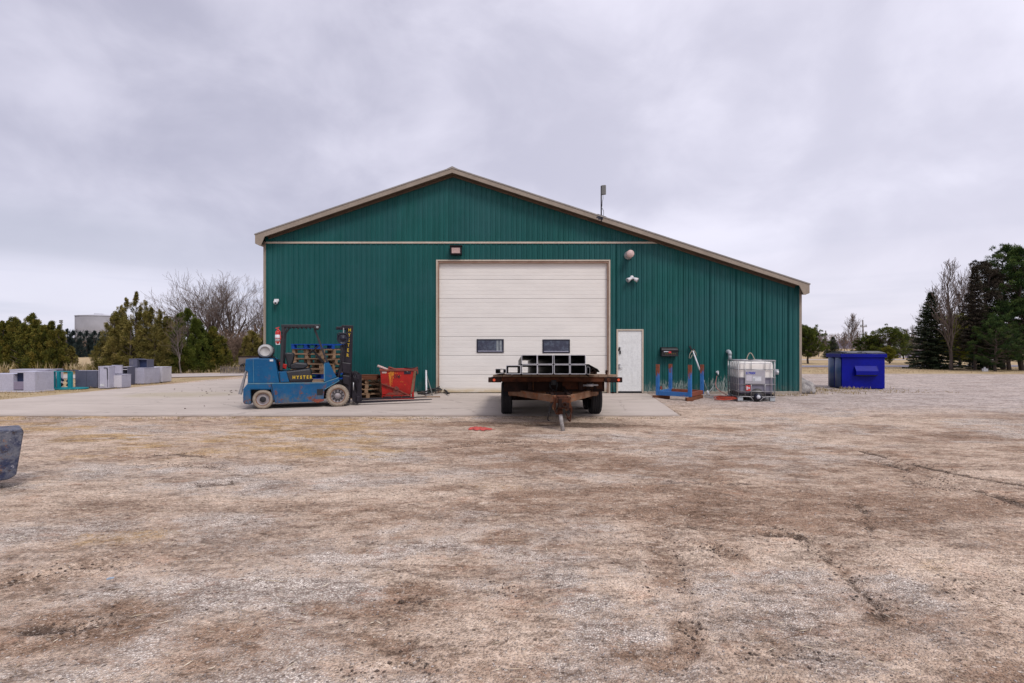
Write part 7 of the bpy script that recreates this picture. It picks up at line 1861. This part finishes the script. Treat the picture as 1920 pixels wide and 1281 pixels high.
def left_trees():
    ca = cedar(11, 3.0, .95, 'cedar', 250, 110); cb = cedar(12, 3.1, .85, 'cedar', 230, 110, 3); cc = cedar(13, 2.9, 1.0, 'cedar', 250, 110, 5)
    G = 'dark cedars in the row behind the discarded furniture'
    names = ['leftmost', 'second', 'third', 'fourth', 'fifth', 'sixth', 'seventh', 'eighth', 'ninth', 'tenth']
    row = [(-22, 33.2, 1.02, ca), (6, 33.0, 1.0, cb), (28, 33.4, 1.14, cc), (46, 32.6, .98, ca), (62, 33.5, 1.16, cb), (80, 32.8, .97, cc), (96, 33.5, 1.04, ca), (110, 32.8, .92, cb), (34, 35.5, 1.1, ca), (70, 35.8, 1.12, cc), (14, 36, 1.05, cb)]
    for i, (px, Y, h, c) in enumerate(row):
        lab = 'dark olive cedar, %s along the row behind the discarded furniture' % names[i] if i < 8 else ['dark cedar filling the back of the row between the third and fourth', 'dark cedar filling the back of the row behind the fifth and sixth', 'dark cedar filling the back of the row behind the second'][i - 8]
        put(c, px, Y, h, i * 1.7, lab, G, .98)
    s = cedar(14, 1.3, .42, 'cedar_brown', 60, 60, 2, name='shrub'); put(s, 134, 33.5, 1.15, 0, 'small bronze shrub at the right end of the dark cedar row', None); s['category'] = 'shrub'
    put(s, 139, 34.2, .8, 1.0, 'smaller bronze bush just outside the right end of the dark cedar row', None, cat='shrub')
    # far row of blue-green spruces
    fs = cedar(15, 4.6, 1.5, 'far_spruce', 200, 90, 2, name='spruce_tree', ls=1.6)
    names = ['first from the left', 'second from the left', 'third', 'fourth', 'fifth', 'sixth']
    for i, (px, h) in enumerate(((112, .95), (126, 1.05), (137, 1.0), (150, .92), (163, .98), (177, 1.0), (188, .92))):
        put(fs, px, 88 + (i % 3) * 3, h * .98, i * 2.1, 'distant blue green spruce in the gap below the water tank, %s' % (names + ['last'])[i], 'distant spruces in the gap', 1.0)
    # big mixed clump
    d1 = cedar(21, 5.0, 1.35, 'cedar_brown', 380, 90, 6, .30); d2 = cedar(22, 4.6, 1.3, 'cedar_brown', 340, 90, 5, .4); d3 = cedar(23, 4.1, 1.25, 'cedar_green', 340, 100, 2)
    d4 = cedar(24, 5.2, .75, 'cedar_brown', 220, 80, 2, .25)
    G = 'cedars in the big clump left of the shed'
    for c, px, Y, h, rz, sx, lab in (
        (d2, 214, 32.5, .80, .4, 1.05, 'broad ragged olive cedar, leftmost in the big clump'), (d1, 228, 33.2, .84, 1.1, .95, 'thin-topped olive cedar second from the left in the big clump'),
        (d4, 255, 32.9, .95, .4, 1.0, 'tallest slender cedar spire of the big clump'), (d2, 245, 31.6, .68, 2.4, 1.4, 'low bushy olive cedar in front of the tallest spire'),
        (d1, 274, 33.4, .90, 2.8, .9, 'narrow-topped cedar right of the tallest spire'), (d1, 300, 33.2, .78, 4.0, 1.1, 'bronzed cedar in the middle right of the big clump'),
        (d2, 290, 31.8, .62, 5.0, 1.35, 'low bronzed cedar in front, middle right of the big clump'), (d2, 318, 33.0, .74, 5.2, 1.0, 'brownish cedar behind the slender bare tree'),
        (d2, 196, 32.2, .42, 3.3, 1.2, 'low bush-like cedar at the left foot of the big clump'), (d3, 352, 33.4, .96, .2, 1.05, 'bright green smooth cedar right of the slender bare tree'),
        (d3, 372, 33.9, .80, 2.2, 1.05, 'green cedar leaning out of the clump at its right end'), (d3, 334, 34.8, .9, 4.4, 1.0, 'dark green cedar half hidden behind the slender bare tree')):
        put(c, px, Y, h, rz, lab, G, sx)
    e1 = cedar(25, 2.6, 1.2, 'cedar', 200, 100, 4); put(e1, 398, 34.2, 1.08, 0, 'dark green low cedar under the bare trees', None, .95); put(e1, 416, 34.6, .86, 2, 'dark cedar bush right of the low dark cedar', None, .95)
    e2 = cedar(26, 2.6, 1.15, 'cedar_brown', 210, 100, 4); put(e2, 474, 36.5, 1.0, 1, 'olive cedar bush beside the left wall of the shed', None, 1.0); put(e2, 496, 38, 1.15, 3, 'olive cedar partly hidden by the shed corner', None, 1.0)
    # wide bare trees
    cfg = dict(taper=.5, wob=.075, up=.07, rmin=.0075, kids=[5, 5, 4, 3], t0=.30, ang=(16, 40), len=(.48, .68), rk=.50)
    b1 = bare_tree(31, 8.2, 8, cfg, 1.3, .22, 4, (18, 56)); b2 = bare_tree(33, 8.0, 8, cfg, 1.1, .21, 4, (16, 54))
    put(b1, 388, 46, .84, .3, 'wide bare tree, left one of the pair behind the cedars', None, 1.05); put(b2, 432, 47, .86, 1.3, 'wide bare tree, right one of the pair behind the cedars', None, 1.1)
    put(b2, 484, 50, .72, 3.3, 'bare tree partly hidden behind the left corner of the shed', None, 1.0)
    cfg2 = dict(taper=.5, wob=.12, up=.10, rmin=.007, kids=[4, 4, 4], t0=.25, ang=(25, 55), len=(.45, .7), rk=.55)
    p1 = pole_tree(35, 4.3, cfg2, .05, 3, 22, mats=('bark_pale', 'twig'), b0=.25, blen=.28); put(p1, 340, 31.4, .74, 0, 'slender pale bare tree standing in front of the cedar clump', None)
    # brown brush
    cfg3 = dict(taper=.5, wob=.16, up=.06, rmin=.010, kids=[5, 5, 4], t0=.10, ang=(20, 60), len=(.5, .8), rk=.6)
    br = bare_tree(37, 2.6, 9, cfg3, .1, .05, 3, (10, 60), name='bare_shrub', mats=('brush', 'brush')); br['category'] = 'shrub'
    for i, (px, Y, h) in enumerate(((420, 37, .9), (438, 38, 1.12), (452, 39, 1.05), (468, 40, 1.1), (486, 41, 1.2), (404, 40, 1.2), (446, 43, 1.45), (478, 45, 1.5), (425, 44, 1.4))):
        put(br, px, Y, h * .82, i * 1.9, 'tangled brown bare shrub in the thicket between the cedars and the shed', 'brown bare shrubs in the thicket', 1.1)
left_trees()

def right_trees():
    # blue spruce
    s1 = spruce(41, 5.6, 1.75, 'spruce', 40, dens=1.35); put(s1, 1746, 38.5, 1.0, 0, 'cone-shaped dark spruce with wide low skirts, left of the bare poplar')
    cfgp = dict(taper=.5, wob=.06, up=.13, rmin=.009, kids=[5, 4, 4], t0=.18, ang=(16, 36), len=(.42, .60), rk=.50)
    pt = pole_tree(43, 7.4, cfgp, .115, 3, 34, b0=.14, blen=.34, lean=(12, 34)); put(pt, 1783, 36.6, .98, .5, 'tall bare tree with a forked trunk between the spruce and the pines')
    pt2 = pole_tree(44, 7.4, cfgp, .12, 3, 34, b0=.12, blen=.34, lean=(14, 38), mats=('bark_pale', 'twig'))
    for i, (px, Y, h, lab) in enumerate(((1735, 47, .72, 'shorter pale bare tree behind the left side of the spruce'), (1756, 48, .92, 'pale bare tree rising behind the top of the spruce'), (1800, 47, 1.0, 'pale bare tree directly behind the forked bare tree'), (1826, 46, 1.13, 'tallest pale bare tree, beside the pine tops'), (1712, 55, .5, 'lowest pale bare tree at the left edge of the grove'))):
        put(pt2, px, Y, h, i * 2.3, lab, 'pale bare trees behind the grove')
    # browned spruce and pines
    b1 = spruce(45, 7.0, 1.15, 'pine_brown', 44, name='larch_tree', z0=1.4, dens=.75, droop=.1); put(b1, 1828, 36.5, 1.02, 0, 'narrow browned conifer at the left of the tall pines')
    b2 = pine(46, 8.0, 1.35, 'pine_brown', 50, 110, z0=1.8, crad=.34, shape='col', name='pine_tree'); put(b2, 1851, 37, .95, 1, 'tall pine with browned needles in the middle of the grove')
    p1 = pine(47, 8.9, 1.7, 'pine', 46, 95, z0=3.0, crad=.36, shape='col', fill=.15); put(p1, 1881, 38, 1.0, 0, 'tallest dark green pine with an open top')
    p2 = pine(48, 8.4, 2.2, 'pine', 80, 120, z0=1.2, crad=.44, shape='col', fill=.5); put(p2, 1917, 36.5, 1.0, 1, 'full dark green pine at the right edge of the photo'); put(p2, 1965, 37, 1.05, 2.5, 'full dark green pine just past the right edge')
    p3 = pine(49, 4.4, 1.9, 'pine', 52, 110, z0=.6, crad=.40, shape='round', trunk=.11, fill=.5); put(p3, 1866, 34.6, .70, 0, 'low spreading dark pine in front of the grove, above the small white box'); put(p3, 1893, 36.2, .98, 2.2, 'low dark pine at the foot of the tallest pine', None, 1.1)
    s2 = spruce(50, 3.4, 1.6, 'spruce', 24, dens=1.2); put(s2, 1846, 37.5, .8, 1, 'low dark spruce skirt under the browned conifer', None, 1.0)
    y1 = pine(51, 3.6, 1.5, 'pine_yellow', 46, 150, z0=.5, crad=.36, shape='round', trunk=.08)
    G = 'yellow green pines on the lawn'
    put(y1, 1800, 44, 1.05, 0, 'yellow green pine glowing behind the forked bare tree', G); put(y1, 1818, 45, .95, 2, 'smaller yellow green pine just right of the other behind the bare tree', G, 1.0); put(y1, 1786, 50, .8, 4, 'yellow green pine half hidden behind the bare trunk', G)
    # lawn trees behind the bin
    y2 = pine(52, 3.9, 1.75, 'cedar_green', 60, 150, z0=.8, crad=.40, shape='round', trunk=.12)
    put(y2, 1515, 52, .82, 0, 'rounded yellow green pine just right of the shed, with a forked trunk', None, .9); put(y2, 1500, 54, .88, 2.4, 'rounded pine half hidden by the right corner of the shed', None, .8)
    put(y2, 1632, 56, .66, 4, 'low rounded green tree behind the blue bin, left of the larger one', None, 1.15); put(y1, 1668, 52, .42, 1, 'small yellow shrub-like pine at the right side of the blue bin', G)
    y3 = pine(53, 4.2, 2.1, 'cedar_green', 60, 110, z0=.7, crad=.42, shape='round', trunk=.12); put(y3, 1668, 54, .78, 0, 'larger rounded green tree behind the right end of the blue bin', None, 1.0)
    put(y3, 1694, 72, .72, 2, 'rounded tree fading behind the larger green one', None)
    cfgf = dict(taper=.5, wob=.09, up=.12, rmin=.02, kids=[5, 5, 4], t0=.2, ang=(20, 45), len=(.42, .65), rk=.55)
    f1 = pole_tree(54, 9, cfgf, .2, 3, 34, b0=.2, blen=.34, lean=(18, 42), mats=('bark_pale', 'twig')); put(f1, 1598, 112, .88, 0, 'tall pale bare tree far behind the blue bin'); put(f1, 1583, 118, .52, 2, 'shorter bare tree left of the tall far one'); put(f1, 1608, 122, .55, 4, 'shorter bare tree right of the tall far one')
    for i, (px, h) in enumerate(((1535, .5), (1546, .42), (1560, .4), (1622, .42), (1700, .62), (1712, .5), (1690, .5))):
        put(f1, px, 95 + 4 * i, h * .9, i * 1.3, 'small grey bare tree in the far hedge line across the lawn', 'small far bare trees')
    fs = spruce(55, 3.4, 1.5, 'spruce', 22, dens=1.0); put(fs, 1562, 78, .95, 0, 'small dark spruce beyond the lawn, left of the blue bin'); put(fs, 1551, 84, .4, 0, 'tiny dark bush beyond the lawn beside the small spruce', None, 1.8)
    put(fs, 1900, 70, 1.6, 1, 'dark spruce seen under the pines at the right'); put(fs, 1840, 75, 1.5, 2, 'dark spruce seen between the pine trunks')
right_trees()

def far_things():
    # far hedge lines of brown brush (reads as one mass)
    g = np.random.default_rng(5)
    def mass(name, x0, x1, y, h, n, mat, lab, seed):
        x = g.uniform(x0, x1, n); hh = h * (.55 + .75 * fbm(x * .12, x * 0 + seed, seed, 4)); z = g.random(n) ** .8 * hh
        p = np.stack([x, y + g.normal(size=n) * 2.5, z], 1); d = np.stack([g.normal(size=n) * .45, g.normal(size=n) * .3, np.ones(n)], 1)
        blades(p, d, .5 + .8 * g.random(n), .06 + .09 * g.random(n), M[mat], g.random(n), name, lab, None, 'stuff')
    mass('far_brush', 45, 260, 150, 5.0, 26000, 'brush', 'far line of brown brush and woods beyond the lawn', 3)
    mass('far_brush', -220, -60, 170, 4.0, 20000, 'brush', 'far line of brown brush beyond the left field', 5)
    mass('far_woods', -330, -95, 185, 8.0, 30000, 'far_spruce', 'far dark evergreen woods beyond the left field', 6)
    # water tank
    Y = 230; s = F / Y; cx = (189 - 960) / s
    t = thing('water_tank', 'huge pale round water tank above the distant trees at left', 'tank', (cx, Y, 0)); r_ = 38 / s; h = CAMH + (HY - 594) / s
    m = MB(); m.lathe([(0, 0), (r_, 0), (r_, h), (r_ - .2, h)], (0, 0, 0), 'Z', 56); m.build('shell', M['concrete_tank'], t)
    m = MB(); m.lathe([(r_ + .15, h), (r_ + .15, h + .25), (r_ * .3, h + .9), (0, h + 1.0)], (0, 0, 0), 'Z', 56); m.build('tank_roof', M['tank_roof'], t)
    m = MB(); m.lathe([(1.6, h + .8), (1.6, h + 1.3), (0, h + 1.35)], (-.5, -.5, 0), 'Z', 20); m.build('hatch', M['tank_roof'], t)
    # lattice mast
    Y = 300; s = F / Y; t = thing('lattice_mast', 'thin distant lattice mast over the left tree line', 'mast', ((115.5 - 960) / s, Y, 0)); h = CAMH + (HY - 600) / s
    m = MB()
    for dx, dy in ((-.8, -.8), (.8, -.8), (0, .8)): m.bar((dx, dy, 0), (dx * .3, dy * .3, h), .14)
    for i in range(12): z = h * i / 12; z2 = h * (i + 1) / 12; k = 1 - .7 * i / 12; m.bar((-.8 * k, -.8 * k, z), (.8 * k, -.8 * k, z2), .1); m.bar((.8 * k, -.8 * k, z), (-.8 * k, -.8 * k, z2), .1)
    m.build('tower', M['grey_metal'], t)
    m = MB()
    for z in (.9, .95, .82): m.bb(-1.0, 1.0, -.5, -.3, h * z, h * z + .7)
    m.build('antennas', M['grey_metal'], t)
    # utility poles
    for px, top, Y, lab, arm in ((1549.5, 620, 105, 'plain leaning utility pole left of the blue bin', 0), (1619, 600, 100, 'utility pole with a cross arm behind the blue bin', 1)):
        s = F / Y; h = CAMH + (HY - top) / s; t = thing('utility_pole', lab, 'pole', ((px - 960) / s, Y, 0))
        m = MB(); m.cyl((.1, 0, 0), (-.15, 0, h), .17, 8, .11); m.build('shaft', M['pole'], t)
        if arm: m = MB(); m.bb(-.62, .62, -.1, .06, h - 1.35, h - 1.20); m.build('cross_arm', M['pole'], t); m = MB(); [m.cyl((x, 0, h - 1.15), (x, 0, h - .9), .07, 6) for x in (-.55, -.3, .3, .55)]; m.cyl((.3, -.25, h - 3.0), (.3, -.25, h - 2.2), .22, 8); m.build('insulators', M['grey_metal'], t)
    # grey house beyond the lawn
    Y = 82; s = F / Y; t = thing('grey_house', 'low mauve grey house beyond the lawn between the bin and the spruce', 'house', ((1682 - 960) / s, Y, 0))
    m = MB(); m.bb(0, 4.6, 0, 6, 0, 1.3); m.build('wall', M['cab_mauve'], t)
    m = MB(); m.prism([(-.3, 1.3), (4.9, 1.3), (4.9, 1.42), (2.3, 2.3), (-.3, 1.42)], -.3, 6.3); m.build('roof', M['roof'], t)
    m = MB(); m.bb(2.7, 3.5, -.03, .0, .3, 1.0); m.build('window', M['glass'], t)
    m = MB(); m.bb(.6, 1.2, -.03, .0, .02, 1.1); m.build('door', M['white'], t)
    # small white marker box by the pines
    X, Y = GP(1849.5, 696.5); t = thing('marker_box', 'small white utility box on the grass in front of the low pine', 'utility box', (X, Y, -.02))
    m = MB(); m.bb(-.16, .12, 0, .16, 0, .20); m.build('box', M['white_plastic'], t, .01)
    m = MB(); m.bb(.0, .10, .17, .20, 0, .29); m.build('post', M['white_plastic'], t)
far_things()

# label check: every thing keeps its own words
for o in list(S.objects):
    if o.parent is None and o.get('category') and o.get('label') == 'x': bpy.data.objects.remove(o)
